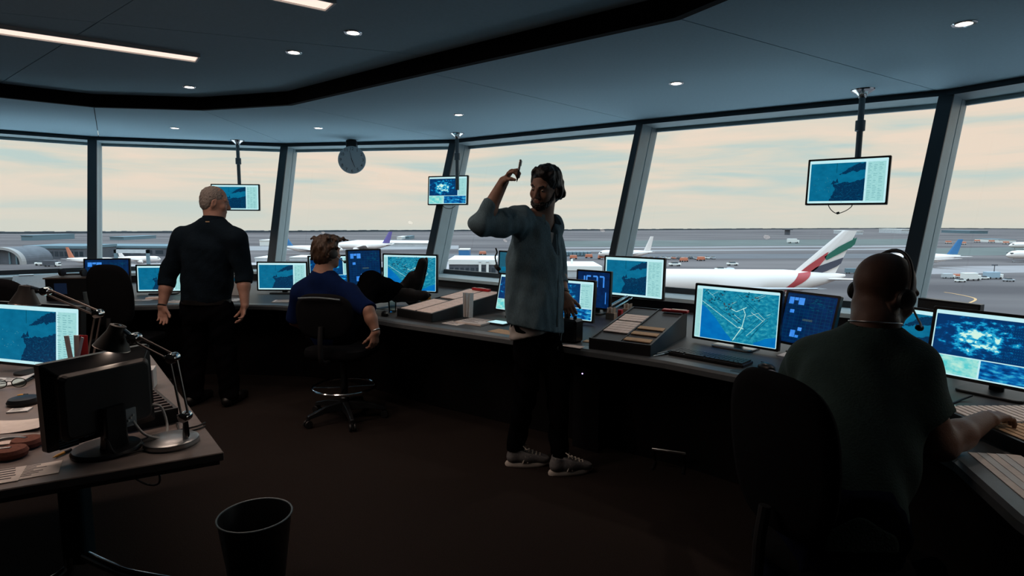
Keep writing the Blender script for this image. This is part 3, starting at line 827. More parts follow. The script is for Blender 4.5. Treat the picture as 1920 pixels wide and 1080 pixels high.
def head_shape(v, H, neck, rn=0.056, sc=1.0, jaw=1.0):
    E = lambda c, r, k=0.02, sub=False, A=None: v.ell(H(*[x * sc for x in c]), [x * sc for x in r], H.A if A is None else A, k * sc, sub)
    Cc = lambda a, b, ra, rb, k=0.01, sub=False: v.cap(H(*[x * sc for x in a]), H(*[x * sc for x in b]), ra * sc, rb * sc, k * sc, sub)
    E((0, -0.012, 0.030), (0.074, 0.094, 0.088))
    E((0, 0.022, -0.030), (0.063, 0.066, 0.082), 0.03)
    E((0, 0.036, -0.083), (0.050 * jaw, 0.048, 0.034), 0.025)
    E((0, 0.070, -0.104), (0.022, 0.016, 0.018), 0.02)
    for s_ in (-1, 1):
        E((s_ * 0.040, 0.058, -0.035), (0.022, 0.022, 0.022), 0.02)
        Cc((s_ * 0.048, 0.070, 0.020), (s_ * 0.014, 0.086, 0.014), 0.008, 0.008, 0.015)
        E((s_ * 0.031, 0.098, -0.004), (0.017, 0.015, 0.011), 0.012, True)
        E((s_ * 0.031, 0.0735, -0.004), (0.0135, 0.0125, 0.0115), 0.004)
        E((s_ * 0.076, -0.012, -0.014), (0.009, 0.018, 0.031), 0.006, A=H.tilt(-14))
        E((s_ * 0.082, -0.008, -0.010), (0.006, 0.010, 0.018), 0.006, True)
        E((s_ * 0.012, 0.094, -0.043), (0.008, 0.010, 0.007), 0.006)
    Cc((0, 0.086, 0.006), (0, 0.106, -0.036), 0.0085, 0.0125, 0.012)
    Cc((-0.020, 0.079, -0.066), (0.020, 0.079, -0.066), 0.006, 0.006, 0.008)
    Cc((-0.012, 0.086, -0.0635), (0.012, 0.086, -0.0635), 0.0055, 0.0055, 0.006)
    Cc((-0.013, 0.0855, -0.0735), (0.013, 0.0855, -0.0735), 0.0065, 0.0065, 0.006)
    v.cap(H(0, -0.022 * sc, -0.06 * sc), neck, rn * sc, rn * 1.08 * sc, 0.03)
def hand_shape(v, wrist, d, n, s, curl=(0.5, 0.55, 0.6, 0.7), thumb=0.4, sc=1.0, tdir=None, spread=0.06, up=None):
    """palm, four fingers of different lengths and a thumb from the side of the palm. d towards the fingers, n out of the palm, s thumb side"""
    d = nrm(d); n = np.array(n, float); n = nrm(n - d * (n @ d)); s_ = np.cross(d, n)
    s = s_ if s_ @ np.array(s, float) > 0 else -s_
    w = np.array(wrist, float)
    v.ecap(w + d * 0.012 * sc, w + d * 0.078 * sc, (0.029 * sc, 0.017 * sc), (0.037 * sc, 0.013 * sc), s, 0.018)
    v.ell(w + d * 0.035 * sc + s * 0.022 * sc + n * 0.010 * sc, (0.018 * sc, 0.028 * sc, 0.014 * sc), np.stack([s, d, n], 1), 0.012)
    L = (0.074, 0.083, 0.077, 0.060); B = (0.086, 0.090, 0.086, 0.077); S = (0.029, 0.010, -0.010, -0.028); Rr = (0.0088, 0.0092, 0.0086, 0.0076)
    for i in range(4):
        p = w + d * B[i] * sc + s * S[i] * sc
        base = nrm(d + s * spread * (1.5 - i)); ang = 0; pts = [p - base * 0.02 * sc, p]
        for fr, k in zip((0.46, 0.30, 0.24), (0.55, 1.0, 0.8)):
            ang += curl[i] * k; q = base * math.cos(ang) + n * math.sin(ang)
            p = p + q * L[i] * fr * sc; pts.append(p)
        r = Rr[i] * sc; v.chain(pts, [r * 1.1, r * 1.12, r * 1.02, r * 0.95, r * 0.82], 0.005)
    b = w + d * 0.028 * sc + s * 0.026 * sc + n * 0.006 * sc
    t0 = nrm(d * 0.80 + s * 0.52 + n * 0.30) if tdir is None else nrm(tdir)
    t1 = nrm(t0 + (d * 0.5 + n * 0.6) * thumb); t2 = nrm(t1 + (n * 0.7 - s * 0.3) * thumb)
    p1 = b + t0 * 0.042 * sc; p2 = p1 + t1 * 0.032 * sc; p3 = p2 + t2 * 0.024 * sc
    v.chain([b, p1, p2, p3], [0.013 * sc, 0.0105 * sc, 0.0098 * sc, 0.008 * sc], 0.008)
def bbox(pts, pad): p = np.array(pts); return p.min(0) - pad, p.max(0) + pad
def skin(name, col): return mat(name, col, 0.55, 0, 0.10, 30, 0.15, bscale=220)
M_hairbrown = mat('brown_hair', (0.050, 0.026, 0.014), 0.55, 0, 0.5, 90, 0.8, stretch=(1, 1, 0.3))
M_hairgrey = mat('grey_hair', (0.20, 0.18, 0.165), 0.7, 0, 0.35, 150, 0.6)
M_hairdark = mat('dark_hair', (0.012, 0.010, 0.009), 0.5, 0, 0.5, 80, 0.8, stretch=(1, 1, 0.4))
M_eyew = mat('eye_white', (0.5, 0.5, 0.48), 0.3); M_iris = mat('eye_iris', (0.02, 0.015, 0.01), 0.2)
M_rubber = mat('shoe_rubber', (0.60, 0.55, 0.50), 0.7); M_suede = mat('shoe_suede', (0.14, 0.14, 0.145), 0.85, 0, 0.2, 80)
M_lace = mat('shoe_lace', (0.65, 0.60, 0.52), 0.8)
def eyes(H, parent, sc=1.0, gaze=(0, 1, -0.25)):
    for s_ in (-1, 1):
        c = H(s_ * 0.031 * sc, 0.0755 * sc, -0.004 * sc) - np.array(ORG[0]); g = nrm(H.A @ nrm(gaze))
        mb = MB(); R = Vector((0, 0, 1)).rotation_difference(Vector(g)).to_matrix()
        mb.lathe([(0.0005, -0.0105), (0.006, -0.0085), (0.0105, 0), (0.0085, 0.0065), (0.0052, 0.0095)], 14, c, R, cap=False)
        mb.mi = 1; mb.lathe([(0.0052, 0.0095), (0.003, 0.0103), (0.0003, 0.0107)], 14, c, R)
        mb.build('eye', [M_eyew, M_iris], parent)
def torso_pts(sh_l, sh_r, pelvis, t): m = (np.array(sh_l) + np.array(sh_r)) / 2; return m + (np.array(pelvis) - m) * t

# ---------------------------------------------------------------- man with the raised arm
def man_raised():
    Yb = 3.50
    feetc = V(0.22, 3.5, 0)
    root = thing('person', 'standing dark-haired man in a loose slate shirt raising a pen', 'person', feetc)
    ORG[0] = feetc
    Mskin = skin('skin_tan', (0.30, 0.165, 0.115)); Mlip = mat('lips_tan', (0.22, 0.09, 0.07), 0.5)
    Mshirt = mat('slate_linen', (0.125, 0.21, 0.26), 0.95, 0, 0.2, 45, 0.6, stretch=(6, 6, 1), bscale=90)
    Mjean = mat('black_jeans', (0.0035, 0.0035, 0.0045), 1.0, spec=0.0); Mtee = mat('white_tee', (0.45, 0.42, 0.40), 0.9)
    H = Frame(A3(1022, 351, 3.48), (-0.55, -0.80, -0.20), (0.05, -0.2, 1))
    neck = A3(1018, 414, 3.52)
    fwd = nrm((0.72, -0.69, 0)); rt = V(fwd[1], -fwd[0], 0)
    shR, shL = A3(973, 415, 3.40), A3(1034, 428, 3.62)
    elR, wrR = A3(903, 420, 3.20), A3(944, 341, 3.20)
    elL, wrL = A3(1046, 506, 3.74), A3(1058, 553, 3.60)
    pel = A3(1003, 592, 3.52); chest = A3(1004, 470, 3.51)
    hipR, hipL = pel + rt * 0.070 - V(0, 0, 0.05), pel - rt * 0.070 - V(0, 0, 0.05)
    ankL, ankR = V(0.305, 3.44, 0.09), V(0.035, 3.52, 0.09)
    knR = (hipR + ankR) / 2 + V(0.03, 0, 0.02); knL = (hipL + ankL) / 2 + V(0.04, 0.0, 0.02)
    allp = [H.c + V(0, 0, 0.16), elR, wrR + V(0, 0, 0.18), elL, ankR, ankL, V(0.55, 3.7, 0)]
    lo, hi = bbox(allp, 0.14); lo[2] = 0.03
    hR = (wrR - 0.03, wrR + V(0.16, 0.10, 0.17)); hR[0][1] -= 0.08
    hL = (wrL + V(-0.06, -0.08, -0.2), wrL + V(0.12, 0.1, 0.03))
    v = Vol(lo, hi, 0.009, [(H.c - 0.14, H.c + 0.15, 0.0036), (hR[0], hR[1], 0.0036), (hL[0], hL[1], 0.0036)])
    v.ecap(chest + V(0, 0, 0.05), pel, (0.15, 0.09), (0.135, 0.09), rt, 0.05)
    v.chain([shL, (shL + shR) / 2 + V(0, 0, 0.02), shR], [0.06, 0.07, 0.06], 0.05)
    head_shape(v, H, neck, 0.054); v.cap(neck, chest + V(0, 0, 0.06), 0.056, 0.05, 0.03)
    for hp, kn, an in ((hipR, knR, ankR), (hipL, knL, ankL)):
        v.chain([hp, kn, kn * 0.6 + an * 0.4 + V(-0.01, 0, 0), an], [0.075, 0.044, 0.042, 0.034], 0.03)
    v.chain([shR, elR], [0.054, 0.042], 0.03); v.chain([elR, elR * 0.65 + wrR * 0.35, wrR], [0.042, 0.043, 0.028], 0.02)
    v.chain([shL, elL], [0.054, 0.042], 0.03); v.chain([elL, elL * 0.65 + wrL * 0.35, wrL], [0.042, 0.043, 0.028], 0.02)
    dR = nrm(A3(962, 316, 3.14) - wrR)
    hand_shape(v, wrR, dR, (0.80, -0.30, -0.3), (0.2, -0.9, 0.4), (1.0, 1.15, 1.25, 1.35), 0.9, 0.95)
    hand_shape(v, wrL, nrm(A3(1070, 587, 3.56) - wrL), (0.3, 0.5, -0.7), (0.2, -1, 0.1), (0.65, 0.7, 0.75, 0.8), 0.5, 0.98)
    lipc = H(0, 0.09, -0.0685)
    def mf(c):
        q = (c - lipc) @ H.A
        return ((np.abs(q[:, 0]) < 0.022) & (np.abs(q[:, 2]) < 0.0085) & (q[:, 1] > -0.012)).astype(int)
    v.build('body', [Mskin, Mlip], root, mf)
    eyes(H, root)
    # shirt, loose, sleeves rolled to the elbow
    v = Vol(lo, hi, 0.0068)
    hem = pel + V(0, 0, -0.075)
    v.ecap(chest + V(0, 0, 0.075), chest - V(0, 0, 0.05), (0.172, 0.118), (0.182, 0.130), rt, 0.05)
    v.ecap(chest - V(0, 0, 0.05), hem - V(0, 0, 0.1), (0.184, 0.132), (0.198, 0.145), rt, 0.05)
    v.chain([shL + V(0, 0, 0.012), neck + V(0, 0.01, -0.062), shR + V(0, 0, 0.012)], [0.068, 0.070, 0.070], 0.05)
    m_ = elR + (wrR - elR) * 0.52; dd = nrm(wrR - elR)
    v.chain([shR, elR], [0.082, 0.068], 0.04); v.cap(elR, m_, 0.062, 0.050, 0.02, clip=(m_ - dd * 0.0, dd))
    m2 = elL + (wrL - elL) * 0.60; d2 = nrm(wrL - elL)
    v.chain([shL, elL], [0.075, 0.060], 0.04); v.cap(elL, m2, 0.058, 0.050, 0.02, clip=(m2, d2))
    v.ripple(0.010, 0.15, 4, 8, (1.2, 1.2, 0.22)); v.ripple(0.0025, 0.07, 5, 8, (1, 1, 0.3))
    v.cap(H(0, 0.02, -0.10), neck + V(0, 0, -0.02), 0.060, 0.066, 0.01, sub=True)
    vn = neck + fwd * 0.10 + V(0, 0, -0.02)
    v.ell(neck + fwd * 0.120 + V(0.0, 0, -0.075), (0.034, 0.07, 0.125), np.stack([rt, fwd, V(0, 0, 1)], 1), 0.01, True)
    # slanting shirt tails: cut lower at the front
    v.plane(hem, nrm(V(0, 0, -1) + rt * 0.22 - fwd * 0.08))
    v.build('shirt', [Mshirt], root, smooth=1)
    # collar and button strip
    mb = MB()
    rings = []
    for k in range(13):
        a = math.radians(-140 + 280 * k / 12)
        o = -fwd * math.cos(a) + rt * math.sin(a)
        up = 0.072 - 0.030 * abs(k - 6) / 6
        b = neck + V(0, 0, -0.018) + o * 0.080; t_ = neck + V(0, 0, up - 0.006) + o * 0.068; e = neck + V(0, 0, -0.016) + o * 0.110
        rings.append([Vector(x - feetc) for x in (b, t_, t_ + o * 0.008, e, e - V(0, 0, 0.006))])
    mb.loft(rings, smooth=True); mb.build('collar', [Mshirt], root)
    mb = MB(); pts = []
    for k in range(9):
        t = k / 8; z = chest[2] + 0.10 - t * (chest[2] + 0.10 - hem[2] - 0.02)
        c = V(*(chest + (pel - chest) * max(0, (chest[2] - z) / (chest[2] - pel[2])))[:2], z)
        pts.append(Vector(c + nrm(fwd + rt * (-0.30)) * (0.128 + 0.02 * min(1, 2 * t)) - feetc))
    mb.tube(pts, 0.009, 6); mb.build('button_strip', [Mshirt], root)
    # undershirt at the neck and below the lifted tail
    v = Vol(*bbox([neck, chest + V(0, 0, 0.02)], 0.19), 0.007)
    v.ecap(chest + V(0, 0, 0.07), chest, (0.140, 0.092), (0.14, 0.09), rt, 0.04); v.cap(chest + V(0, 0, 0.1) + fwd * 0.02, neck + V(0, 0, -0.035), 0.075, 0.074, 0.04)
    v.cap(H(0, 0.02, -0.10), neck + fwd * 0.03 + V(0, 0, -0.02), 0.060, 0.060, 0.01, sub=True); v.plane(neck + V(0, 0, -0.01), (0, 0, 1))
    v.build('undershirt', [Mtee], root)
    v = Vol(*bbox([pel + V(0, 0, -0.14), pel], 0.22), 0.008)
    v.ecap(pel + V(0, 0, 0.05), pel - V(0, 0, 0.10), (0.165, 0.118), (0.172, 0.125), rt, 0.04); v.ripple(0.006, 0.08, 9)
    v.plane(pel + V(0, 0, -0.112), nrm(V(0, 0, -1) + fwd * 0.25 - rt * 0.1)); v.build('undershirt_hem', [Mtee], root)
    # jeans
    v = Vol(V(lo[0], lo[1], 0.04), V(hi[0], hi[1], pel[2] + 0.12), 0.009)
    v.ecap(pel + V(0, 0, 0.03), pel - V(0, 0, 0.06), (0.150, 0.108), (0.15, 0.110), rt, 0.04)
    for hp, kn, an in ((hipR, knR, ankR), (hipL, knL, ankL)):
        v.chain([hp, kn, an + V(-0.01, 0, 0.01)], [0.092, 0.070, 0.056], 0.03)
    v.ripple(0.006, 0.09, 6); v.plane((0, 0, 0.098), (0, 0, -1)); v.build('jeans', [Mjean], root)
    # hair and beard
    v = Vol(H.c - 0.17, H.c + 0.19, 0.0042)
    v.ell(H(0, -0.022, 0.040), (0.089, 0.104, 0.095), H.A, 0.01); v.ell(H(0, -0.055, -0.02), (0.083, 0.066, 0.085), H.A, 0.03)
    v.ell(H(-0.02, 0.055, 0.098), (0.07, 0.04, 0.032), H.A, 0.03)
    rs = np.random.RandomState(5)
    for k in range(16):
        a = rs.uniform(-2.6, 2.6); hgt = rs.uniform(-0.075, 0.10)
        if abs(a) < 1.5: continue
        hgt = min(hgt, 0.0) - 0.02
        o = (math.sin(a) * 0.080, math.cos(a) * 0.092 - 0.02, hgt)
        p = H(*o); q = H(o[0] * 1.16 + rs.uniform(-.015, .015), o[1] * 1.12, o[2] - 0.025 + rs.uniform(-.01, .012))
        v.cap(p, q, 0.018, 0.008, 0.024)
    v.ripple(0.0035, 0.045, 3, 9, (1, 1, 0.5))
    v.ell(H(0, 0.090, -0.045), (0.066, 0.062, 0.115), H.A, 0.015, True)
    for s_ in (-1, 1): v.ell(H(s_ * 0.085, 0.002, -0.03), (0.018, 0.032, 0.036), H.A, 0.01, True)
    v.build('hair', [M_hairdark], root)
    v = Vol(H(0, 0.05, -0.08) - 0.12, H(0, 0.05, -0.08) + 0.12, 0.0036)
    v.ell(H(0, 0.038, -0.085), (0.057, 0.055, 0.042), H.A, 0.02); v.ell(H(0, 0.070, -0.104), (0.027, 0.021, 0.022), H.A, 0.02)
    for s_ in (-1, 1): v.chain([H(s_ * 0.066, 0.004, -0.005), H(s_ * 0.060, 0.022, -0.06), H(s_ * 0.036, 0.062, -0.09)], [0.007, 0.010, 0.014], 0.015)
    v.cap(H(-0.022, 0.083, -0.056), H(0.022, 0.083, -0.056), 0.0055, 0.0055, 0.01)
    v.ripple(0.0022, 0.012, 8, 9)
    v.ell(H(0, 0.098, -0.069), (0.021, 0.02, 0.008), H.A, 0.004, True)
    v.ell(H(0, 0.075, -0.035), (0.05, 0.055, 0.018), H.A, 0.01, True)
    v.plane(H(0, 0, -0.0), H.u)
    v.build('beard', [M_hairdark], root)
    for s_ in (-1, 1):
        v = Vol(H(s_ * 0.031, 0.08, 0.018) - 0.035, H(s_ * 0.031, 0.08, 0.018) + 0.035, 0.003)
        v.chain([H(s_ * 0.050, 0.071, 0.018), H(s_ * 0.034, 0.086, 0.021), H(s_ * 0.014, 0.092, 0.014)], [0.003, 0.0052, 0.0048], 0.005)
        v.build('eyebrow', [M_hairdark], root)
    # wrist watch
    dw = nrm(wrL - elL); c = wrL - dw * 0.02 - feetc
    MB().lathe([(0.031, -0.011), (0.035, -0.009), (0.035, 0.009), (0.031, 0.011)], 20, c, Vector((0, 0, 1)).rotation_difference(Vector(dw)).to_matrix(), cap=False).build('watch_strap', [M_plast], root)
    shoe(root, V(0.23, 3.365, 0), nrm((0.97, 0.28, 0)), feetc, 1); shoe(root, V(-0.03, 3.50, 0), nrm((0.98, 0.10, 0)), feetc, 1)
    # pen
    pts = [A3(969, 341, 3.11) , A3(976, 300, 3.10)]
    t = thing('pen', 'dark pen held up in the raised hand', 'pen', Vector(pts[0]))
    d = Vector(pts[1] - pts[0]); L_ = d.length; R = Vector((0, 0, 1)).rotation_difference(d).to_matrix()
    MB().lathe([(0.0012, 0), (0.004, 0.012), (0.0055, 0.02), (0.0055, L_ * 0.55)], 12, (0, 0, 0), R).build('barrel', [M_plast], t)
    MB().lathe([(0.0062, L_ * 0.55), (0.0062, L_), (0.004, L_ + 0.003)], 12, (0, 0, 0), R).build('cap', [M_steel], t)
    MB().box(R @ Vector((0.008, 0, L_ * 0.85)), (0.003, 0.004, L_ * 0.25), R).build('clip', [M_steel], t)
def shoe(root, heel, d, org, side):
    """trainer: heel point on the floor, d toe direction; parts: upper, sole, laces, emblem"""
    fr = Frame(heel, d, (0, 0, 1)); L_ = 0.29
    v = Vol(heel + V(-0.36, -0.36, 0.008), heel + V(0.36, 0.36, 0.17), 0.005)
    v.chain([fr(0, 0.045, 0.060), fr(0.004, 0.13, 0.058), fr(0.006, 0.235, 0.045)], [0.038, 0.042, 0.038], 0.03)
    v.cap(fr(0, 0.045, 0.06), fr(0, 0.055, 0.105), 0.037, 0.040, 0.02); v.cap(fr(0, 0.10, 0.085), fr(0, 0.16, 0.065), 0.032, 0.030, 0.03)
    v.plane(fr(0, 0, 0.024), (0, 0, -1)); v.plane(fr(0, 0.05, 0.118), nrm(V(0, 0, 1) + d * 0.3))
    v.cap(fr(0, 0.055, 0.10), fr(0, 0.055, 0.15), 0.033, 0.033, 0.006, sub=True)
    up = v.build('shoe', [M_suede], root)
    mb = MB(); out = []
    for k in range(28):
        a = 2 * math.pi * k / 28; f_ = 0.5 - 0.5 * math.cos(a); x = math.sin(a) * (0.042 + 0.006 * f_)
        out.append((x, -0.004 + f_ * 0.285))
    rings = []
    for z, g in ((0.001, 0.96), (0.004, 1.0), (0.018, 1.02), (0.030, 0.98)):
        rings.append([Vector(fr(x * g, 0.14 + (y - 0.14) * g, z + (0.012 if y > 0.24 else 0) * (z < 0.01) * 0.5) - org) for x, y in out])
    mb.loft(rings, smooth=True); mb.build('sole', [M_rubber], up)
    mb = MB()
    for k in range(5):
        y = 0.115 + 0.023 * k; z = 0.119 - 0.0105 * k
        mb.tube([fr(-0.026, y, z - 0.012) - org, fr(0, y + 0.008, z) - org, fr(0.026, y, z - 0.012) - org], 0.0035, 6)
    for s_ in (-1, 1): mb.tube(spline([Vector(fr(0, 0.11, 0.124) - org), Vector(fr(s_ * 0.02, 0.10, 0.137) - org), Vector(fr(s_ * 0.044, 0.125, 0.118) - org), Vector(fr(s_ * 0.02, 0.14, 0.116) - org)], 5), 0.003, 6)
    mb.build('laces', [M_lace], up)
    mb = MB()                                               # the large letter N on the side of the trainer
    def qp(y, z): return Vector(fr(0.0465, 0.10 + y, 0.034 + z) - org)
    for a, b in (((0.0, 0.0), (0.016, 0.042)), ((0.016, 0.042), (0.030, 0.0)), ((0.030, 0.0), (0.046, 0.042))):
        mb.tube([qp(*a), qp(*b)], 0.0042, 6)
    mb.build('emblem', [M_lace], up)
# ---------------------------------------------------------------- grey-haired man seen from behind
def man_grey():
    Y = 4.65; base = V(-2.37, 4.65, 0); ORG[0] = base
    root = thing('person', 'grey-haired man in a dark shirt standing with his back turned and arms hanging', 'person', base)
    Mskin = skin('skin_light', (0.36, 0.20, 0.15)); Msh = mat('dark_navy_shirt', (0.005, 0.011, 0.018), 1.0, 0, 0.1, 60, 0.4, spec=0.1, bscale=120)
    Mtr = mat('black_trousers', (0.0035, 0.0035, 0.0045), 1.0, spec=0.0)
    H = Frame(A3(403, 378, 4.63), (0.83, 0.50, -0.14), (0.06, 0, 1)); neck = A3(401, 416, 4.62)
    rt = nrm((1, -0.12, 0)); fwd = V(-rt[1], rt[0], 0)
    shL, shR = A3(342, 448, 4.64), A3(442, 448, 4.58)
    elL, wrL = A3(315, 520, 4.68), A3(304, 574, 4.60); elR, wrR = A3(456, 512, 4.62), A3(459, 572, 4.55)
    pel = A3(387, 565, 4.66); chest = A3(391, 475, 4.62)
    hips = [pel + rt * s_ * 0.10 - V(0, 0, 0.05) for s_ in (-1, 1)]; ank = [V(pel[0] + s_ * 0.15, 4.66, 0.09) for s_ in (-1, 1)]
    kn = [(h + a) / 2 + fwd * 0.02 for h, a in zip(hips, ank)]
    lo, hi = bbox([H.c + V(0, 0, 0.13), elL, elR, wrL - V(0, 0, 0.2), ank[0], ank[1], pel + fwd * 0.2], 0.15); lo[2] = 0.02
    bl = lambda w: (w + V(-0.08, -0.09, -0.20), w + V(0.08, 0.09, 0.02), 0.004)
    v = Vol(lo, hi, 0.010, [(H.c - 0.13, H.c + 0.13, 0.0042), bl(wrL), bl(wrR)])
    v.ecap(chest + V(0, 0, 0.03), pel, (0.17, 0.10), (0.15, 0.10), rt, 0.05); v.chain([shL, neck - V(0, 0, 0.06), shR], [0.06, 0.075, 0.06], 0.05)
    head_shape(v, H, neck, 0.060, 1.0, 1.05); v.cap(neck, chest + V(0, 0, 0.08), 0.065, 0.09, 0.04)
    for h, k_, a in zip(hips, kn, ank): v.chain([h, k_, k_ * 0.6 + a * 0.4, a], [0.09, 0.058, 0.054, 0.037], 0.03)
    for sh, el, wr in ((shL, elL, wrL), (shR, elR, wrR)):
        v.chain([sh, el, el * 0.6 + wr * 0.4, wr], [0.058, 0.046, 0.046, 0.030], 0.025)
    hand_shape(v, wrL, nrm(A3(307, 622, 4.56) - wrL), (0.25, -1, 0.1), (1, 0, 0), (0.35, 0.4, 0.45, 0.55), 0.45, 0.95)
    hand_shape(v, wrR, nrm(A3(452, 616, 4.50) - wrR), (-0.75, -0.6, 0.1), (-0.6, 0.7, 0), (0.45, 0.5, 0.55, 0.65), 0.4, 0.95)
    v.build('body', [Mskin], root); eyes(H, root)
    v = Vol(lo, hi, 0.008)
    hem = pel + V(0, 0, -0.0)
    v.ecap(chest + V(0, 0, 0.05), hem, (0.212, 0.142), (0.192, 0.140), rt, 0.05)
    v.chain([shL + V(0, 0, 0.005), neck - V(0, 0, 0.045), shR + V(0, 0, 0.005)], [0.080, 0.092, 0.080], 0.05)
    for sh, el, wr in ((shL, elL, wrL), (shR, elR, wrR)):
        m_ = el + (wr - el) * 0.30; d = nrm(wr - el); v.chain([sh, el], [0.083, 0.067], 0.035); v.cap(el, m_, 0.064, 0.062, 0.02, clip=(m_, d)); 
    v.ripple(0.005, 0.17, 2, 8, (1.2, 1.2, 0.35)); v.ripple(0.001, 0.06, 3, 8)
    for sh, el, wr in ((shL, elL, wrL), (shR, elR, wrR)):
        m_ = el + (wr - el) * 0.30; d = nrm(wr - el); v.cap(m_ - d * 0.035, m_ + d * 0.004, 0.066, 0.062, 0.004, clip=(m_ + d * 0.004, d))
    v.cap(H(0, 0, -0.09), neck - V(0, 0, 0.03), 0.066, 0.068, 0.006, sub=True); v.plane(hem, (0, 0, -1))
    v.build('shirt', [Msh], root)
    mb = MB(); rings = []
    for k in range(17):
        a = math.radians(-150 + 300 * k / 16); o = -fwd * math.cos(a) + rt * math.sin(a); up = 0.062 - 0.03 * (abs(k - 8) / 8) ** 2
        b = neck + V(0, 0, -0.03) + o * 0.080; t_ = neck + V(0, 0, up - 0.012) + o * 0.072; e = neck + V(0, 0, -0.03) + o * 0.098
        rings.append([Vector(x - base) for x in (b, t_, t_ + o * 0.006, e, e - V(0, 0, 0.006))])
    mb.loft(rings, smooth=True); col = mb.build('collar', [Msh], root)
    MB().box(neck - base - fwd * 0.098 + V(0.012, 0, 0.002), (0.030, 0.003, 0.008)).build('label_tab', [mat('tan_tab', (0.45, 0.32, 0.2), 0.8)], col)
    v = Vol(V(lo[0], lo[1], 0.02), V(hi[0], hi[1], pel[2] + 0.1), 0.010)
    v.ecap(pel + V(0, 0, 0.02), pel - V(0, 0, 0.08), (0.178, 0.125), (0.185, 0.135), rt, 0.04)
    for h, k_, a in zip(hips, kn, ank): v.chain([h, k_, a], [0.11, 0.083, 0.075], 0.03)
    v.ripple(0.006, 0.1, 4); v.plane((0, 0, 0.04), (0, 0, -1)); v.plane(pel + V(0, 0, 0.03), (0, 0, 1)); v.build('trousers', [Mtr], root)
    mb = MB(); rings = []
    for k in range(33):
        a = 2 * math.pi * k / 32; o = rt * math.cos(a) * 0.192 + fwd * math.sin(a) * 0.139
        c = pel - base + o; rings.append([Vector(c + V(0, 0, z) + nrm(o) * q) for z, q in ((-0.012, 0), (0.024, 0), (0.024, 0.005), (-0.012, 0.005))])
    mb.loft(rings, cap=False); mb.build('belt', [mat('black_leather', (0.005, 0.005, 0.005), 0.45)], root)
    v = Vol(H.c - 0.15, H.c + 0.15, 0.0045)
    v.ell(H(0, -0.016, 0.030), (0.0785, 0.094, 0.088), H.A, 0.01); v.ell(H(0, -0.050, -0.02), (0.070, 0.056, 0.066), H.A, 0.02)
    v.ripple(0.0016, 0.02, 3)
    v.ell(H(0, 0.085, -0.02), (0.075, 0.075, 0.11), H.A, 0.01, True)
    for s_ in (-1, 1): v.ell(H(s_ * 0.085, 0.0, -0.02), (0.022, 0.030, 0.038), H.A, 0.01, True)
    v.build('hair', [M_hairgrey], root)
    d = nrm(wrL - elL); c = wrL - d * 0.008 - base
    MB().lathe([(0.032, -0.006), (0.036, 0), (0.032, 0.006)], 20, c, Vector((0, 0, 1)).rotation_difference(Vector(d)).to_matrix(), cap=False).build('bracelet', [M_plast], root)
    for a in ank: shoe_plain(root, a, fwd, base)
def shoe_plain(root, ank, d, base):
    fr = Frame(V(ank[0], ank[1], 0), d, (0, 0, 1)); v = Vol(fr.c + V(-0.3, -0.3, -0.01), fr.c + V(0.3, 0.3, 0.16), 0.006)
    v.chain([fr(0, -0.05, 0.045), fr(0, 0.09, 0.045), fr(0, 0.20, 0.035)], [0.040, 0.044, 0.036], 0.03); v.cap(fr(0, -0.02, 0.05), fr(0, -0.01, 0.10), 0.04, 0.043, 0.02)
    v.plane(fr(0, 0, 0.002), (0, 0, -1)); v.plane(fr(0, 0, 0.12), (0, 0, 1)); v.build('shoe', [mat('black_leather', (0.005, 0.005, 0.005), 0.45)], root)
# ---------------------------------------------------------------- headset, shared by the two seated men
def headset(H, label, band, mic_side, sc=1.0):
    c = H.c
    t = thing('headset', label, 'headset', Vector(c))
    q = lambda r, f, u: Vector(H(r * sc, f * sc, u * sc) - c)
    pts = [q(0.094 * math.cos(a), -0.008 + band * math.sin(a), -0.012 + 0.142 * math.sin(a)) for a in [math.pi * k / 20 for k in range(21)]]
    MB().tube(pts, 0.0065, 8).build('headband', [M_plast], t)
    for s_ in (-1, 1):
        R = Vector((0, 0, 1)).rotation_difference(Vector(H.r * s_)).to_matrix()
        MB().lathe([(0.030, -0.006), (0.036, 0.004), (0.034, 0.014), (0.024, 0.020), (0.001, 0.021)], 24, q(s_ * 0.086, -0.008, -0.014), R).build('ear_cup', [M_plast], t)
    s_ = mic_side
    MB().tube(spline([q(s_ * 0.100, 0.0, -0.022), q(s_ * 0.098, 0.04, -0.050), q(s_ * 0.084, 0.085, -0.068), q(s_ * 0.066, 0.112, -0.074)], 6), 0.0035, 8).build('mic_boom', [M_steel], t)
    v = MB(); R = Vector((0, 0, 1)).rotation_difference(Vector(H.r)).to_matrix()
    v.lathe([(0.001, -0.013), (0.009, -0.010), (0.012, 0), (0.009, 0.010), (0.001, 0.013)], 14, q(s_ * 0.058, 0.116, -0.076), R); v.build('microphone', [M_plast], t)
    return t
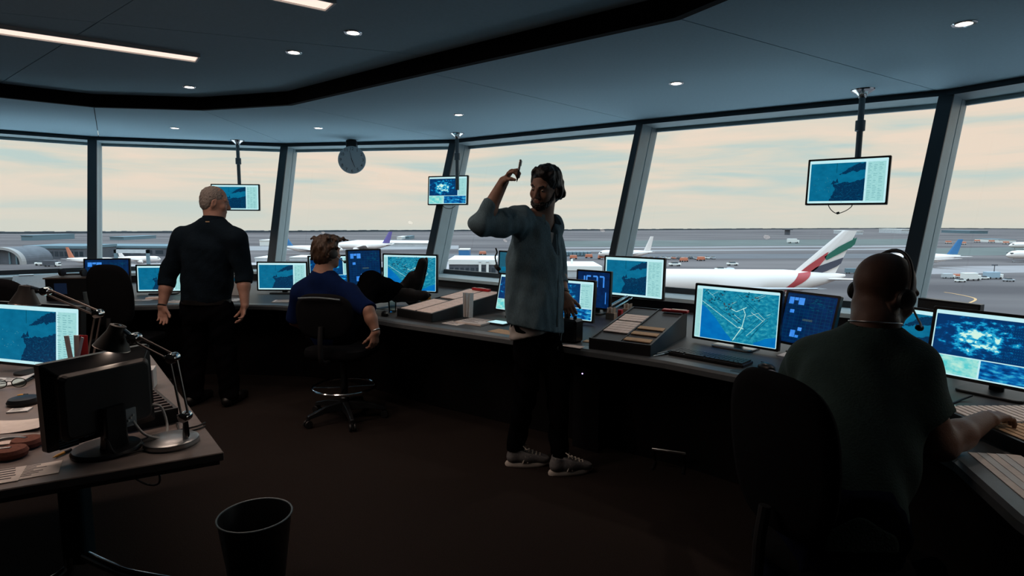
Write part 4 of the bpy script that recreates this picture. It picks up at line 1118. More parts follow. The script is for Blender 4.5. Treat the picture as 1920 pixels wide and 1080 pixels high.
# ---------------------------------------------------------------- man with his boots on the desk
def man_seated():
    base = V(-1.27, 4.36, 0); ORG[0] = base
    root = thing('person', 'man in a navy tee sitting with his boots up on the desk', 'person', base)
    Mskin = skin('skin_fair', (0.38, 0.20, 0.14)); Mtee = mat('navy_tee', (0.003, 0.011, 0.055), 1.0, 0, 0.1, 50, spec=0.1); Mtr = mat('black_jeans', (0.0035, 0.0035, 0.0045), 1.0, spec=0.0)
    Mboot = mat('black_boot', (0.006, 0.006, 0.007), 0.7, spec=0.2)
    H = Frame(A3(613, 472, 4.36), (0.62, 0.78, -0.02), (-0.05, -0.05, 1)); neck = A3(605, 512, 4.34)
    rt = nrm((1, -0.22, 0)); fwd = V(-rt[1], rt[0], 0)
    shL, shR = A3(566, 548, 4.40), A3(652, 550, 4.28)
    pel = A3(620, 630, 4.42); chest = A3(608, 570, 4.36)
    elR, wrR = A3(690, 582, 4.14), A3(705, 622, 4.10); elL = A3(553, 600, 4.45); wrL = A3(590, 625, 4.68)
    hipR, hipL = pel + rt * 0.09, pel - rt * 0.09
    knR, anR = A3(695, 528, 4.83), A3(754, 546, 5.20); knL, anL = A3(668, 560, 4.90), A3(742, 550, 5.12)
    toeR = A3(792, 492, 5.20); heelR = A3(772, 562, 5.22); toeL = A3(796, 554, 5.02); heelL = A3(744, 556, 5.15)
    lo, hi = bbox([H.c + V(0, 0, 0.16), elL, elR, wrR - V(0, 0, 0.2), toeR, toeL, pel], 0.13)
    v = Vol(lo, hi, 0.010, [(H.c - 0.13, H.c + 0.13, 0.0042), (wrR + V(-0.08, -0.08, -0.2), wrR + V(0.08, 0.08, 0.02), 0.004)])
    v.ecap(chest + V(0, 0, 0.03), pel, (0.155, 0.095), (0.14, 0.095), rt, 0.05); v.chain([shL, neck - V(0, 0, 0.05), shR], [0.06, 0.07, 0.06], 0.05)
    head_shape(v, H, neck, 0.055); v.cap(neck, chest + V(0, 0, 0.06), 0.06, 0.08, 0.04)
    v.chain([hipR, knR, knR * 0.6 + anR * 0.4, anR], [0.085, 0.058, 0.053, 0.037], 0.03); v.chain([hipL, knL, knL * 0.6 + anL * 0.4, anL], [0.085, 0.058, 0.053, 0.037], 0.03)
    v.cap(anR, anR * 0.3 + toeR * 0.7, 0.030, 0.020, 0.02); v.cap(anL, anL * 0.3 + toeL * 0.7, 0.030, 0.020, 0.02)
    v.chain([shR, elR, elR * 0.6 + wrR * 0.4, wrR], [0.055, 0.044, 0.043, 0.028], 0.02); v.chain([shL, elL, wrL], [0.055, 0.044, 0.028], 0.02)
    hand_shape(v, wrR, nrm(A3(699, 660, 4.08) - wrR), (-0.6, 0.6, 0.2), (-0.5, -0.5, 0), (0.6, 0.75, 0.85, 0.95), 0.4, 0.92)
    hand_shape(v, wrL, nrm(V(0.5, 0.6, -0.2)), (0, 0, -1), (0.5, -0.5, 0), (0.5, 0.5, 0.5, 0.5), 0.4, 0.97)
    v.build('body', [Mskin], root); eyes(H, root)
    v = Vol(lo, hi, 0.008)
    v.ecap(chest + V(0, 0, 0.05), pel, (0.192, 0.13), (0.18, 0.135), rt, 0.05); v.chain([shL, neck - V(0, 0, 0.05), shR], [0.074, 0.086, 0.074], 0.05)
    v.chain([shR, elR], [0.074, 0.064], 0.03, clip=(elR + nrm(elR - shR) * 0.01, nrm(elR - shR))); v.chain([shL, elL], [0.074, 0.064], 0.03, clip=(elL, nrm(elL - shL)))
    v.ripple(0.0045, 0.17, 2, 8, (1.2, 1.2, 0.4)); v.cap(H(0, 0, -0.09), neck - V(0, 0, 0.02), 0.062, 0.064, 0.006, sub=True); v.plane(pel - V(0, 0, 0.08), (0, 0, -1)); v.build('tee_shirt', [Mtee], root)
    v = Vol(lo, hi, 0.009)
    v.ecap(pel + V(0, 0, 0.04), pel - V(0, 0, 0.02), (0.172, 0.125), (0.18, 0.13), rt, 0.04)
    v.chain([hipR, knR, anR - nrm(anR - knR) * 0.10], [0.110, 0.083, 0.068], 0.03); v.chain([hipL, knL, anL - nrm(anL - knL) * 0.10], [0.110, 0.080, 0.066], 0.03)
    v.ripple(0.006, 0.1, 4); v.build('jeans', [Mtr], root)
    for an, kn, toe, heel in ((anR, knR, toeR, heelR), (anL, knL, toeL, heelL)):
        v = Vol(*bbox([an, toe, heel, an - nrm(an - kn) * 0.16], 0.09), 0.006)
        d = nrm(an - kn); v.chain([an - d * 0.15, an, heel], [0.060, 0.056, 0.046], 0.02); v.chain([heel, (heel + toe) / 2, toe], [0.046, 0.050, 0.042], 0.03); v.cap(an, (an + toe) / 2, 0.054, 0.05, 0.03)
        b = v.build('boot', [Mboot], root)
        sn = nrm(np.cross(np.cross(toe - heel, d), toe - heel)); sn = sn if sn @ d > 0 else -sn
        side = nrm(np.cross(toe - heel, sn)); mb = MB(); rings = []
        for o in (0.034, 0.046):
            ring = []
            for k in range(24):
                a = 2 * math.pi * k / 24; f_ = 0.5 - 0.5 * math.cos(a)
                ring.append(Vector(heel + (toe - heel) * (-0.12 + 1.26 * f_) + side * math.sin(a) * 0.045 + sn * o - base))
            rings.append(ring)
        mb.loft(rings, smooth=True); mb.build('sole', [M_bezel], b)
    v = Vol(H.c - 0.16, H.c + 0.19, 0.0045)
    v.ell(H(0, -0.018, 0.038), (0.084, 0.100, 0.093), H.A, 0.01); v.ell(H(0, -0.05, -0.02), (0.076, 0.064, 0.082), H.A, 0.03); v.ell(H(0, 0.05, 0.092), (0.06, 0.045, 0.034), H.A, 0.03)
    rs = np.random.RandomState(8)
    for k in range(26):
        a = rs.uniform(-2.4, 2.4); hgt = rs.uniform(-0.06, 0.11)
        if abs(a) < 0.9 and hgt < 0.07: continue
        o = (math.sin(a) * 0.08, math.cos(a) * 0.088 - 0.02, hgt); v.cap(H(*o), H(o[0] * 1.1 + rs.uniform(-.02, .02), o[1] * 1.1, o[2] + rs.uniform(-.03, .02)), 0.016, 0.007, 0.022)
    for k in range(7): v.chain([H(rs.uniform(-.04, .05), 0.085, 0.085), H(rs.uniform(-.04, .06), 0.115, 0.10), H(rs.uniform(-.03, .07), 0.14, 0.085)], [0.012, 0.007, 0.0035], 0.008)
    v.ripple(0.003, 0.045, 3, 9, (1, 1, 0.5)); v.ell(H(0, 0.092, -0.045), (0.066, 0.066, 0.112), H.A, 0.012, True)
    for s_ in (-1, 1): v.ell(H(s_ * 0.085, 0.004, -0.03), (0.018, 0.030, 0.036), H.A, 0.01, True)
    v.build('hair', [M_hairbrown], root)
    d = nrm(wrR - elR); c = wrR - d * 0.01 - base
    MB().lathe([(0.030, -0.007), (0.034, 0), (0.030, 0.007)], 20, c, Vector((0, 0, 1)).rotation_difference(Vector(d)).to_matrix(), cap=False).build('bracelet', [M_steel], root)
    headset(H, 'thin black headset on the brown-haired man with his boots up', 0.0, 1)
# ---------------------------------------------------------------- bald man in the right foreground
def man_bald():
    base = V(1.0, 1.75, 0); ORG[0] = base
    root = thing('person', 'bald man in a dark green tee seated at the desk, seen from behind', 'person', base)
    Mskin = skin('skin_dark', (0.13, 0.068, 0.047)); Mtee = mat('dark_green_tee', (0.020, 0.047, 0.044), 0.95, 0, 0.1, 50, 0.3, bscale=150); Mtr = mat('dark_blue_jeans', (0.006, 0.008, 0.018), 1.0, 0, 0.2, 60, spec=0.0)
    H = Frame(A3(1657, 546, 2.06), (0.93, 0.25, -0.30), (0.2, 0.02, 1)); neck = A3(1640, 606, 2.0)
    rt = nrm((0.92, -0.36, 0)); fwd = V(-rt[1], rt[0], 0)
    shL, shR = A3(1522, 678, 2.16), A3(1704, 690, 1.93)
    pel = A3(1560, 985, 1.78); chest = A3(1612, 742, 2.0)
    elR, wrR = A3(1762, 848, 1.86), A3(1846, 815, 2.0); elL, wrL = A3(1480, 742, 2.42), A3(1446, 698, 2.74)
    wrR[2] = 0.838; wrL[2] = 0.79; elR[2] = max(elR[2], 0.80)
    hipR, hipL = pel + rt * 0.10, pel - rt * 0.10
    knR, knL = pel + fwd * 0.44 + rt * 0.16 + V(0, 0, 0.06), pel + fwd * 0.46 - rt * 0.12 + V(0, 0, 0.05)
    anR, anL = V(*(knR + fwd * 0.02)[:2], 0.09), V(*(knL + fwd * 0.0)[:2], 0.09)
    lo, hi = bbox([H.c + V(0, 0, 0.13), wrR + V(0.2, 0.1, 0), wrL + V(-0.15, 0.2, 0), pel, anR, anL], 0.14); lo[2] = 0.02
    v = Vol(lo, hi, 0.010, [(H.c - 0.13, H.c + 0.13, 0.0035), (wrR + V(-0.02, -0.08, -0.06), wrR + V(0.2, 0.12, 0.08), 0.0035), (wrL + V(-0.12, 0.0, -0.05), wrL + V(0.08, 0.2, 0.06), 0.0045)])
    v.ecap(chest + V(0, 0, 0.02), pel, (0.165, 0.10), (0.145, 0.10), rt, 0.05); v.chain([shL, neck - V(0, 0, 0.10), shR], [0.06, 0.065, 0.06], 0.05)
    head_shape(v, H, neck, 0.058, 1.13, 1.08); v.cap(neck, chest + V(0, 0, 0.08), 0.062, 0.08, 0.03)
    v.chain([hipR, knR, knR * 0.6 + anR * 0.4, anR], [0.095, 0.062, 0.055, 0.038], 0.03); v.chain([hipL, knL, knL * 0.6 + anL * 0.4, anL], [0.095, 0.062, 0.055, 0.038], 0.03)
    v.chain([shR, elR, elR * 0.62 + wrR * 0.38, wrR], [0.062, 0.049, 0.048, 0.031], 0.025); v.chain([shL, elL, elL * 0.62 + wrL * 0.38, wrL], [0.062, 0.049, 0.047, 0.031], 0.025)
    hand_shape(v, wrR, nrm(V(0.86, 0.42, 0.03)), (0.1, 0.0, -1), (-0.5, 0.8, 0), (0.50, 0.55, 0.6, 0.7), 0.5, 1.05)
    hand_shape(v, wrL, nrm(V(-0.35, 0.9, 0.0)), (0, 0, -1), (0.9, 0.3, 0), (0.5, 0.5, 0.55, 0.6), 0.4, 1.05)
    v.build('body', [Mskin], root); eyes(H, root)
    v = Vol(lo, hi, 0.0075)
    v.ecap(chest + V(0, 0, 0.04), pel, (0.208, 0.145), (0.195, 0.155), rt, 0.06)
    v.chain([shL + V(0, 0, 0.004), neck - V(0, 0, 0.072), shR + V(0, 0, 0.004)], [0.080, 0.090, 0.080], 0.06)
    m_ = shR + (elR - shR) * 0.66; d = nrm(elR - shR); v.chain([shR, m_], [0.088, 0.082], 0.035, clip=(m_, d))
    m2 = shL + (elL - shL) * 0.66; d2 = nrm(elL - shL); v.chain([shL, m2], [0.085, 0.080], 0.035, clip=(m2, d2))
    v.ripple(0.0055, 0.17, 2, 8, (1.2, 1.2, 0.4))
    v.cap(H(0, 0, -0.09), neck - V(0, 0, 0.012), 0.070, 0.076, 0.006, sub=True); v.plane(pel - V(0, 0, 0.02), (0, 0, -1))
    v.build('tee_shirt', [Mtee], root)
    # thin necklace
    mb = MB(); pts = [Vector(neck - base + V(0, 0, 0.004 - 0.012 * math.cos(a)) + (rt * math.cos(a + 1.57) + fwd * math.sin(a + 1.57)) * 0.079) for a in [2 * math.pi * k / 28 for k in range(28)]]
    mb.tube(pts, 0.0022, 6, closed=True); mb.build('necklace', [M_steel], root)
    v = Vol(V(lo[0], lo[1], 0.05), V(hi[0], hi[1], pel[2] + 0.16), 0.010)
    v.ecap(pel + V(0, 0, 0.05), pel - V(0, 0, 0.02), (0.20, 0.165), (0.20, 0.165), rt, 0.04)
    v.chain([hipR, knR, anR], [0.118, 0.088, 0.072], 0.03); v.chain([hipL, knL, anL], [0.118, 0.088, 0.072], 0.03); v.ripple(0.006, 0.1, 4); v.plane((0, 0, 0.07), (0, 0, -1)); v.build('jeans', [Mtr], root)
    for a in (anR, anL): shoe_plain(root, a, fwd, base)
    headset(H, 'black headset with a silver microphone arm on the bald man', 0.0, 1, 1.14)
man_raised(); man_grey(); man_seated(); man_bald()
# ================================================================ CHAIRS
M_chairarm = mat('chair_metal', (0.03, 0.034, 0.038), 0.35, 0.6)
M_fabric = mat('black_fabric', (0.005, 0.0055, 0.007), 0.95, 0, 0.2, 200, spec=0.1)
def office_chair(label, loc, fwd, seat=0.5, backtop=1.0, bw=0.42, backoff=0.24, ring=True, arms=False, rear_bar=False, recline=0.12):
    a = math.atan2(fwd[1], fwd[0]) - math.pi / 2                 # local +Y is the sitter's forward
    t = thing('office_chair', label, 'chair', (loc[0], loc[1], 0), a)
    MB().lathe([(0.034, 0.06), (0.034, 0.17), (0.026, 0.18), (0.026, seat - 0.11), (0.05, seat - 0.10), (0.05, seat - 0.07)], 18).build('column', [M_chairarm], t)
    for k in range(5):
        b = 2 * math.pi * k / 5 + 0.35; d = Vector((math.cos(b), math.sin(b), 0)); n = Vector((-d.y, d.x, 0))
        rings = []
        for r_, w, z0, z1 in ((0.03, 0.030, 0.075, 0.145), (0.16, 0.024, 0.085, 0.13), (0.30, 0.018, 0.062, 0.088)):
            rings.append([d * r_ + n * w + Vector((0, 0, z0)), d * r_ + n * w * 0.7 + Vector((0, 0, z1)), d * r_ - n * w * 0.7 + Vector((0, 0, z1)), d * r_ - n * w + Vector((0, 0, z0))])
        MB().loft(rings).build('base_arm', [M_chairarm], t, bevel=0.004)
        R = Vector((0, 0, 1)).rotation_difference(n).to_matrix()
        c = MB()
        for s_ in (-1, 1): c.lathe([(0.004, -0.008), (0.026, -0.008), (0.029, 0), (0.026, 0.008), (0.004, 0.008)], 16, d * 0.295 + n * 0.016 * s_ + Vector((0, 0, 0.0305)), R)
        c.box(d * 0.295 + Vector((0, 0, 0.05)), (0.02, 0.02, 0.03)); c.build('caster', [M_plast], t)
    if ring:
        m = MB(); m.tube([(0.232 * math.cos(q), 0.232 * math.sin(q), 0.255) for q in [2 * math.pi * k / 48 for k in range(48)]], 0.0105, 10, closed=True)
        for k in range(4):
            q = math.pi / 2 * k + 0.4; m.tube([(0.03 * math.cos(q), 0.03 * math.sin(q), 0.25), (0.232 * math.cos(q), 0.232 * math.sin(q), 0.255)], 0.007, 8)
        m.build('foot_ring', [M_chrome], t)
    sq = rrect(0.47, 0.45, 0.10, 7)
    MB().loft([[Vector((x * g, y * g, seat + z)) for x, y in sq] for g, z in ((0.86, -0.075), (0.97, -0.06), (1.0, -0.03), (0.97, 0.0), (0.80, 0.012))], smooth=True).build('seat', [M_fabric], t, angle=60)
    bh = backtop - seat - 0.10
    rings = []
    pr = []
    n_ = 40
    for k in range(n_):
        q = 2 * math.pi * k / n_; e = 3.2
        cx = math.copysign(abs(math.cos(q)) ** (2 / e), math.cos(q)); cz = math.copysign(abs(math.sin(q)) ** (2 / e), math.sin(q)); pr.append((cx * bw / 2 * (1 - 0.10 * (cz < 0) * abs(cz)), cz * bh / 2))
    zc = seat + 0.10 + bh / 2
    for g, yy in ((0.80, 0.028), (0.96, 0.020), (1.0, 0.0), (0.96, -0.022), (0.82, -0.034)):
        rings.append([Vector((x * g, -backoff + yy + 0.35 * x * x - recline * z * g, zc + z * g)) for x, z in pr])
    MB().loft(rings, smooth=True).build('backrest', [M_fabric], t, angle=60)
    MB().tube(spline([(0, -0.05, seat - 0.075), (0, -backoff - 0.02, seat - 0.065), (0, -backoff - 0.055, seat + 0.05), (0, -backoff - 0.04, seat + 0.20)], 6), 0.018, 10).build('back_support', [M_plast], t)
    if rear_bar:
        MB().tube(spline([(-bw * 0.36, -backoff - 0.045 - recline * bh * 0.4, zc + bh * 0.40), (0, -backoff - 0.055 - recline * bh * 0.4, zc + bh * 0.43), (bw * 0.36, -backoff - 0.045 - recline * bh * 0.4, zc + bh * 0.40)], 5), 0.007, 8).build('back_rail', [M_polegrey], t)
    if arms:
        for s_ in (-1, 1):
            g = MB(); g.tube(spline([(s_ * 0.20, -0.02, seat - 0.06), (s_ * 0.28, -0.02, seat - 0.05), (s_ * 0.29, -0.02, seat + 0.10), (s_ * 0.29, 0.0, seat + 0.17)], 5), 0.014, 8)
            g.box((s_ * 0.29, 0.0, seat + 0.185), (0.07, 0.24, 0.028)); g.build('armrest', [M_plast], t)
    return t
office_chair('black chair with a chrome foot ring under the man in the navy tee', (-1.27, 4.34), (0.21, 0.98), 0.57, 1.0, 0.44, 0.27, True, False, True, 0.05)
office_chair('large black chair back beside the bald man', (1.10, 1.82), (0.93, 0.36), 0.47, 1.085, 0.40, 0.31, False, False)
office_chair('empty black chair in front of the navy screen under the leftmost post', (-3.30, 4.98), (-0.05, 1.0), 0.50, 1.14, 0.36, 0.22, False)
office_chair('empty black chair cut off by the left edge behind the radar screen', (-3.45, 4.05), (-0.2, 0.98), 0.50, 1.12, 0.44, 0.24, False)
# ================================================================ THE DESK IN THE LEFT FOREGROUND
M_table = mat('table_laminate', (0.17, 0.14, 0.13), 0.42, 0, 0.10, 25)
M_tedge = mat('table_edge', (0.05, 0.045, 0.043), 0.6)
Q0 = onz(420, 848, 0.75).xy; UU = Vector((-0.872, -0.49)).normalized(); VV = Vector((-0.62, 0.785)).normalized()
def tp(a, b): p = Q0 + UU * a + VV * b; return p
t = thing('side_desk', 'dark laminate desk in the left foreground holding the monitor turned away', 'desk', (Q0.x, Q0.y, 0))
o3 = lambda p, z=0: Vector((p.x - Q0.x, p.y - Q0.y, z))
poly = [tp(0, 0), tp(0, 1.87), tp(1.5, 1.87), tp(1.9, 0)]
MB().prism([o3(p) for p in poly], 0.722, 0.75).build('desk_top', [M_table], t, bevel=0.003)
ipoly = [tp(0.012, 0.012), tp(0.012, 1.86), tp(1.49, 1.86), tp(1.88, 0.012)]
MB().prism([o3(p) for p in ipoly], 0.706, 0.7215).build('under_frame', [M_tedge], t)
cl = onz(150, 1045, 0.10).xy; cl = Vector((cl.x, cl.y))
M_blue = mat('blue_grey_metal', (0.035, 0.075, 0.10), 0.35, 0.7)
MB().prism([o3(cl + Vector(p)) for p in rrect(0.105, 0.075, 0.02, 5)], 0.09, 0.706).build('leg_column', [M_blue], t)
f = MB()
e1, e2 = onz(300, 1090, 0.03).xy, onz(100, 1092, 0.03).xy
f.tube(spline([o3(cl + Vector((0.03, -0.02)), 0.125), o3(cl.lerp(e1, 0.35), 0.075), o3(cl.lerp(e1, 0.7), 0.045), o3(cl + (e1 - cl) * 1.6, 0.03)], 6), 0.022, 12)
f.build('foot_bar', [M_chrome], t)
f = MB(); f.tube(spline([o3(cl + Vector((-0.02, -0.03)), 0.125), o3(cl.lerp(e2, 0.4), 0.075), o3(cl + (e2 - cl) * 1.0, 0.04), o3(cl + (e2 - cl) * 2.2, 0.028)], 6), 0.022, 12); f.build('foot_bar', [M_chrome], t)
f = MB(); f.tube(spline([o3(onz(330, 850, 0.72).xy.lerp(tp(.3, .9), .3), 0.705), o3(onz(300, 900, 0.5).xy, 0.5), o3(onz(275, 908, 0.45).xy, 0.45), o3(onz(238, 910, 0.55).xy, 0.60)], 6), 0.004, 6); f.build('hanging_cable', [M_cable], t)
# monitor turned away
mback = monitor('black monitor turned away on the left foreground desk, rear connectors showing', (-1.392, 1.915, 0.935), (-0.14, -0.30), 0.345, 0.28, 'panel', -0.02, 'none', seed=30)
def L_(t, x, y, z): return (x, y, z)
nb = MB(); zb = DZ - 0.935
nb.lathe([(0.10, zb + 0.0005), (0.102, zb + 0.008), (0.096, zb + 0.016), (0.02, zb + 0.018)], 36, (0.01, 0.05, 0)); nb.build('foot', [M_bezel], mback)
nb = MB(); nb.loft([[Vector((x, y + 0.078, z)) for x, y in rrect(w, 0.035, 0.008, 3)] for w, z in ((0.085, zb + 0.016), (0.075, zb + 0.05), (0.07, -0.03))]); nb.build('neck', [M_bezel], mback)
nb = MB(); nb.loft([[Vector((x, 0.058 + o, z - 0.005)) for x, z in rrect(0.29 * g, 0.215 * g, 0.02, 4)] for g, o in ((1, -0.03), (1, 0.0), (0.93, 0.012), (0.90, 0.014))]); nb.build('rear_cover', [M_plast], mback, bevel=0.002)
M_label = mat('grey_label', (0.30, 0.36, 0.40), 0.5); M_wcable = mat('white_cable', (0.55, 0.54, 0.52), 0.5)
nb = MB(); nb.box((-0.055, 0.079, -0.085), (0.038, 0.008, 0.062)); nb.build('connector_plate', [M_label], mback, bevel=0.001)
nb = MB()
for k in range(3): nb.box((-0.062 + 0.008 * k, 0.085, -0.078 - 0.008 * k), (0.005, 0.004, 0.008))
nb.build('plug', [M_white], mback)
nb = MB()
for k in range(5): nb.box((0.125, 0.0585, -0.098 - 0.008 * k), (0.055, 0.001, 0.003))
for k in range(3): nb.box((0.075 - 0.016 * k, 0.0600, -0.105), (0.012, 0.004, 0.018))
nb.build('rear_ports', [mat('port_grey', (0.03, 0.06, 0.09), 0.4)], mback)
nb = MB(); nb.tube(spline([(-0.06, 0.086, -0.10), (-0.062, 0.13, -0.135), (-0.085, 0.15, zb + 0.03), (-0.135, 0.13, zb + 0.012), (-0.175, 0.09, zb + 0.035), (-0.178, 0.06, -0.09), (-0.155, 0.045, -0.075)], 8), 0.0042, 8); nb.build('white_cable', [M_wcable], mback)
nb = MB(); nb.tube(spline([(0.03, 0.06, -0.12), (0.035, 0.10, zb + 0.05), (0.03, 0.14, zb + 0.012), (-0.05, 0.17, zb + 0.006), (-0.16, 0.16, zb + 0.005), (-0.26, 0.02, zb + 0.005)], 8), 0.0035, 6); nb.build('power_cable', [M_cable], mback)
monitor('large radar screen on the left foreground desk facing the viewer', (-2.32, 2.82, 0.945), (0.955, -0.27), 0.56, 0.315, 'radar', 0.08, 'foot', seed=31)
# two jointed desk lamps
M_shade = mat('lamp_shade_paint', (0.045, 0.042, 0.04), 0.4, 0.5); M_rod = mat('lamp_rod', (0.34, 0.30, 0.28), 0.3, 0.9); M_glow = mat('lamp_inside', (0.8, 0.7, 0.65), 0.5, emit=(1.0, 0.72, 0.60), es=1.6)
def desk_lamp(label, base, jl, elbow, jh, shade, sdir, size=1.0, watts=1.2):
    base = Vector(base); t = thing('desk_lamp', label, 'lamp', base, 0, 'jointed desk lamps')
    P = [Vector(p) - base for p in (jl, elbow, jh, shade)]
    MB().lathe([(0.084, 0.0005), (0.086, 0.006), (0.084, 0.018), (0.078, 0.022), (0.012, 0.023)], 40, (0, 0, 0)).build('base', [M_steel], t)
    st = Vector((P[0].x, P[0].y, 0))
    MB().tube([st + Vector((0, 0, 0.022)), st + Vector((0, 0, 0.06)), P[0]], [0.012, 0.010, 0.008], 12).build('stem', [M_chrome], t)
    def arm(a, b, nm):
        d = (b - a).normalized(); n = Vector((0, 1, 0)).cross(d).normalized() * 0.012
        m = MB(); m.tube([a + n, b + n], 0.0042, 8); m.tube([a - n, b - n], 0.0042, 8); m.build(nm, [M_rod], t)
    arm(P[0], P[1], 'lower_arm'); arm(P[1], P[2], 'upper_arm')
    for p in P[:3]:
        m = MB(); R = Rx(math.pi / 2); m.lathe([(0.004, -0.020), (0.017, -0.018), (0.019, 0), (0.017, 0.018), (0.004, 0.020)], 16, p, R)
        m.tube([p + Vector((-0.02, -0.012, 0.006)), p + Vector((0.022, -0.012, 0.012))], 0.0045, 8); m.build('joint', [M_chrome], t)
    s = P[3]; dv = Vector(sdir).normalized(); R = Vector((0, 0, -1)).rotation_difference(dv).to_matrix()
    sh = MB(); k = size
    sh.lathe([(0.018 * k, 0.055 * k), (0.034 * k, 0.052 * k), (0.040 * k, 0.02 * k), (0.076 * k, -0.055 * k), (0.073 * k, -0.055 * k), (0.037 * k, 0.018 * k), (0.030 * k, 0.045 * k)], 36, s, R, cap=False); so = sh.build('shade', [M_shade], t)
    MB().lathe([(0.0755 * k, -0.0555 * k), (0.0775 * k, -0.0585 * k), (0.072 * k, -0.060 * k), (0.071 * k, -0.0555 * k)], 36, s, R, cap=False).build('rim', [M_rod], so)
    MB().lathe([(0.001, -0.038 * k), (0.018 * k, -0.03 * k), (0.024 * k, -0.008 * k), (0.014 * k, 0.02 * k)], 18, s, R).build('bulb', [M_glow], t)
    MB().tube([P[2], s - dv * 0.05 * k], 0.007, 8).build('shade_bracket', [M_chrome], t)
    ld = bpy.data.lights.new('lamp_bulb', 'SPOT'); ld.energy = watts; ld.color = (1.0, 0.76, 0.6); ld.spot_size = math.radians(130); ld.spot_blend = 0.5; ld.shadow_soft_size = 0.02
    lo = bpy.data.objects.new('lamp_bulb', ld); COL.objects.link(lo); lo.parent = t; lo.location = s + dv * 0.065 * k
    lo.rotation_euler = Vector((0, 0, -1)).rotation_difference(dv).to_euler()
Y1 = onz(322, 832, DZ).y
b1 = onz(322, 832, DZ)
desk_lamp('jointed metal desk lamp on a round base at the near corner of the left desk', b1, at(347, 781, Y1), at(324, 671, Y1), at(252, 634, Y1), at(216, 630, Y1), (-0.30, -0.1, -1), 0.72, 0.5)
Y2 = 2.50
b2 = Vector(at(150, 700, Y2)); b2.z = DZ
desk_lamp('second jointed desk lamp behind the left radar screen', b2, at(166, 688, Y2), at(184, 588, Y2), at(86, 546, Y2), at(48, 552, Y2), (-0.10, -0.1, -1), 0.72, 3.0)
# ================================================================ LOOSE THINGS
M_paper = mat('paper', (0.78, 0.72, 0.68), 0.9, 0, 0.06, 40); M_paper2 = mat('bluish_paper', (0.66, 0.70, 0.72), 0.9, 0, 0.06, 40); M_card = mat('pinkish_card', (0.90, 0.75, 0.68), 0.9, 0, 0.10, 50)
M_tan = mat('tan_card', (0.60, 0.40, 0.24), 0.85, 0, 0.1, 50); M_red = mat('red_plastic', (0.60, 0.02, 0.025), 0.4); M_ink = mat('ink_print', (0.06, 0.06, 0.07), 0.9); M_wood = mat('pale_wood', (0.45, 0.33, 0.25), 0.7, 0, 0.15, 20)
M_yel = mat('yellow_plastic', (0.60, 0.30, 0.03), 0.5); M_brown = mat('brown_foam', (0.20, 0.07, 0.045), 0.9, 0, 0.2, 90)
def flat(name, label, cat, px, z, w, d, rz, h=0.003, m=None, lines=0, group=None, curl=0.0):
    """a sheet or pad lying at height z under the pixel, w x d, with printed lines as a part"""
    p = onz(px[0], px[1], z + h)
    t = thing(name, label, cat, (p.x, p.y, z), rz, group)
    mb = MB()
    if curl:
        rings = []
        for k in range(9):
            x = -w / 2 + w * k / 8; zz = curl * abs(2 * k / 8 - 1) ** 2
            rings.append([Vector((x, -d / 2, 0.0006 + zz)), Vector((x, d / 2, 0.0006 + zz)), Vector((x, d / 2, h + zz)), Vector((x, -d / 2, h + zz))])
        mb.loft(rings)
    else: mb.box((0, 0, h / 2 + 0.0004), (w, d, h))
    mb.build('sheet', [m or M_paper], t)
    if lines:
        mb = MB(); r = random.Random(lines)
        for k in range(lines):
            y = d * (0.42 - 0.84 * k / lines); ww = w * (0.45 + 0.35 * r.random()); mb.box((-(w * 0.84 - ww) / 2, y, h + 0.0009), (ww, d * 0.25 / lines, 0.0004))
        mb.build('print', [M_ink], t)
    return t
# wedge-shaped trays for flight strips
STRIPMESH = {}
def tray(label, FL, FR, BR, hf, hb, wall=0.012, mats=None, mid=True, slots=0):
    FL, FR, BR = [Vector((p.x, p.y, 0)) for p in (FL, FR, BR)]
    o = FL; x = (FR - FL); w = x.length; x = x / w; yv = (BR - FR); yv = yv - x * yv.dot(x); d = yv.length; y = yv / d
    t = thing('strip_tray', label, 'tray', (o.x, o.y, DZ), math.atan2(x.y, x.x), None)
    prof = [(0, 0.001), (d, 0.001), (d, hb), (d - 0.01, hb), (0.012, hf), (0, hf)]
    ft = lambda yy: hf + (hb - hf) * yy / d
    mb = MB()
    mb.loft([[Vector((xx, a, b)) for a, b in prof] for xx in (0, wall)]); mb.loft([[Vector((xx, a, b)) for a, b in prof] for xx in (w - wall, w)])
    mb.loft([[Vector((xx, a, b - 0.008 if b > 0.01 else b)) for a, b in prof] for xx in (wall, w - wall)])
    mb.box((w / 2, wall / 2, hf / 2 + 0.001), (w, wall, hf)); mb.box((w / 2, d - wall / 2, hb / 2), (w, wall, hb - 0.002))
    mb.build('box', [mats or M_tray], t)
    if mid:
        mb = MB(); mb.loft([[Vector((xx, a, b)) for a, b in ((0.012, hf - 0.008), (d - 0.012, hb - 0.009), (d - 0.012, hb), (0.012, hf))] for xx in (w / 2 - 0.003, w / 2 + 0.003)]); mb.build('divider', [M_tray], t)
    if slots:
        for k in range(slots):
            yy = 0.02 + (d - 0.04) * (k + 0.5) / slots; sl = (hb - hf) / d
            mb = MB()
            for xa, xb, dz in ((wall, w * 0.52, 0.0), (w * 0.56, w - wall, 0.0)): mb.box(((xa + xb) / 2, yy + (0.006 if xa > 0.1 else 0), ft(yy) - 0.002), (xb - xa, 0.010, 0.012))
            mb.build('slat', [M_slat], t)
    return t, w, d, ft
M_tray = mat('tray_grey', (0.028, 0.030, 0.033), 0.5); M_slat = mat('tray_slat', (0.16, 0.12, 0.11), 0.5)
ORD = 'first second third fourth fifth sixth seventh eighth ninth tenth eleventh twelfth thirteenth fourteenth fifteenth'.split()
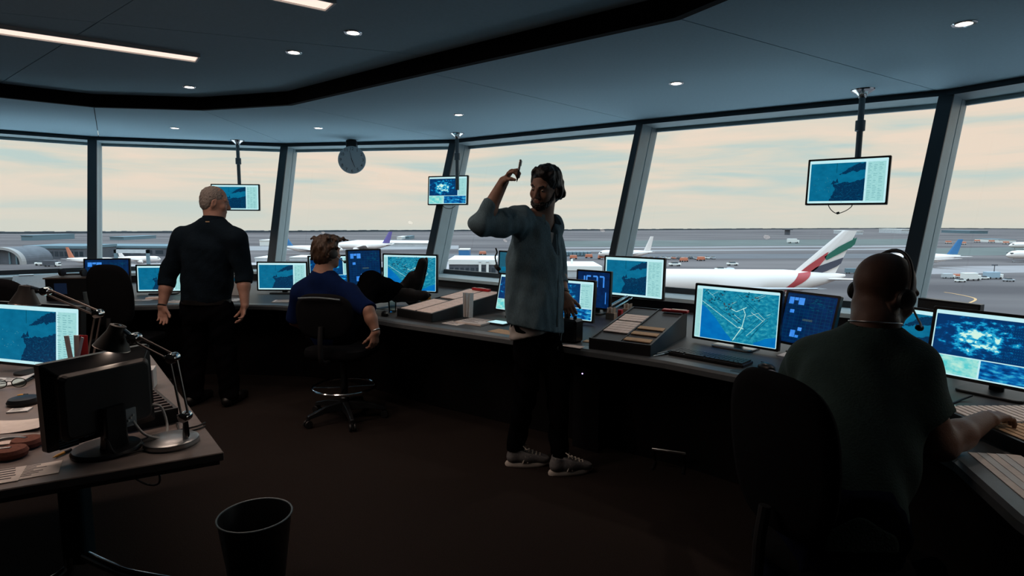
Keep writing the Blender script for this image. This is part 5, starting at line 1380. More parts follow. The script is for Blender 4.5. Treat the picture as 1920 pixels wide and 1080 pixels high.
def strips(tr, rows, colx, sw, sd, m, where, group, y0=0.02, pitch=None, lift=0.003, th=0.006):
    t, w, d, ft = tr
    sl = math.atan2(ft(1) - ft(0), 1.0)
    Mt = Matrix.Translation(t.location) @ Matrix.Rotation(t.rotation_euler.z, 4, 'Z')
    for i, k in enumerate(rows):
        yy = y0 + pitch * (k + 0.5)
        key = (round(sw, 4), round(sd, 4), m.name)
        if key not in STRIPMESH:
            mb = MB(); mb.box((0, 0, th / 2), (sw, sd, th)); o = mb.build('flight_strip', [m], None, bevel=0.0008); STRIPMESH[key] = o
        else:
            o = STRIPMESH[key].copy(); COL.objects.link(o)
        o.name = 'flight_strip'
        o.location = Mt @ Vector((colx, yy, ft(yy) - 0.008 + lift)); o.rotation_euler = (Matrix.Rotation(t.rotation_euler.z, 3, 'Z') @ Matrix.Rotation(sl, 3, 'X')).to_euler()
        tag(o, '%s strip from the front %s' % (ORD[i], where), 'flight strip', group)
def dz(px, py): return onz(px, py, DZ)
t1_ = tray('sloping tray full of pale strips to the right of the boots', dz(744.5, 593), dz(809, 604.5), dz(913, 577), 0.065, 0.155)
_, w, d, ft = t1_
p1 = (d - 0.04) / 11
strips(t1_, [0, 1, 2, 3, 4, 6, 7, 8, 9, 10], w * 0.27, w * 0.43, p1 * 0.97, M_card, 'in left row, tray beside boots', 'strips in the tray beside the boots', pitch=p1)
strips(t1_, range(11), w * 0.74, w * 0.43, p1 * 0.97, M_card, 'in right row, tray beside boots', 'strips in the tray beside the boots', pitch=p1)
t2_ = tray('sloping tray with a few strips in front of the raised radar screen', dz(1104, 654), dz(1219, 669.5), dz(1302, 632), 0.068, 0.17)
_, w, d, ft = t2_
p2 = (d - 0.04) / 15
strips(t2_, [3, 4, 5, 6, 7, 8.4, 9.4, 10.4], w * 0.27, w * 0.43, p2 * 0.9, M_card, 'in left row, tray before raised radar screen', 'pale strips in the middle tray', pitch=p2)
strips(t2_, [0.6, 3.2, 5.6], w * 0.74, w * 0.43, p2 * 1.15, M_tan, 'in right row, tray before raised radar screen', 'tan strips in the middle tray', pitch=p2)
t3_ = tray('flat tray packed with strips under the weather screen at the right edge', dz(1822, 806), dz(1756, 776), dz(1888, 745), 0.045, 0.075) if False else None
FLp, FRp = dz(1822, 812), dz(1990, 765)
t3_ = tray('tray packed with strips under the weather screen at the right edge', dz(1824, 812), dz(2015, 775), dz(1950, 725), 0.045, 0.05) if False else None
def tray3():
    a, b, c = dz(1753, 782), dz(1826, 815), dz(1912, 745)          # long strips run from a to b; the rows stack towards c
    A, B = Vector((a.x, a.y, 0)), Vector((b.x, b.y, 0))
    x = (B - A); Lx = x.length; x.normalize(); y = Vector((-x.y, x.x, 0))
    n = 15; pitch = 0.0285; D = n * pitch + 0.03
    t = thing('strip_tray', 'tray packed with strips under the weather screen at the right edge', 'tray', (A.x, A.y, DZ), math.atan2(x.y, x.x))
    ft = lambda yy: 0.05
    mb = MB(); W_ = Lx * 2 + 0.03
    mb.box((W_ / 2, D / 2, 0.021), (W_, D, 0.040)); mb.box((W_ / 2, 0.006, 0.024), (W_, 0.012, 0.047)); mb.box((W_ / 2, D - 0.006, 0.024), (W_, 0.012, 0.047)); mb.build('box', [M_tray], t)
    MB().box((Lx + 0.008, D / 2, 0.045), (0.006, D - 0.03, 0.008)).build('divider', [M_tray], t)
    return (t, W_, D, ft), Lx, pitch
t3_, Lx, pt = tray3()
strips(t3_, range(14), Lx * 0.5 + 0.004, Lx * 0.95, pt * 0.70, M_paper, 'in far row, tray at right edge', 'pale strips in the right tray', y0=0.015, pitch=pt)
strips(t3_, range(12), Lx * 1.5 + 0.012, Lx * 0.95, pt * 0.78, M_tan, 'in near row, tray at right edge', 'tan strips in the right tray', y0=0.015, pitch=pt)
tray('empty slotted tray behind the monitor turned away', dz(236, 812), dz(335.7, 791), dz(284, 741), 0.055, 0.06, mid=False, slots=11, mats=M_tray)
# red holders on the trays
def boxthing(name, label, cat, c, size, rz, m, parts=(), bevel=0.002, group=None):
    t = thing(name, label, cat, c, rz, group)
    MB().box((0, 0, size[2] / 2 + 0.0005), size).build('body', [m], t, bevel=bevel)
    for nm, cc, ss, mm in parts: MB().box(cc, ss).build(nm, [mm], t, bevel=min(ss) * 0.1)
    return t
def ontray(tr, u, v):
    t, w, d, ft = tr; return Matrix.Translation(t.location) @ Matrix.Rotation(t.rotation_euler.z, 4, 'Z') @ Vector((u * w, v * d, ft(v * d) + 0.002))
a1, a2 = t1_[0].rotation_euler.z, t2_[0].rotation_euler.z
boxthing('stamp_pad', 'red and white holder on the top end of the tray beside the boots', 'holder', ontray(t1_, 0.45, 0.95), (0.20, 0.035, 0.02), a1, M_red, [('insert', (0.0, 0, 0.0225), (0.09, 0.024, 0.004), M_paper)])
boxthing('stamp_pad', 'red and white holder on the top end of the middle tray', 'holder', ontray(t2_, 0.83, 0.93), (0.17, 0.05, 0.016), a2, M_red, [('insert', (0.025, 0, 0.018), (0.10, 0.034, 0.004), M_paper)])
# papers along the control desk
r9 = math.radians
flat('notepad', 'thick notepad on the desk in front of the tray beside the boots', 'notepad', (893, 602), DZ, 0.24, 0.20, r9(-35), 0.012, M_paper, 6)
flat('paper_sheet', 'white sheet half under the thick notepad', 'paper', (853, 606), DZ, 0.16, 0.12, r9(-38), 0.002, M_paper, 4)
tb = flat('tablet', 'black tablet with a bright display beside the thick notepad', 'tablet', (936, 604), DZ, 0.17, 0.12, r9(-38), 0.012, M_bezel)
MB().box((0, 0, 0.0128), (0.15, 0.10, 0.0008)).build('display', [S_white], tb)
flat('paper_sheet', 'tan sheet at the desk edge by the hip of the standing man', 'paper', (945, 622), DZ, 0.20, 0.12, r9(-40), 0.002, M_tan)
flat('paper_sheet', 'white papers below the boots on the desk', 'paper', (745, 577), DZ, 0.30, 0.20, r9(-20), 0.004, M_paper2, 5)
flat('paper_sheet', 'pale sheet at the desk edge left of the seated man', 'paper', (540, 564), DZ, 0.26, 0.16, r9(8), 0.004, M_paper, 5)
flat('paper_sheet', 'pale sheet left of the grey-haired man near his forearm', 'paper', (331, 565), DZ, 0.14, 0.16, r9(0), 0.004, M_paper, 4)
flat('paper_sheet', 'bluish sheet on the desk right of the empty chair', 'paper', (265, 562), DZ, 0.20, 0.12, r9(6), 0.003, M_paper2, 4)
flat('notepad', 'pink notepad between the empty chair and the grey-haired man', 'notepad', (289, 557), DZ, 0.12, 0.09, r9(12), 0.018, M_card)
flat('paper_sheet', 'sheet on the desk seen through the gap at the right arm of the grey-haired man', 'paper', (432, 562), DZ, 0.20, 0.2, r9(0), 0.003, M_paper2, 4)
boxthing('document_holder', 'white document stand seen through the gap at the waist of the grey-haired man', 'stand', (onz(436, 556, DZ).x, onz(436, 556, DZ).y + 0.1, DZ), (0.10, 0.03, 0.20), 0, M_paper2, [('spine', (-0.052, 0, 0.1), (0.006, 0.034, 0.2), M_red), ('clip', (0, -0.02, 0.16), (0.08, 0.008, 0.02), S_sea)])
flat('note_card', 'small tan card on the desk under the hand of the standing man', 'card', (1108, 640), DZ, 0.09, 0.06, r9(-35), 0.004, M_tan)
flat('paper_sheet', 'pale slip at the desk edge below the small tan card', 'paper', (1072, 648), DZ, 0.16, 0.08, r9(-35), 0.002, M_card)
flat('mouse_mat', 'dark mouse mat on the desk under the right end of the keyboard', 'mat', (1432, 697), DZ, 0.26, 0.22, r9(-45), 0.003, M_plast)
flat('paper_sheet', 'pale sheet beside the touch panel next to the bald man', 'paper', (1500, 668), DZ, 0.20, 0.16, r9(-48), 0.002, M_paper2)
# tumbler and yellow roll near the boots
p = dz(736, 586); t = thing('glass_tumbler', 'clear glass tumbler on the papers below the boots', 'glass', (p.x, p.y, DZ + 0.0045))
MB().lathe([(0.030, 0.0), (0.036, 0.09), (0.0345, 0.09), (0.029, 0.006), (0.001, 0.006)], 24, cap=True).build('tumbler', [glass_mat('tumbler_glass', (0.85, 0.93, 0.93))], t)
p = dz(797, 568); t = thing('tape_roll', 'yellow roll standing by the boot heel before the airport map screen', 'roll', (p.x, p.y, DZ))
MB().lathe([(0.028, -0.03), (0.052, -0.03), (0.056, 0), (0.052, 0.03), (0.028, 0.03)], 28, (0, 0, 0.056), Rx(r9(80)), cap=False).build('roll', [M_yel], t)
MB().lathe([(0.0285, -0.031), (0.0285, 0.031), (0.024, 0.031), (0.024, -0.031)], 24, (0, 0, 0.056), Rx(r9(80)), cap=False).build('core', [M_paper], t)
# upright bundle of sheets leaning on the first tray
p = dz(876, 597); t = thing('sheet_bundle', 'bundle of upright sheets leaning on the side of the tray beside the boots', 'papers', (p.x, p.y, DZ), a1)
r = random.Random(4)
for k in range(6):
    R = Matrix.Rotation(r.uniform(-.14, .14) - 0.08, 3, 'Y') @ Matrix.Rotation(-0.12, 3, 'X')
    MB().box(Vector((0.012 * k - 0.03, 0.02 + r.uniform(-.015, .015), 0.104)), (0.0025, 0.045, 0.19), R).build('sheet', [M_paper if k % 2 else M_paper2], t)
# mouse on the papers
def mouse(label, px, rz, z=DZ):
    p = onz(px[0], px[1], z); t = thing('computer_mouse', label, 'mouse', (p.x, p.y, z + 0.0005), rz)
    MB().loft([[Vector((x * g, y * g, zz)) for x, y in [(0.031 * math.cos(q), 0.055 * math.sin(q)) for q in [2 * math.pi * k / 24 for k in range(24)]]] for g, zz in ((0.95, 0), (1, 0.010), (0.92, 0.024), (0.6, 0.035), (0.2, 0.038))], smooth=True).build('shell', [M_bezel], t)
    MB().box((0, 0.03, 0.034), (0.005, 0.016, 0.008)).build('wheel', [M_plast], t)
mouse('black mouse beside the tray near the boots', (722, 592), r9(20)); mouse('black mouse under the left hand of the bald man', (1437, 694), r9(20), DZ + 0.0035)
# keyboard
kp = onz(1330, 674, DZ); t = thing('keyboard', 'black keyboard before the airport map screen on the silver foot', 'keyboard', (kp.x, kp.y, DZ), math.atan2(-0.70, 0.72))
MB().box((0, 0, 0.010), (0.44, 0.135, 0.018)).build('case', [M_bezel], t, bevel=0.004)
M_keytop = mat('key_top', (0.016, 0.017, 0.019), 0.45)
for rw in range(5):
    n = 20 if rw < 4 else 12; xx = -0.212
    for c in range(n):
        kw = 0.0212 if n == 20 else (0.13 if c == 3 else 0.0268)
        MB().box((xx + kw / 2, 0.050 - 0.0245 * rw, 0.0225), (kw * 0.86, 0.019, 0.007)).build('key', [M_keytop], t); xx += kw
# pens by the keyboard
def pen(label, pa, pb, m, z=DZ + 0.006, r=0.0048):
    a, b = onz(*pa, z), onz(*pb, z); t = thing('pen', label, 'pen', a); d = b - a; R = Vector((0, 0, 1)).rotation_difference(d).to_matrix(); L = d.length
    MB().lathe([(0.001, 0), (r, 0.014), (r, L * 0.62)], 10, (0, 0, 0), R).build('barrel', [m], t); MB().lathe([(r * 1.12, L * 0.62), (r * 1.12, L), (r * 0.6, L + 0.002)], 10, (0, 0, 0), R).build('cap', [M_bezel], t)
pen('grey pen lying by the front corner of the middle tray', (1224, 668), (1258, 661), M_steel); pen('second pen lying behind the grey pen at the middle tray', (1232, 663), (1262, 657), M_label)
pen('yellow pencil by the foot of the monitor turned away', (99, 858), (133, 843), M_yel); pen('yellow pencil lying near the eyeglasses on the left desk', (32, 741), (52, 740), M_yel)
# wooden block holders with cards behind the middle tray
for k, (px, py, lb) in enumerate(((1146, 598, 'left pale wooden card block behind the middle tray'), (1177, 590, 'right pale wooden card block behind the middle tray'))):
    p = dz(px, py); c = boxthing('card_block', lb, 'card holder', (p.x, p.y, DZ), (0.075, 0.05, 0.05), a2 - 0.1, M_wood)
    for j in range(4): MB().box((-0.026 + 0.017 * j, 0.0, 0.068 + 0.006 * (j % 2)), (0.0045, 0.044, 0.04)).build('card', [M_wood if j % 2 else M_paper], c)
p = dz(1163, 597); boxthing('card_block', 'small red box between the two wooden card blocks', 'box', (p.x, p.y, DZ), (0.03, 0.04, 0.07), a2, M_red)
# dark radio handset on a stand under the left hand of the standing man
p = onz(1070, 640, DZ); t = thing('radio_handset', 'black radio unit standing on the desk under the hand of the standing man', 'radio', (p.x, p.y, DZ), r9(-38))
MB().box((0, 0, 0.075), (0.13, 0.10, 0.149)).build('body', [M_bezel], t, bevel=0.012); MB().lathe([(0.02, 0.149), (0.02, 0.18), (0.016, 0.19)], 14, (-0.03, 0, 0)).build('knob', [M_plast], t)
MB().lathe([(0.012, 0.149), (0.012, 0.17)], 14, (0.03, 0, 0)).build('knob', [M_plast], t)
lp = local_pts(t, [onz(1052, 640, DZ + 0.02), onz(1046, 650, DZ + 0.01), onz(1046, 656, DZ), onz(1049, 668, 0.66)])
MB().tube(spline([(-0.06, 0.0, 0.09), lp[0], lp[1], lp[2], lp[3]], 6), 0.004, 6).build('cord', [M_cable], t)
lp = local_pts(t, [onz(1062, 655, DZ + 0.004), onz(1090, 648, DZ + 0.004), onz(1103, 640, DZ + 0.005)])
# cable and keys below the weather screen on the right
p = dz(1775, 765); t = thing('key_ring', 'bunch of keys below the weather screen at the right edge', 'keys', (p.x, p.y, DZ))
MB().tube([(0.016 * math.cos(q), 0.016 * math.sin(q), 0.003) for q in [2 * math.pi * k / 20 for k in range(20)]], 0.0016, 6, closed=True).build('ring', [M_chrome], t)
for k in range(3):
    q = 0.5 + 0.9 * k; R = Rz(q); g = MB(); g.prism([(R @ Vector((x + 0.03, y, 0))).xy for x, y in rrect(0.022, 0.02, 0.008, 4)], 0.001, 0.003); g.prism([(R @ Vector((x, y, 0))).xy for x, y in ((0.04, -0.004), (0.07, -0.004), (0.07, 0.003), (0.04, 0.004))], 0.001, 0.003); g.build('key', [M_steel], t)
t = thing('cable', 'black cable curling over the desk below the right radar screen', 'cable', dz(1765, 750))
MB().tube(spline([Vector(q) - t.location for q in (onz(1770, 705, DZ + .12), onz(1768, 725, DZ + .03), onz(1752, 752, DZ + .005), onz(1778, 757, DZ + .005), onz(1800, 750, DZ + .006), onz(1822, 742, DZ + .02))], 8), 0.005, 8).build('cord', [M_cable], t)
p = onz(1768, 579, 0.90); t = boxthing('speaker_bar', 'flat black bar standing behind the two screens of the bald man', 'speaker', (onz(1770, 600, .9).x + 0.05, onz(1770, 600, .9).y + 0.03, SILL + 0.0), (0.36, 0.05, 0.16), math.atan2(-0.88, 0.47), M_bezel, [('grille', (0, -0.026, 0.08), (0.34, 0.002, 0.13), M_plast)])
# long paper pad along the near desk edge on the right
def edge_pad():
    e = EDGE[12], EDGE[13]
    d = (e[1] - e[0]).normalized(); n = Vector((-d.y, d.x))
    n = -n if n.x < 0 else n
    c = e[0].lerp(e[1], 0.62) + n * 0.135
    t = thing('ledger', 'open pad of lined sheets along the desk edge below the bald man\'s forearm', 'ledger', (c.x, c.y, DZ), math.atan2(d.y, d.x))
    for k in range(5): MB().box((0, 0.014 * (k - 2) * 1.6, 0.004 + 0.0016 * k), (0.62, 0.075 - 0.008 * k, 0.0018)).build('sheet', [M_paper2 if k % 2 else M_paper], t)
edge_pad()
# things on the left part of the control desk
p = onz(124, 563, DZ); bx = boxthing('equipment_case', 'brown and black case with a blue label on the far left of the desk', 'case', (p.x, p.y + 0.12, DZ), (0.36, 0.26, 0.20), 0.25, M_bezel, [('lid', (-0.01, 0, 0.2055), (0.37, 0.27, 0.012), mat('case_brown', (0.10, 0.075, 0.065), 0.6)), ('blue_label', (-0.06, -0.131, 0.11), (0.10, 0.002, 0.10), mat('blue_label', (0.02, 0.07, 0.22), 0.5))])
t = thing('headset', 'black headset lying on top of the case on the far left desk', 'headset', (p.x, p.y + 0.12, DZ + 0.213))
MB().tube([(0.10 * math.cos(q), 0.075 * math.sin(q), 0.012) for q in [math.pi * k / 16 for k in range(17)]], 0.009, 8).build('headband', [M_plast], t)
for s_ in (-1, 1): MB().lathe([(0.02, -0.014), (0.036, -0.012), (0.036, 0.012), (0.02, 0.014)], 20, (s_ * 0.10, -0.01, 0.037), Ry(math.pi / 2)).build('ear_cup', [M_plast], t)
t = boxthing('drafting_board', 'pale slanted board in a black frame at the far left below the window', 'board', (onz(66, 548, DZ).x, onz(66, 548, DZ).y + 0.2, DZ), (0.62, 0.46, 0.02), 0.62, M_bezel, [('sheet', (0, 0, 0.0225), (0.56, 0.40, 0.003), M_paper2), ('clamp', (-0.2, 0.21, 0.028), (0.12, 0.025, 0.012), M_steel)])
t.rotation_euler = (0.25, 0, 0.62); t.location.z = DZ + 0.07
MB().box((0, 0.19, -0.03), (0.5, 0.02, 0.09), Rx(-0.25)).build('prop', [M_bezel], t)
t = thing('cup', 'small dark cup between the case and the empty chair', 'cup', dz(166, 568)); MB().lathe([(0.030, 0.0005), (0.036, 0.10), (0.033, 0.10), (0.028, 0.006), (0.001, 0.006)], 20).build('cup_body', [M_polegrey], t); MB().tube(spline([(0.034, 0, 0.08), (0.055, 0, 0.07), (0.055, 0, 0.035), (0.032, 0, 0.025)], 5), 0.005, 8).build('handle', [M_polegrey], t)
# ---- on the left foreground desk
flat('paper_sheet', 'glossy printed leaflet at the front edge of the left desk', 'leaflet', (56, 884), DZ, 0.15, 0.11, r9(32), 0.002, M_paper, 7)
flat('paper_sheet', 'corner of a second leaflet cut off at the left edge of the photo', 'leaflet', (2, 893), DZ, 0.10, 0.12, r9(30), 0.003, M_paper, 5)
flat('paper_sheet', 'long curved sheet of paper left of the monitor turned away', 'paper', (20, 800), DZ, 0.24, 0.15, r9(15), 0.002, M_paper, 0, curl=0.012)
flat('paper_sheet', 'narrow sheet in front of the long curved sheet', 'paper', (6, 829), DZ, 0.14, 0.05, r9(15), 0.004, M_card)
flat('note_card', 'small printed calculator-like card by the black puck on the left desk', 'card', (37, 768), DZ, 0.07, 0.05, r9(18), 0.006, M_paper2, 4)
flat('paper_sheet', 'crumpled pale sheets under the left radar screen', 'paper', (10, 716), DZ, 0.20, 0.16, r9(20), 0.004, M_paper2, 4, curl=0.02)
t = thing('black_puck', 'round black holder left of the monitor turned away', 'holder', dz(45, 757)); MB().lathe([(0.055, 0.0005), (0.058, 0.012), (0.050, 0.026), (0.02, 0.030), (0.001, 0.030)], 28).build('shell', [M_bezel], t)
t = thing('headset', 'brown-cushioned headset lying on the desk left of the monitor turned away', 'headset', dz(22, 857))
for k, (x, y) in enumerate(((0.0, 0.0), (-0.02, 0.085))): MB().lathe([(0.018, 0.001), (0.042, 0.004), (0.046, 0.018), (0.040, 0.030), (0.001, 0.032)], 24, (x, y, 0)).build('ear_cushion', [M_brown], t)
MB().tube(spline([(0.0, 0.0, 0.03), (-0.08, -0.01, 0.025), (-0.14, 0.04, 0.022), (-0.10, 0.10, 0.022), (-0.02, 0.085, 0.03)], 6), 0.006, 8).build('headband', [M_steel], t)
t = thing('eyeglasses', 'pair of eyeglasses on the papers under the left radar screen', 'eyeglasses', onz(18, 726, DZ + 0.012), r9(20)); t.location.z = DZ + 0.030
for s_ in (-1, 1):
    MB().tube([(s_ * 0.036 + 0.027 * math.cos(q), 0, 0.0 + 0.021 * math.sin(q)) for q in [2 * math.pi * k / 24 for k in range(24)]], 0.0022, 6, closed=True).build('rim', [M_bezel], t)
    MB().lathe([(0.0255, 0), (0.001, 0.0005)], 20, (s_ * 0.036, 0, 0), Rx(r9(90)) @ Matrix(((1, 0, 0), (0, 0.78, 0), (0, 0, 1)))).build('lens', [glass_mat('tumbler_glass')], t)
    MB().tube([(s_ * 0.063, 0, 0.006), (s_ * 0.066, 0.06, 0.004), (s_ * 0.064, 0.13, -0.022)], 0.0018, 6).build('temple', [M_bezel], t)
MB().tube(spline([(-0.009, 0, 0.005), (0, -0.002, 0.009), (0.009, 0, 0.005)], 4), 0.002, 6).build('bridge', [M_bezel], t)
# pen cup with leaflets behind the turned monitor
p = at(147, 690, 2.25); t = thing('pen_holder', 'holder with white and red leaflets and pens right of the left radar screen', 'pen holder', (p.x, p.y, DZ))
hz = at(145, 628, 2.25).z - DZ
MB().prism(rrect(0.075, 0.06, 0.008, 3), 0.0005, hz * 0.5).build('holder', [M_bezel], t)
for k, (x, y, tl, m, w_) in enumerate(((-0.026, 0.0, -0.10, M_paper, 0.018), (-0.008, 0.008, 0.05, M_paper, 0.02), (0.016, 0.012, 0.04, M_red, 0.032), (0.004, -0.01, 0.28, M_paper2, 0.010))):
    MB().box((x, y, hz * 0.66), (w_, 0.004, hz * 0.66), Ry(tl)).build('leaflet', [m], t)
for k in range(3): MB().tube([(-0.025 + 0.02 * k, -0.018, 0.02), (-0.03 + 0.025 * k, -0.024, hz * 0.66)], 0.004, 8).build('pen', [(M_red, M_key_blue, M_key_blue)[k]] if False else [M_red if k == 0 else mat('blue_pen', (0.01, 0.02, 0.10), 0.4)], t)
p = dz(262, 742); bk = boxthing('tissue_box', 'small pale box with a paper tuft behind the turned monitor', 'box', (p.x - 0.06, p.y + 0.12, DZ), (0.10, 0.09, 0.09), 0.4, M_paper2)
MB().loft([[Vector((0.02 * g * math.cos(q) + 0.008 * z, 0.012 * g * math.sin(q), 0.089 + z)) for q in [2 * math.pi * k / 8 for k in range(8)]] for g, z in ((0.8, 0), (1.4, 0.025), (0.5, 0.05))], smooth=True).build('tissue', [M_paper], bk)
# cable over the near end of the left desk
t = thing('cable', 'thin black cables trailing from the desk lamp over the left desk', 'cable', dz(300, 845))
for off in (0, 6): MB().tube(spline([Vector(q) - t.location for q in (onz(385, 792 + off, DZ + .004), onz(365, 800 + off, DZ + .004), onz(305, 812 + off, DZ + .004), onz(272, 822 + off, DZ + .004), onz(235, 838 + off, DZ + .004), onz(205, 830 + off, DZ + .004))], 8), 0.003, 6).build('cord', [M_cable], t)
# waste bin on the floor
p = onz(478, 966, 0.33); t = thing('waste_bin', 'round black waste bin standing on the carpet in the foreground', 'bin', (p.x, p.y, 0))
MB().lathe([(0.10, 0.001), (0.139, 0.325), (0.143, 0.33), (0.139, 0.335), (0.135, 0.328), (0.097, 0.006), (0.001, 0.006)], 48).build('bucket', [M_bezel], t)
MB().tube([(0.141 * math.cos(q), 0.141 * math.sin(q), 0.332) for q in [2 * math.pi * k / 48 for k in range(48)]], 0.004, 8, closed=True).build('rim', [M_polegrey], t)
p2_ = at(424, 1056, 2.16) - t.location; MB().lathe([(0.001, -0.008), (0.006, -0.006), (0.007, 0.004), (0.001, 0.008)], 12, p2_).build('foot_stud', [M_white], t) if False else None
# computer under the control desk
p = onz(1107, 703, 0.52); t = boxthing('computer_case', 'dark computer case under the desk with one glowing purple light', 'computer', (p.x + 0.07, p.y + 0.15, 0.0), (0.20, 0.30, 0.56), r9(-38), M_bezel)
MB().lathe([(0.0045, 0), (0.003, 0.003), (0.0005, 0.004)], 12, (-0.03, -0.151, 0.515), Rx(math.pi / 2)).build('power_light', [mat('purple_led', (0.1, 0.05, 0.2), 0.4, emit=(0.55, 0.35, 1.0), es=6.0)], t)
p = onz(1254, 846, 0.12); t = thing('foot_rest', 'chrome foot rest glinting under the control desk', 'foot rest', (p.x, p.y, 0), r9(-20))
MB().tube([(-0.10, 0, 0.12), (0.10, 0, 0.12)], 0.010, 10).build('bar', [M_chrome], t)
for s_ in (-1, 1): MB().tube([(s_ * 0.09, 0, 0.12), (s_ * 0.09, 0.10, 0.006), (s_ * 0.09, -0.04, 0.006)], 0.008, 8).build('stand', [M_plast], t)
# headset hung on the dim screen behind the standing man
t = thing('headset', 'black headset hanging from the dim screen behind the standing man', 'headset', from_px(931, 486, 5.25))
MB().tube(spline([(-0.008, 0, 0.10), (0.004, 0, 0.06), (-0.012, 0, 0.02), (0.0, 0, -0.04)], 6), 0.007, 8).build('cord', [M_cable], t)
MB().lathe([(0.018, -0.02), (0.034, -0.016), (0.034, 0.016), (0.018, 0.02)], 20, (0.008, 0, -0.075), Ry(0.9)).build('ear_cup', [M_plast], t)
# ---------------------------------------------------------------- wall clock on a ceiling bracket
M_face = mat('clock_face', (0.50, 0.60, 0.64), 0.35); M_num = mat('clock_print', (0.02, 0.03, 0.04), 0.6)
c = from_px(660, 300, 7.35); mt = onz(658, 261, CE)
t = thing('wall_clock', 'round grey clock hanging from the ceiling before the window', 'clock', c, 0.12)
R = Rx(math.pi / 2)
rad = 0.170
MB().lathe([(0.001, -0.012), (rad * 0.96, -0.012), (rad, -0.006), (rad, 0.012), (rad * 0.97, 0.017), (rad * 0.955, 0.0135), (0.001, 0.0135)], 56, (0, 0, 0), R).build('dial', [M_face], t)
nm = MB()
for k in range(1, 13):
    q = math.pi / 2 - k * math.pi / 6
    cu = bpy.data.curves.new('numeral', 'FONT'); cu.body = str(k); cu.size = 0.052; cu.align_x = 'CENTER'; cu.align_y = 'CENTER'; cu.extrude = 0.0004
    ob = bpy.data.objects.new('numeral', cu); me = bpy.data.meshes.new_from_object(ob)
    vs = [Vector((v.co.x + rad * 0.80 * math.cos(q), -0.0142 - v.co.z, v.co.y + rad * 0.80 * math.sin(q))) for v in me.vertices]
    nm.put(vs, [tuple(p.vertices) for p in me.polygons]); bpy.data.objects.remove(ob); bpy.data.curves.remove(cu); bpy.data.meshes.remove(me)
nm.build('numerals', [M_num], t)
for nme, ln, wd, ang in (('minute_hand', 0.115, 0.006, 103), ('hour_hand', 0.10, 0.008, -68)):
    q = r9(ang); d = Vector((math.cos(q), 0, math.sin(q))); n = Vector((-d.z, 0, d.x)) * wd / 2; y = Vector((0, -0.0165, 0)); y2 = Vector((0, -0.0150, 0)); a = -d * 0.02; b = d * ln
    MB().loft([[a - n + yy, a + n + yy, b + n * .5 + yy, b - n * .5 + yy] for yy in (y2, y)]).build(nme, [M_num], t)
mtl = local_pts(t, [mt])[0]
MB().box((mtl.x, 0.06, mtl.z - 0.055), (0.13, 0.12, 0.09)).build('bracket_box', [M_bezel], t, bevel=0.008)
MB().tube([(mtl.x, 0.05, mtl.z), (mtl.x, 0.05, mtl.z - 0.03)], 0.03, 12).build('mount', [M_bezel], t)
MB().tube([(0, 0.03, rad * 0.7), (mtl.x, 0.04, mtl.z - 0.09)], 0.011, 10).build('hanger', [M_bezel], t)
# ================================================================ THE AIRFIELD OUTSIDE
GZ = -25.2                                # airfield level: the cab floor is about 25 m up
def gp(px, py):                            # pixel -> point on the airfield
    return onz(px, py, GZ)
def ground_mat():
    m = bpy.data.materials.new('airfield'); m.use_nodes = True
    nt = m.node_tree; N, L = nt.nodes, nt.links
    b = N['Principled BSDF']; b.inputs['Roughness'].default_value = 0.9; b.inputs['Specular IOR Level'].default_value = 0.1
    tc = N.new('ShaderNodeTexCoord')
    mp = N.new('ShaderNodeMapping'); mp.inputs['Scale'].default_value = (0.004, 0.02, 1)
    L.new(tc.outputs['Object'], mp.inputs[0])
    nz = N.new('ShaderNodeTexNoise'); nz.inputs['Scale'].default_value = 1.0; nz.inputs['Detail'].default_value = 6
    L.new(mp.outputs[0], nz.inputs['Vector'])
    rp = N.new('ShaderNodeValToRGB')
    e = rp.color_ramp.elements
    e[0].position = 0.35; e[0].color = (0.075, 0.062, 0.064, 1)
    e[1].position = 0.66; e[1].color = (0.150, 0.125, 0.122, 1)
    L.new(nz.outputs['Fac'], rp.inputs[0])
    L.new(rp.outputs[0], b.inputs['Base Color'])
    return m
M_ground = ground_mat()
M_grass = mat('grass', (0.07, 0.083, 0.075), 0.95, 0, 0.25, 0.02)
M_tarmac = mat('pale_concrete', (0.17, 0.17, 0.18), 0.9, 0, 0.1, 0.02)
M_bounce_roof = mat('white_roof', (0.92, 0.94, 0.93), 0.7, 0, 0.04, 0.3)  # reflecting white for the added roof ring
M_trees = mat('far_trees', (0.05, 0.06, 0.07), 0.95, 0, 0.3, 0.02)
mb = MB()
def far(px):                               # distance of the airfield boundary along each view column
    pass
ang = [math.radians(a) for a in range(-20, 205, 5)]
rim = []
for a in ang:
    px = 960 + FPX * math.tan(math.radians(90) - a) if 0.5 < a < 2.64 else (2500 if a < 1.5 else -600)
    dip = 27.0 + (px - 600) * (-0.0125)       # pixels below eye level at the boundary
    dip = min(max(dip, 13), 34)
    R_ = (CAMZ - GZ) / (dip / FPX) / max(abs(math.sin(a)), 0.6)
    rim.append(Vector((R_ * math.cos(a), R_ * math.sin(a))))
mb.prism(rim + [Vector((-300, -600)), Vector((300, -600))], GZ - 2, GZ)
g = mb.build('ground', [M_ground]); struct(g)
# treeline along the boundary
mb = MB()
rr = random.Random(3)
for i in range(len(rim) - 1):
    for k in range(14):
        p = rim[i].lerp(rim[i + 1], k / 14) * 0.995; q = rim[i].lerp(rim[i + 1], (k + 1) / 14) * 0.995
        if p.y < 50: continue
        h = 2.6 + rr.random() * 0.9
        n = (-p).normalized() * 14
        mb.prism([p, p + n, q + n, q], GZ, GZ + h)
o = mb.build('treeline', [M_trees]); tag(o, 'low dark line of trees along the far edge of the airfield', 'trees', kind='stuff')
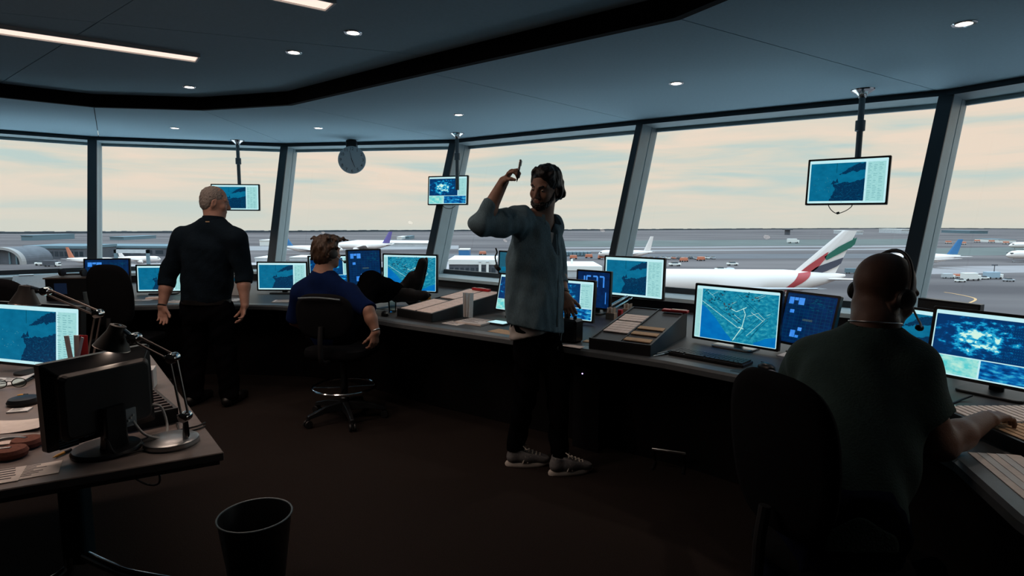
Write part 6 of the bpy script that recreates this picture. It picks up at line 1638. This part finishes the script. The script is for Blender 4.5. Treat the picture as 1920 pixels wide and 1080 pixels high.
# unseen white roof ring, added to bounce daylight up onto the ceiling
mb = MB()
n = 48
for i in range(n):
    a0, a1 = math.radians(50 + 175 * i / n), math.radians(50 + 175 * (i + 1) / n)
    q = [Vector((r * math.cos(a) - 1.5, r * math.sin(a) + 2)) for r, a in ((17, a0), (36, a0), (36, a1), (17, a1))]
    mb.prism(q, GZ + 5, GZ + 9)
o = mb.build('bounce_roof', [M_bounce_roof]); tag(o, 'unseen white roof ring added below the tower to bounce light onto the ceiling', 'roof', kind='structure')
# ---------------------------------------------------------------- aircraft, buildings and vehicles out on the field
M_acw = mat('aircraft_white', (0.78, 0.70, 0.66), 0.45); M_acg = mat('aircraft_grey', (0.35, 0.36, 0.38), 0.4); M_acwin = mat('aircraft_glass', (0.03, 0.04, 0.05), 0.2)
M_lred = mat('livery_red', (0.42, 0.05, 0.055), 0.5); M_lgreen = mat('livery_green', (0.01, 0.12, 0.08), 0.5); M_lblack = mat('livery_black', (0.05, 0.05, 0.075), 0.5)
M_lblue = mat('livery_blue', (0.03, 0.16, 0.36), 0.5); M_lpurple = mat('livery_purple', (0.14, 0.10, 0.32), 0.5); M_lorange = mat('livery_orange', (0.55, 0.18, 0.10), 0.5)
def airfoil_slab(mb, pts, t0, t1, nrm_):
    """solid from root chord (a, b) to tip chord (c, d): pts = [lead root, trail root, trail tip, lead tip]"""
    n = Vector(nrm_); a, b, c, d = [Vector(p) for p in pts]
    def ring(l, t_, th): return [l + (t_ - l) * u + n * th * w for u, w in ((0, 0), (0.15, 0.8), (0.4, 1), (0.75, 0.55), (1, 0.06), (1, -0.06), (0.75, -0.55), (0.4, -1), (0.15, -0.8))]
    mb.loft([ring(a, b, t0 / 2), ring(d, c, t1 / 2)])
def airplane(label, p, heading, L=37.0, R=2.0, fin_m=None, fin_h=None, gear=3.0, engines=1, stripes=None, fin=None, deck=1.0, group=None, four=False, name='airliner'):
    """nose along local +X; p = point on the ground under the middle"""
    t = thing(name, label, 'airplane', (p[0], p[1], GZ), heading, group)
    z0 = gear + R * deck
    st = [(-0.50, 0.12, 0.55), (-0.47, 0.25, 0.48), (-0.40, 0.5, 0.32), (-0.30, 0.80, 0.12), (-0.22, 1, 0.0), (0.36, 1, 0), (0.42, 0.90, -0.04), (0.46, 0.68, -0.14), (0.49, 0.34, -0.24), (0.50, 0.06, -0.28)]
    MB().loft([[Vector((x * L, R * g * math.cos(q), z0 + R * deck * (dz + g * math.sin(q)))) for q in [2 * math.pi * k / 20 for k in range(20)]] for x, g, dz in st], smooth=True).build('fuselage', [M_acw], t)
    fh = fin_h or R * 2.6; zt = z0 + R * deck * 0.9
    F = fin or [(-0.34 * L, zt), (-0.465 * L, zt), (-0.515 * L, zt + fh), (-0.455 * L, zt + fh)]
    mb = MB(); airfoil_slab(mb, [(F[0][0], 0, F[0][1]), (F[1][0], 0, F[1][1]), (F[2][0], 0, F[2][1]), (F[3][0], 0, F[3][1])], R * 0.34, R * 0.16, (0, 1, 0))
    fo = mb.build('tail_fin', [fin_m or M_acw], t)
    for s_ in (-1, 1):
        mb = MB(); airfoil_slab(mb, [(-0.41 * L, s_ * R * 0.5, z0 + R * 0.35), (-0.48 * L, s_ * R * 0.4, z0 + R * 0.35), (-0.515 * L, s_ * L * 0.17, z0 + R * 0.6), (-0.48 * L, s_ * L * 0.17, z0 + R * 0.6)], R * 0.25, R * 0.1, (0, 0, 1)); mb.build('tailplane', [M_acw], t)
        mb = MB(); airfoil_slab(mb, [(0.12 * L, s_ * R * 0.7, z0 - R * 0.6), (-0.10 * L, s_ * R * 0.7, z0 - R * 0.6), (-0.17 * L, s_ * L * 0.47, z0 + R * 0.5), (-0.13 * L, s_ * L * 0.47, z0 + R * 0.5)], R * 0.42, R * 0.12, (0, 0, 1)); mb.build('wing', [M_acg if R > 3 else M_acw], t)
        for k in ((0.32, 0.55) if four else (0.34,)):
            yy = s_ * L * 0.47 * k; xx = 0.12 * L - 0.25 * L * k + R * 0.9; er = R * (0.36 if four else 0.5)
            MB().lathe([(er * 0.5, -2.4 * er), (er, -1.0 * er), (er * 1.05, 0.6 * er), (er * 0.92, 1.0 * er), (er * 0.8, 0.9 * er), (er * 0.1, 0.5 * er)], 18, (xx, yy, z0 - R * 0.95), Ry(math.pi / 2)).build('engine', [M_acw], t)
        mb = MB(); mb.tube([(-0.03 * L, s_ * R * 1.1, z0 - R * 0.5), (-0.03 * L, s_ * R * 1.1, R * 0.3)], R * 0.10, 8); mb.lathe([(0.05, -R * .14), (R * 0.3, -R * .14), (R * 0.3, R * .14), (0.05, R * .14)], 14, (-0.03 * L, s_ * R * 1.1, R * 0.302), Rx(math.pi / 2)); mb.build('landing_gear', [M_acg], t)
    mb = MB(); mb.tube([(0.40 * L, 0, z0 - R * 0.6), (0.40 * L, 0, R * 0.25)], R * 0.08, 8); mb.lathe([(0.05, -R * .1), (R * 0.24, -R * .1), (R * 0.24, R * .1), (0.05, R * .1)], 14, (0.40 * L, 0, R * 0.242), Rx(math.pi / 2)); mb.build('landing_gear', [M_acg], t)
    mb = MB()
    for s_ in (-1, 1): mb.box((0.455 * L, s_ * R * 0.45, z0 + R * 0.32), (R * 0.5, R * 0.5, R * 0.25))
    mb.build('cockpit_window', [M_acwin], t)
    return t, fo, z0
def band(parent, name, poly, y, th, m):
    n = len(poly); mb = MB()
    vs = [Vector((x, y - th / 2, z)) for x, z in poly] + [Vector((x, y + th / 2, z)) for x, z in poly]
    mb.put(vs, [tuple(range(n - 1, -1, -1)), tuple(range(n, 2 * n))] + [(i, (i + 1) % n, n + (i + 1) % n, n + i) for i in range(n)])
    return mb.build(name, [m], parent)
# the big double-decker whose fin stands in the large window: it points to the left
DA = 193.0
def big_jet():
    tail = from_px(1583, 530, DA); nose_y = tail.y
    Lb = 72.0; cx = tail.x - Lb * 0.5
    h = math.pi
    fx = lambda px: -(from_px(px, 500, DA).x - cx)          # local x of a pixel column (heading reversed)
    fz = lambda px, py: from_px(px, py, DA).z - GZ
    F = [(fx(1476), fz(1476, 519)), (fx(1562), fz(1562, 519)), (fx(1600), fz(1600, 432)), (fx(1573), fz(1573, 432))]
    t, fo, z0 = airplane('very large white jet with green, red and black bands on its tall fin', (cx, nose_y), h, Lb, 3.7, fin=F, gear=2.4, deck=1.13, four=True)
    cv = lambda pts: [(fx(1180 + x / 2.595), fz(1180 + x / 2.595, 380 + y / 2.595)) for x, y in pts]
    for s_ in (-1, 1):
        y = s_ * 0.66
        band(fo, 'livery_band', cv([(935, 262), (1000, 214), (1086, 168), (1078, 200), (1062, 216), (1010, 245), (948, 278)]), y, 0.10, M_lgreen)
        band(fo, 'livery_band', cv([(800, 356), (846, 316), (880, 290), (945, 243), (955, 238), (940, 272), (905, 318), (872, 345), (850, 352)]), y, 0.10, M_lred)
        band(fo, 'livery_band', cv([(850, 352), (900, 312), (960, 290), (1028, 265), (1018, 294), (1000, 308), (950, 332), (902, 350)]), y, 0.10, M_lblack)
        # the red band runs on down the fuselage side, hugging its curve
        ST = [(-0.50, 0.12, 0.55), (-0.47, 0.25, 0.48), (-0.40, 0.5, 0.32), (-0.30, 0.80, 0.12), (-0.22, 1, 0.0), (0.36, 1, 0)]
        RR = 3.7
        def hug(x, yy, out):
            u = x / Lb; g_, dz_ = 1, 0
            for (u0, g0, d0), (u1, g1, d1) in zip(ST[:-1], ST[1:]):
                if u0 <= u <= u1: w_ = (u - u0) / (u1 - u0); g_, dz_ = g0 + (g1 - g0) * w_, d0 + (d1 - d0) * w_
            zc, rz_ = z0 + RR * 1.13 * dz_, RR * 1.13 * g_
            k = max(-1, min(0.995, (yy - zc) / rz_)); return Vector((x, s_ * (RR * g_ * math.sqrt(1 - k * k) + out), zc + rz_ * k + out * 0.5))
        le = spline([Vector((x, y, 0)) for x, y in ((806, 340), (782, 372), (757, 394), (735, 411), (715, 424))], 5); re_ = spline([Vector((x, y, 0)) for x, y in ((872, 334), (856, 358), (826, 382), (780, 408), (735, 432))], 5)
        mb = MB(); n = len(le); G = []
        for i in range(n):
            for j in range(9):
                q = le[i].lerp(re_[i], j / 8); xx, zz = cv([(q.x, q.y)])[0]; G.append((xx, zz))
        vs = [hug(x, z, 0.10) for x, z in G] + [hug(x, z, 0.02) for x, z in G]; N_ = len(G); fs = []
        for i in range(n - 1):
            for j in range(8):
                k = i * 9 + j; f_ = (k, k + 1, k + 10, k + 9); fs.append(f_); fs.append(tuple(N_ + q for q in f_[::-1]))
        mb.put(vs, fs, smooth=True); mb.build('livery_band', [M_lred], t)
big_jet()
def gplane(label, px, py, L, R, head, **k):
    p = gp(px, py); return airplane(label, (p.x, p.y), head, L, R, **k)
gplane('white airliner with a blue tail right of the thick post', 1718, 499, 52, 2.7, math.pi, fin_m=M_lblue, fin_h=9.0, gear=2.2)
gplane('nearer white airliner at the right edge nosing in from outside the photo', 1958, 492, 52, 2.8, math.pi, gear=2.4)
gplane('farther white airliner at the right edge behind the nearer one', 1948, 470, 58, 2.8, math.pi, gear=2.4)
gplane('small white jet with an orange tail near the leftmost window post', 172, 498, 26, 1.5, 0.0, fin_m=M_lorange, fin_h=5.6, gear=1.4)
gplane('white airliner parked under the grey gantry at the left', 262, 494, 22, 1.5, 0.2, gear=1.2)
gplane('freighter with a purple and orange tail between the touch panel and the map screen', 680, 472, 46, 2.6, math.pi, fin_m=M_lpurple, fin_h=9.0, gear=2)
gplane('white airliner behind the head of the seated man with a blue tail', 588, 478, 42, 2.4, 0.0, fin_m=M_lblue, fin_h=7.0, gear=2)
gplane('white airliner with a white upright tail beside the middle window post', 1172, 487, 36, 2.2, math.pi, fin_h=9.5, gear=2)
M_bld = mat('pale_building', (0.46, 0.47, 0.48), 0.8, 0, 0.1, 0.3); M_bdark = mat('dark_facade', (0.07, 0.075, 0.09), 0.6, 0, 0.2, 0.3); M_bteal = mat('teal_building', (0.11, 0.17, 0.20), 0.8); M_bwhite = mat('white_building', (0.72, 0.70, 0.66), 0.8)
def building(label, px0, px1, ytop, ybot, depth=20, wm=None, rm=None, roofh=None, windows=0, name='building', top=None):
    a, b = gp(px0, ybot), gp(px1, ybot); d0 = (a.y + b.y) / 2
    x0, x1 = a.x * d0 / a.y, b.x * d0 / b.y
    h = at((px0 + px1) / 2, ytop, d0).z - GZ
    t = thing(name, label, 'building', ((x0 + x1) / 2, d0 + depth / 2, GZ)); w = x1 - x0
    rh = roofh or max(0.4, h * 0.12)
    MB().box((0, 0, (h - rh) / 2), (w, depth, h - rh)).build('wall', [wm or M_bld], t)
    MB().box((0, 0, h - rh / 2), (w * 1.02, depth * 1.03, rh)).build('roof', [rm or M_bwhite], t)
    for k in range(windows):
        MB().box((-w / 2 + w * (k + 0.5) / windows, -depth / 2 - 0.05, (h - rh) * 0.5), (w / windows * 0.7, 0.15, (h - rh) * 0.45)).build('window', [M_acwin], t)
    return t, w, h
building('long low terminal pier with a pale roof edge at the far left', 46, 158, 461, 486, 30, M_bdark, M_bteal, 1.6, 12)
building('long terminal pier continuing behind the grey-haired man', 166, 330, 461, 480, 30, M_bdark, M_bteal, 1.4, 8)
building('white pier building with tall dark glazing below the raised elbow', 842, 930, 487, 518, 30, M_bdark, M_bwhite, 2.2, 9)
t, w, h = building('white curved-roof shed behind the hip of the standing man', 1052, 1128, 499, 520, 30, M_bld, M_bwhite, 2.0)
MB().tube([(-w * 0.16, 0, h - 0.1), (-w * 0.16, 0, h + 2.2)], 0.5, 10).build('mast', [M_bwhite], t)
building('bright white hangar between the grey-haired man and the second post', 487, 506, 450, 461, 40, M_bwhite, M_bwhite)
building('pale low building below the white hangar', 478, 512, 483, 492, 20, M_bld, M_bwhite)
building('pale low building left of the head of the seated man', 543, 580, 482, 489, 20, M_bld, M_bwhite)
building('distant teal building under the horizon at the far left', 40, 62, 441, 451, 60, M_bteal, M_bteal)
building('distant teal building under the horizon right of the leftmost post', 206, 232, 444, 450, 60, M_bteal, M_bteal)
building('distant white building under the horizon right of the touch panel', 744, 753, 444, 449, 40, M_bwhite, M_bwhite)
building('distant pale building beside the small white one under the horizon', 760, 767, 443, 449, 40, M_bteal, M_bteal)
building('distant pale building just right of the tip of the fin', 1604, 1618, 433, 440, 80, M_bld, M_bwhite)
building('distant pale building left of the thick post under the horizon', 1690, 1706, 430, 438, 80, M_bld, M_bwhite)
building('distant teal building under the horizon at the right edge', 1818, 1852, 433, 438, 90, M_bteal, M_bteal)
building('pale shed row in front of the distant field right of the thick post', 1872, 1905, 449, 455, 40, M_bwhite, M_bteal)
building('blue and white service building below the raised elbow', 860, 880, 467, 484, 12, M_lblue, M_bwhite)
building('long pale cargo hall left of the middle window post', 640, 810, 455, 462, 60, M_bld, M_bwhite)
# small control tower on the skyline
p = gp(1476, 440.5); hgt = at(1476, 429, p.y).z - GZ; t = thing('far_tower', 'tiny tower breaking the horizon left of the fin', 'tower', p)
MB().box((0, 0, hgt * 0.4), (7, 7, hgt * 0.8)).build('shaft', [M_bdark], t); MB().box((0, 0, hgt * 0.9), (14, 14, hgt * 0.2)).build('cab', [M_bdark], t)
# arched hangar hall at the far left
p = gp(2, 496); sc = p.y / FPX; t = thing('arched_hall', 'hall with a pale arched front at the far left edge', 'building', p)
R1 = 40 * sc; H1 = at(2, 464, p.y).z - GZ
arc = lambda r, hh, n=24: [(r * math.cos(math.pi * k / n), hh * math.sin(math.pi * k / n) ** 0.8) for k in range(n + 1)]
o_, i_ = arc(R1, H1), arc(R1 * 0.88, H1 * 0.86)
mb = MB(); mb.loft([[Vector((o[0], 0, o[1])), Vector((o[0], 3, o[1])), Vector((i[0], 3, i[1])), Vector((i[0], 0, i[1]))] for o, i in zip(o_, i_)]); mb.build('arch', [mat('arch_concrete', (0.30, 0.28, 0.27), 0.8)], t)
mb = MB(); mb.loft([[Vector((x, y, z)) for x, z in o_] for y in (3, 22)], closed=False, cap=False); mb.build('vault', [M_bdark], t)

mb = MB(); n = len(i_); mb.put([Vector((x, 2.5, z)) for x, z in i_], [tuple(range(n))]); mb.put([Vector((x, 2.8, z)) for x, z in i_], [tuple(range(n))]); mb.build('glazed_front', [M_bdark], t)
for k in (-0.3, 0.28, 0.6): MB().box((R1 * k, 2.2, H1 * 0.35), (0.8, 0.6, H1 * 0.7)).build('mullion', [M_bteal], t)
# grey gantry frame
p, q = gp(219, 500), gp(282, 500); t = thing('gantry', 'pale square gantry frame standing over the parked white airliner', 'gantry', p); hh = at(219, 468, p.y).z - GZ; W_ = q.x - p.x
for x in (0, W_): MB().box((x, 0, hh / 2), (1.3, 1.3, hh)).build('post', [M_bteal], t)
MB().box((W_ / 2, 0, hh - 0.9), (W_ + 1.3, 1.3, 1.8)).build('beam', [M_bld], t)
# white posts at the pier
for k, (x, lb) in enumerate(((900, 'left white post before the white pier building'), (914, 'right white post before the white pier building'))):
    p = gp(x, 519); t = thing('post', lb, 'post', p, 0); hh = at(x, 491, p.y).z - GZ
    MB().box((0, 0, hh / 2), (1.1, 1.1, hh)).build('shaft', [M_bwhite], t); MB().box((0, 0, hh + 0.1), (1.5, 1.5, 0.3)).build('cap', [M_bld], t)
# vehicles
def vehicle(label, px, py, kind='car', m=None, hd=0.0, group=None, k=1.0):
    p = gp(px, py); t = thing({'car': 'service_car', 'truck': 'service_truck', 'cart': 'baggage_cart'}[kind], label, {'car': 'car', 'truck': 'truck', 'cart': 'cart'}[kind], (p.x, p.y, GZ), hd, group)
    m = m or M_bwhite
    if kind == 'car':
        MB().box((0, 0, 0.75 * k), (4.6 * k, 1.9 * k, 0.7 * k)).build('body', [m], t, bevel=0.15 * k); MB().loft([[Vector((x * g + ox, y * g, z)) for x, y in ((-1.3 * k, -0.85 * k), (1.3 * k, -0.85 * k), (1.3 * k, 0.85 * k), (-1.3 * k, 0.85 * k))] for g, ox, z in ((1, -0.2, 1.1 * k), (0.75, -0.25, 1.7 * k))]).build('cabin', [M_acwin], t)
        L_, wd, r = 1.45 * k, 0.95 * k, 0.34 * k
    elif kind == 'truck':
        MB().box((-1.0 * k, 0, 2.0 * k), (6.5 * k, 2.5 * k, 2.7 * k)).build('cargo_box', [m], t, bevel=0.06); MB().box((3.2 * k, 0, 1.4 * k), (1.7 * k, 2.3 * k, 1.9 * k)).build('cab', [M_bwhite], t, bevel=0.15); MB().box((4.06 * k, 0, 1.8 * k), (0.06, 2.0 * k, 0.7 * k)).build('windscreen', [M_acwin], t)
        L_, wd, r = 2.6 * k, 1.15 * k, 0.5 * k
    else:
        MB().box((0, 0, 0.65 * k), (3.2 * k, 1.7 * k, 0.3 * k)).build('deck', [m], t); MB().box((0, 0, 1.25 * k), (2.8 * k, 1.5 * k, 0.9 * k)).build('load', [M_lorange], t, bevel=0.1)
        L_, wd, r = 1.1 * k, 0.8 * k, 0.32 * k
    for x in (-L_, L_):
        for y in (-wd, wd): MB().lathe([(0.05, -0.12 * k), (r, -0.12 * k), (r, 0.12 * k), (0.05, 0.12 * k)], 12, (x, y, r + 0.01), Rx(math.pi / 2)).build('wheel', [M_plast], t)
vehicle('larger white truck on the apron right of the thick post', 1820, 526, 'truck', M_bwhite, 0.15, k=1.05)
vehicle('blue-grey truck beside the larger white truck on the apron', 1862, 523, 'truck', mat('pale_blue_paint', (0.30, 0.40, 0.48), 0.5), 0.05, k=1.0)
vehicle('low white car before the larger white truck', 1800, 529, 'car', None, 0.2); vehicle('white car between the two trucks on the apron', 1844, 524, 'car', None, 0.1)
vehicle('small grey car right of the trucks near the right edge', 1891, 528, 'car', M_acg, 0.0); vehicle('pale trailer left of the larger white truck', 1778, 522, 'truck', M_bld, 0.0, k=0.7)
vehicle('pale cart between the trailer and the larger white truck', 1793, 521, 'cart', M_bwhite, 0.0, k=1.1)
vehicle('dark van beside the fin of the big jet left of the bald head', 1597, 513, 'truck', M_lpurple if False else M_bteal, 0.1, k=0.8)
vehicle('white car on the field above the raised radar screen', 1265, 499, 'car', None, 0.1, k=1.5); vehicle('white car on the field above the airport map screen', 1373, 498, 'car', None, 0.0, k=1.4)
vehicle('white car just above the body of the big jet', 1351, 508, 'car', None, 0.0, k=1.3); vehicle('far white car left of the fin near the horizon', 1487, 456, 'truck', None, 0.0, k=1.6)
vehicle('white van on the apron at the far left beside a dark box', 81, 498, 'car', None, 0.0, k=1.6); vehicle('dark box truck on the apron at the far left', 98, 500, 'truck', M_bdark, 0.0, k=1.0)
rv = random.Random(11)
for k in range(14):
    px = 1200 + 10.5 * k; vehicle('one of a far row of parked cars above the raised radar screen', px, 486 + rv.uniform(-1, 1), 'car', rv.choice([M_bwhite, M_bdark, M_acg, M_lorange, M_lblue]), 1.57 + rv.uniform(-.1, .1), 'far row of parked cars', 1.1)
for k in range(7):
    vehicle('one of a far row of pale containers above the weather screen at the hip', 1062 + 7 * k, 480, 'truck', M_bteal, 1.57, 'far row of containers', 0.9)
for k in range(6):
    vehicle('one of the orange carts on the far apron', (1075, 1104, 1128, 1282, 1314, 905)[k], (486, 484, 486, 491, 489, 478)[k], 'cart', M_lorange, 0.1 * k, 'orange carts on the far apron', 1.6)
for k in range(5): vehicle('one of the far carts right of the thick post', 1778 + 27 * k, 457 + rv.uniform(-3, 2), 'cart', M_bwhite, 0, 'far carts by the horizon', 2.0)
# lamp mast
p = gp(1863, 518); t = thing('light_mast', 'thin dark lighting mast behind the blue-grey truck', 'mast', p); hh = at(1863, 497, p.y).z - GZ
MB().tube([(0, 0, 0), (0, 0, hh)], [0.25, 0.15], 10).build('pole', [M_bdark], t); MB().box((0, 0, hh), (2.6, 0.6, 0.5)).build('lamp_head', [M_bdark], t)
p = gp(1569, 505); t = thing('light_mast', 'thin dark lighting mast right of the fin of the big jet', 'mast', p); hh = at(1569, 470, p.y).z - GZ
MB().tube([(0, 0, 0), (0, 0, hh)], [0.25, 0.15], 10).build('pole', [M_bdark], t); MB().box((0, 0, hh), (2.2, 0.6, 0.4)).build('lamp_head', [M_bdark], t)
# ground bands: grass strips, taxiways, painted lines
def band_ground(name, pts, z, m, kind=True):
    mb = MB(); n = len(pts); P = [gp(*p) for p in pts]
    mb.put([Vector((p.x, p.y, GZ + z)) for p in P], [tuple(range(n))]); o = mb.build(name, [m]); o['kind'] = 'structure'; return o
M_strip = mat('runway_pale', (0.235, 0.215, 0.215), 0.9, 0, 0.12, 0.03); M_dstrip = mat('taxiway_dark', (0.085, 0.080, 0.088), 0.9, 0, 0.12, 0.03); M_green = mat('field_grass', (0.082, 0.092, 0.085), 0.95, 0, 0.15, 0.02); M_line = mat('yellow_line', (0.55, 0.30, 0.12), 0.8)
band_ground('field_grass_1', [(1040, 452), (1720, 448), (1720, 459), (1040, 463)], 0.02, M_green)
band_ground('field_surface_1', [(1040, 464), (1720, 460), (1720, 462.5), (1040, 466)], 0.03, M_strip)
band_ground('field_surface_2', [(1040, 470), (1720, 466), (1720, 468), (1040, 472)], 0.03, M_strip)
band_ground('field_surface_3', [(820, 476), (1720, 476), (1720, 484), (820, 486)], 0.02, M_dstrip)
band_ground('field_surface_4', [(430, 462), (860, 460), (860, 467), (430, 470)], 0.02, M_strip)
band_ground('field_surface_5', [(180, 494), (860, 490), (860, 512), (180, 520)], 0.02, mat('apron_concrete', (0.33, 0.29, 0.29), 0.9, 0, 0.1, 0.05))
band_ground('field_surface_6', [(1740, 500), (2100, 496), (2100, 508), (1740, 514)], 0.02, mat('apron_pale', (0.24, 0.21, 0.21), 0.9, 0, 0.1, 0.05))
band_ground('field_grass_2', [(1740, 466), (2100, 460), (2100, 476), (1740, 480)], 0.02, M_green)
mb = MB(); cpts = [gp(*p) for p in ((1745, 578), (1790, 576), (1812, 570), (1827, 564), (1828, 560), (1815, 556), (1790, 551), (1770, 548))]
cs = spline([Vector((p.x, p.y, GZ + 0.06)) for p in cpts], 6)
vs = []; fs = []
for i, p in enumerate(cs):
    d = (cs[min(i + 1, len(cs) - 1)] - cs[max(i - 1, 0)]).normalized(); n = Vector((-d.y, d.x, 0)) * 0.38; vs += [p - n, p + n]
    if i: fs.append((2 * i - 2, 2 * i, 2 * i + 1, 2 * i - 1))
mb.put(vs, fs); o = mb.build('apron_marking_line', [M_line]); o['kind'] = 'structure'
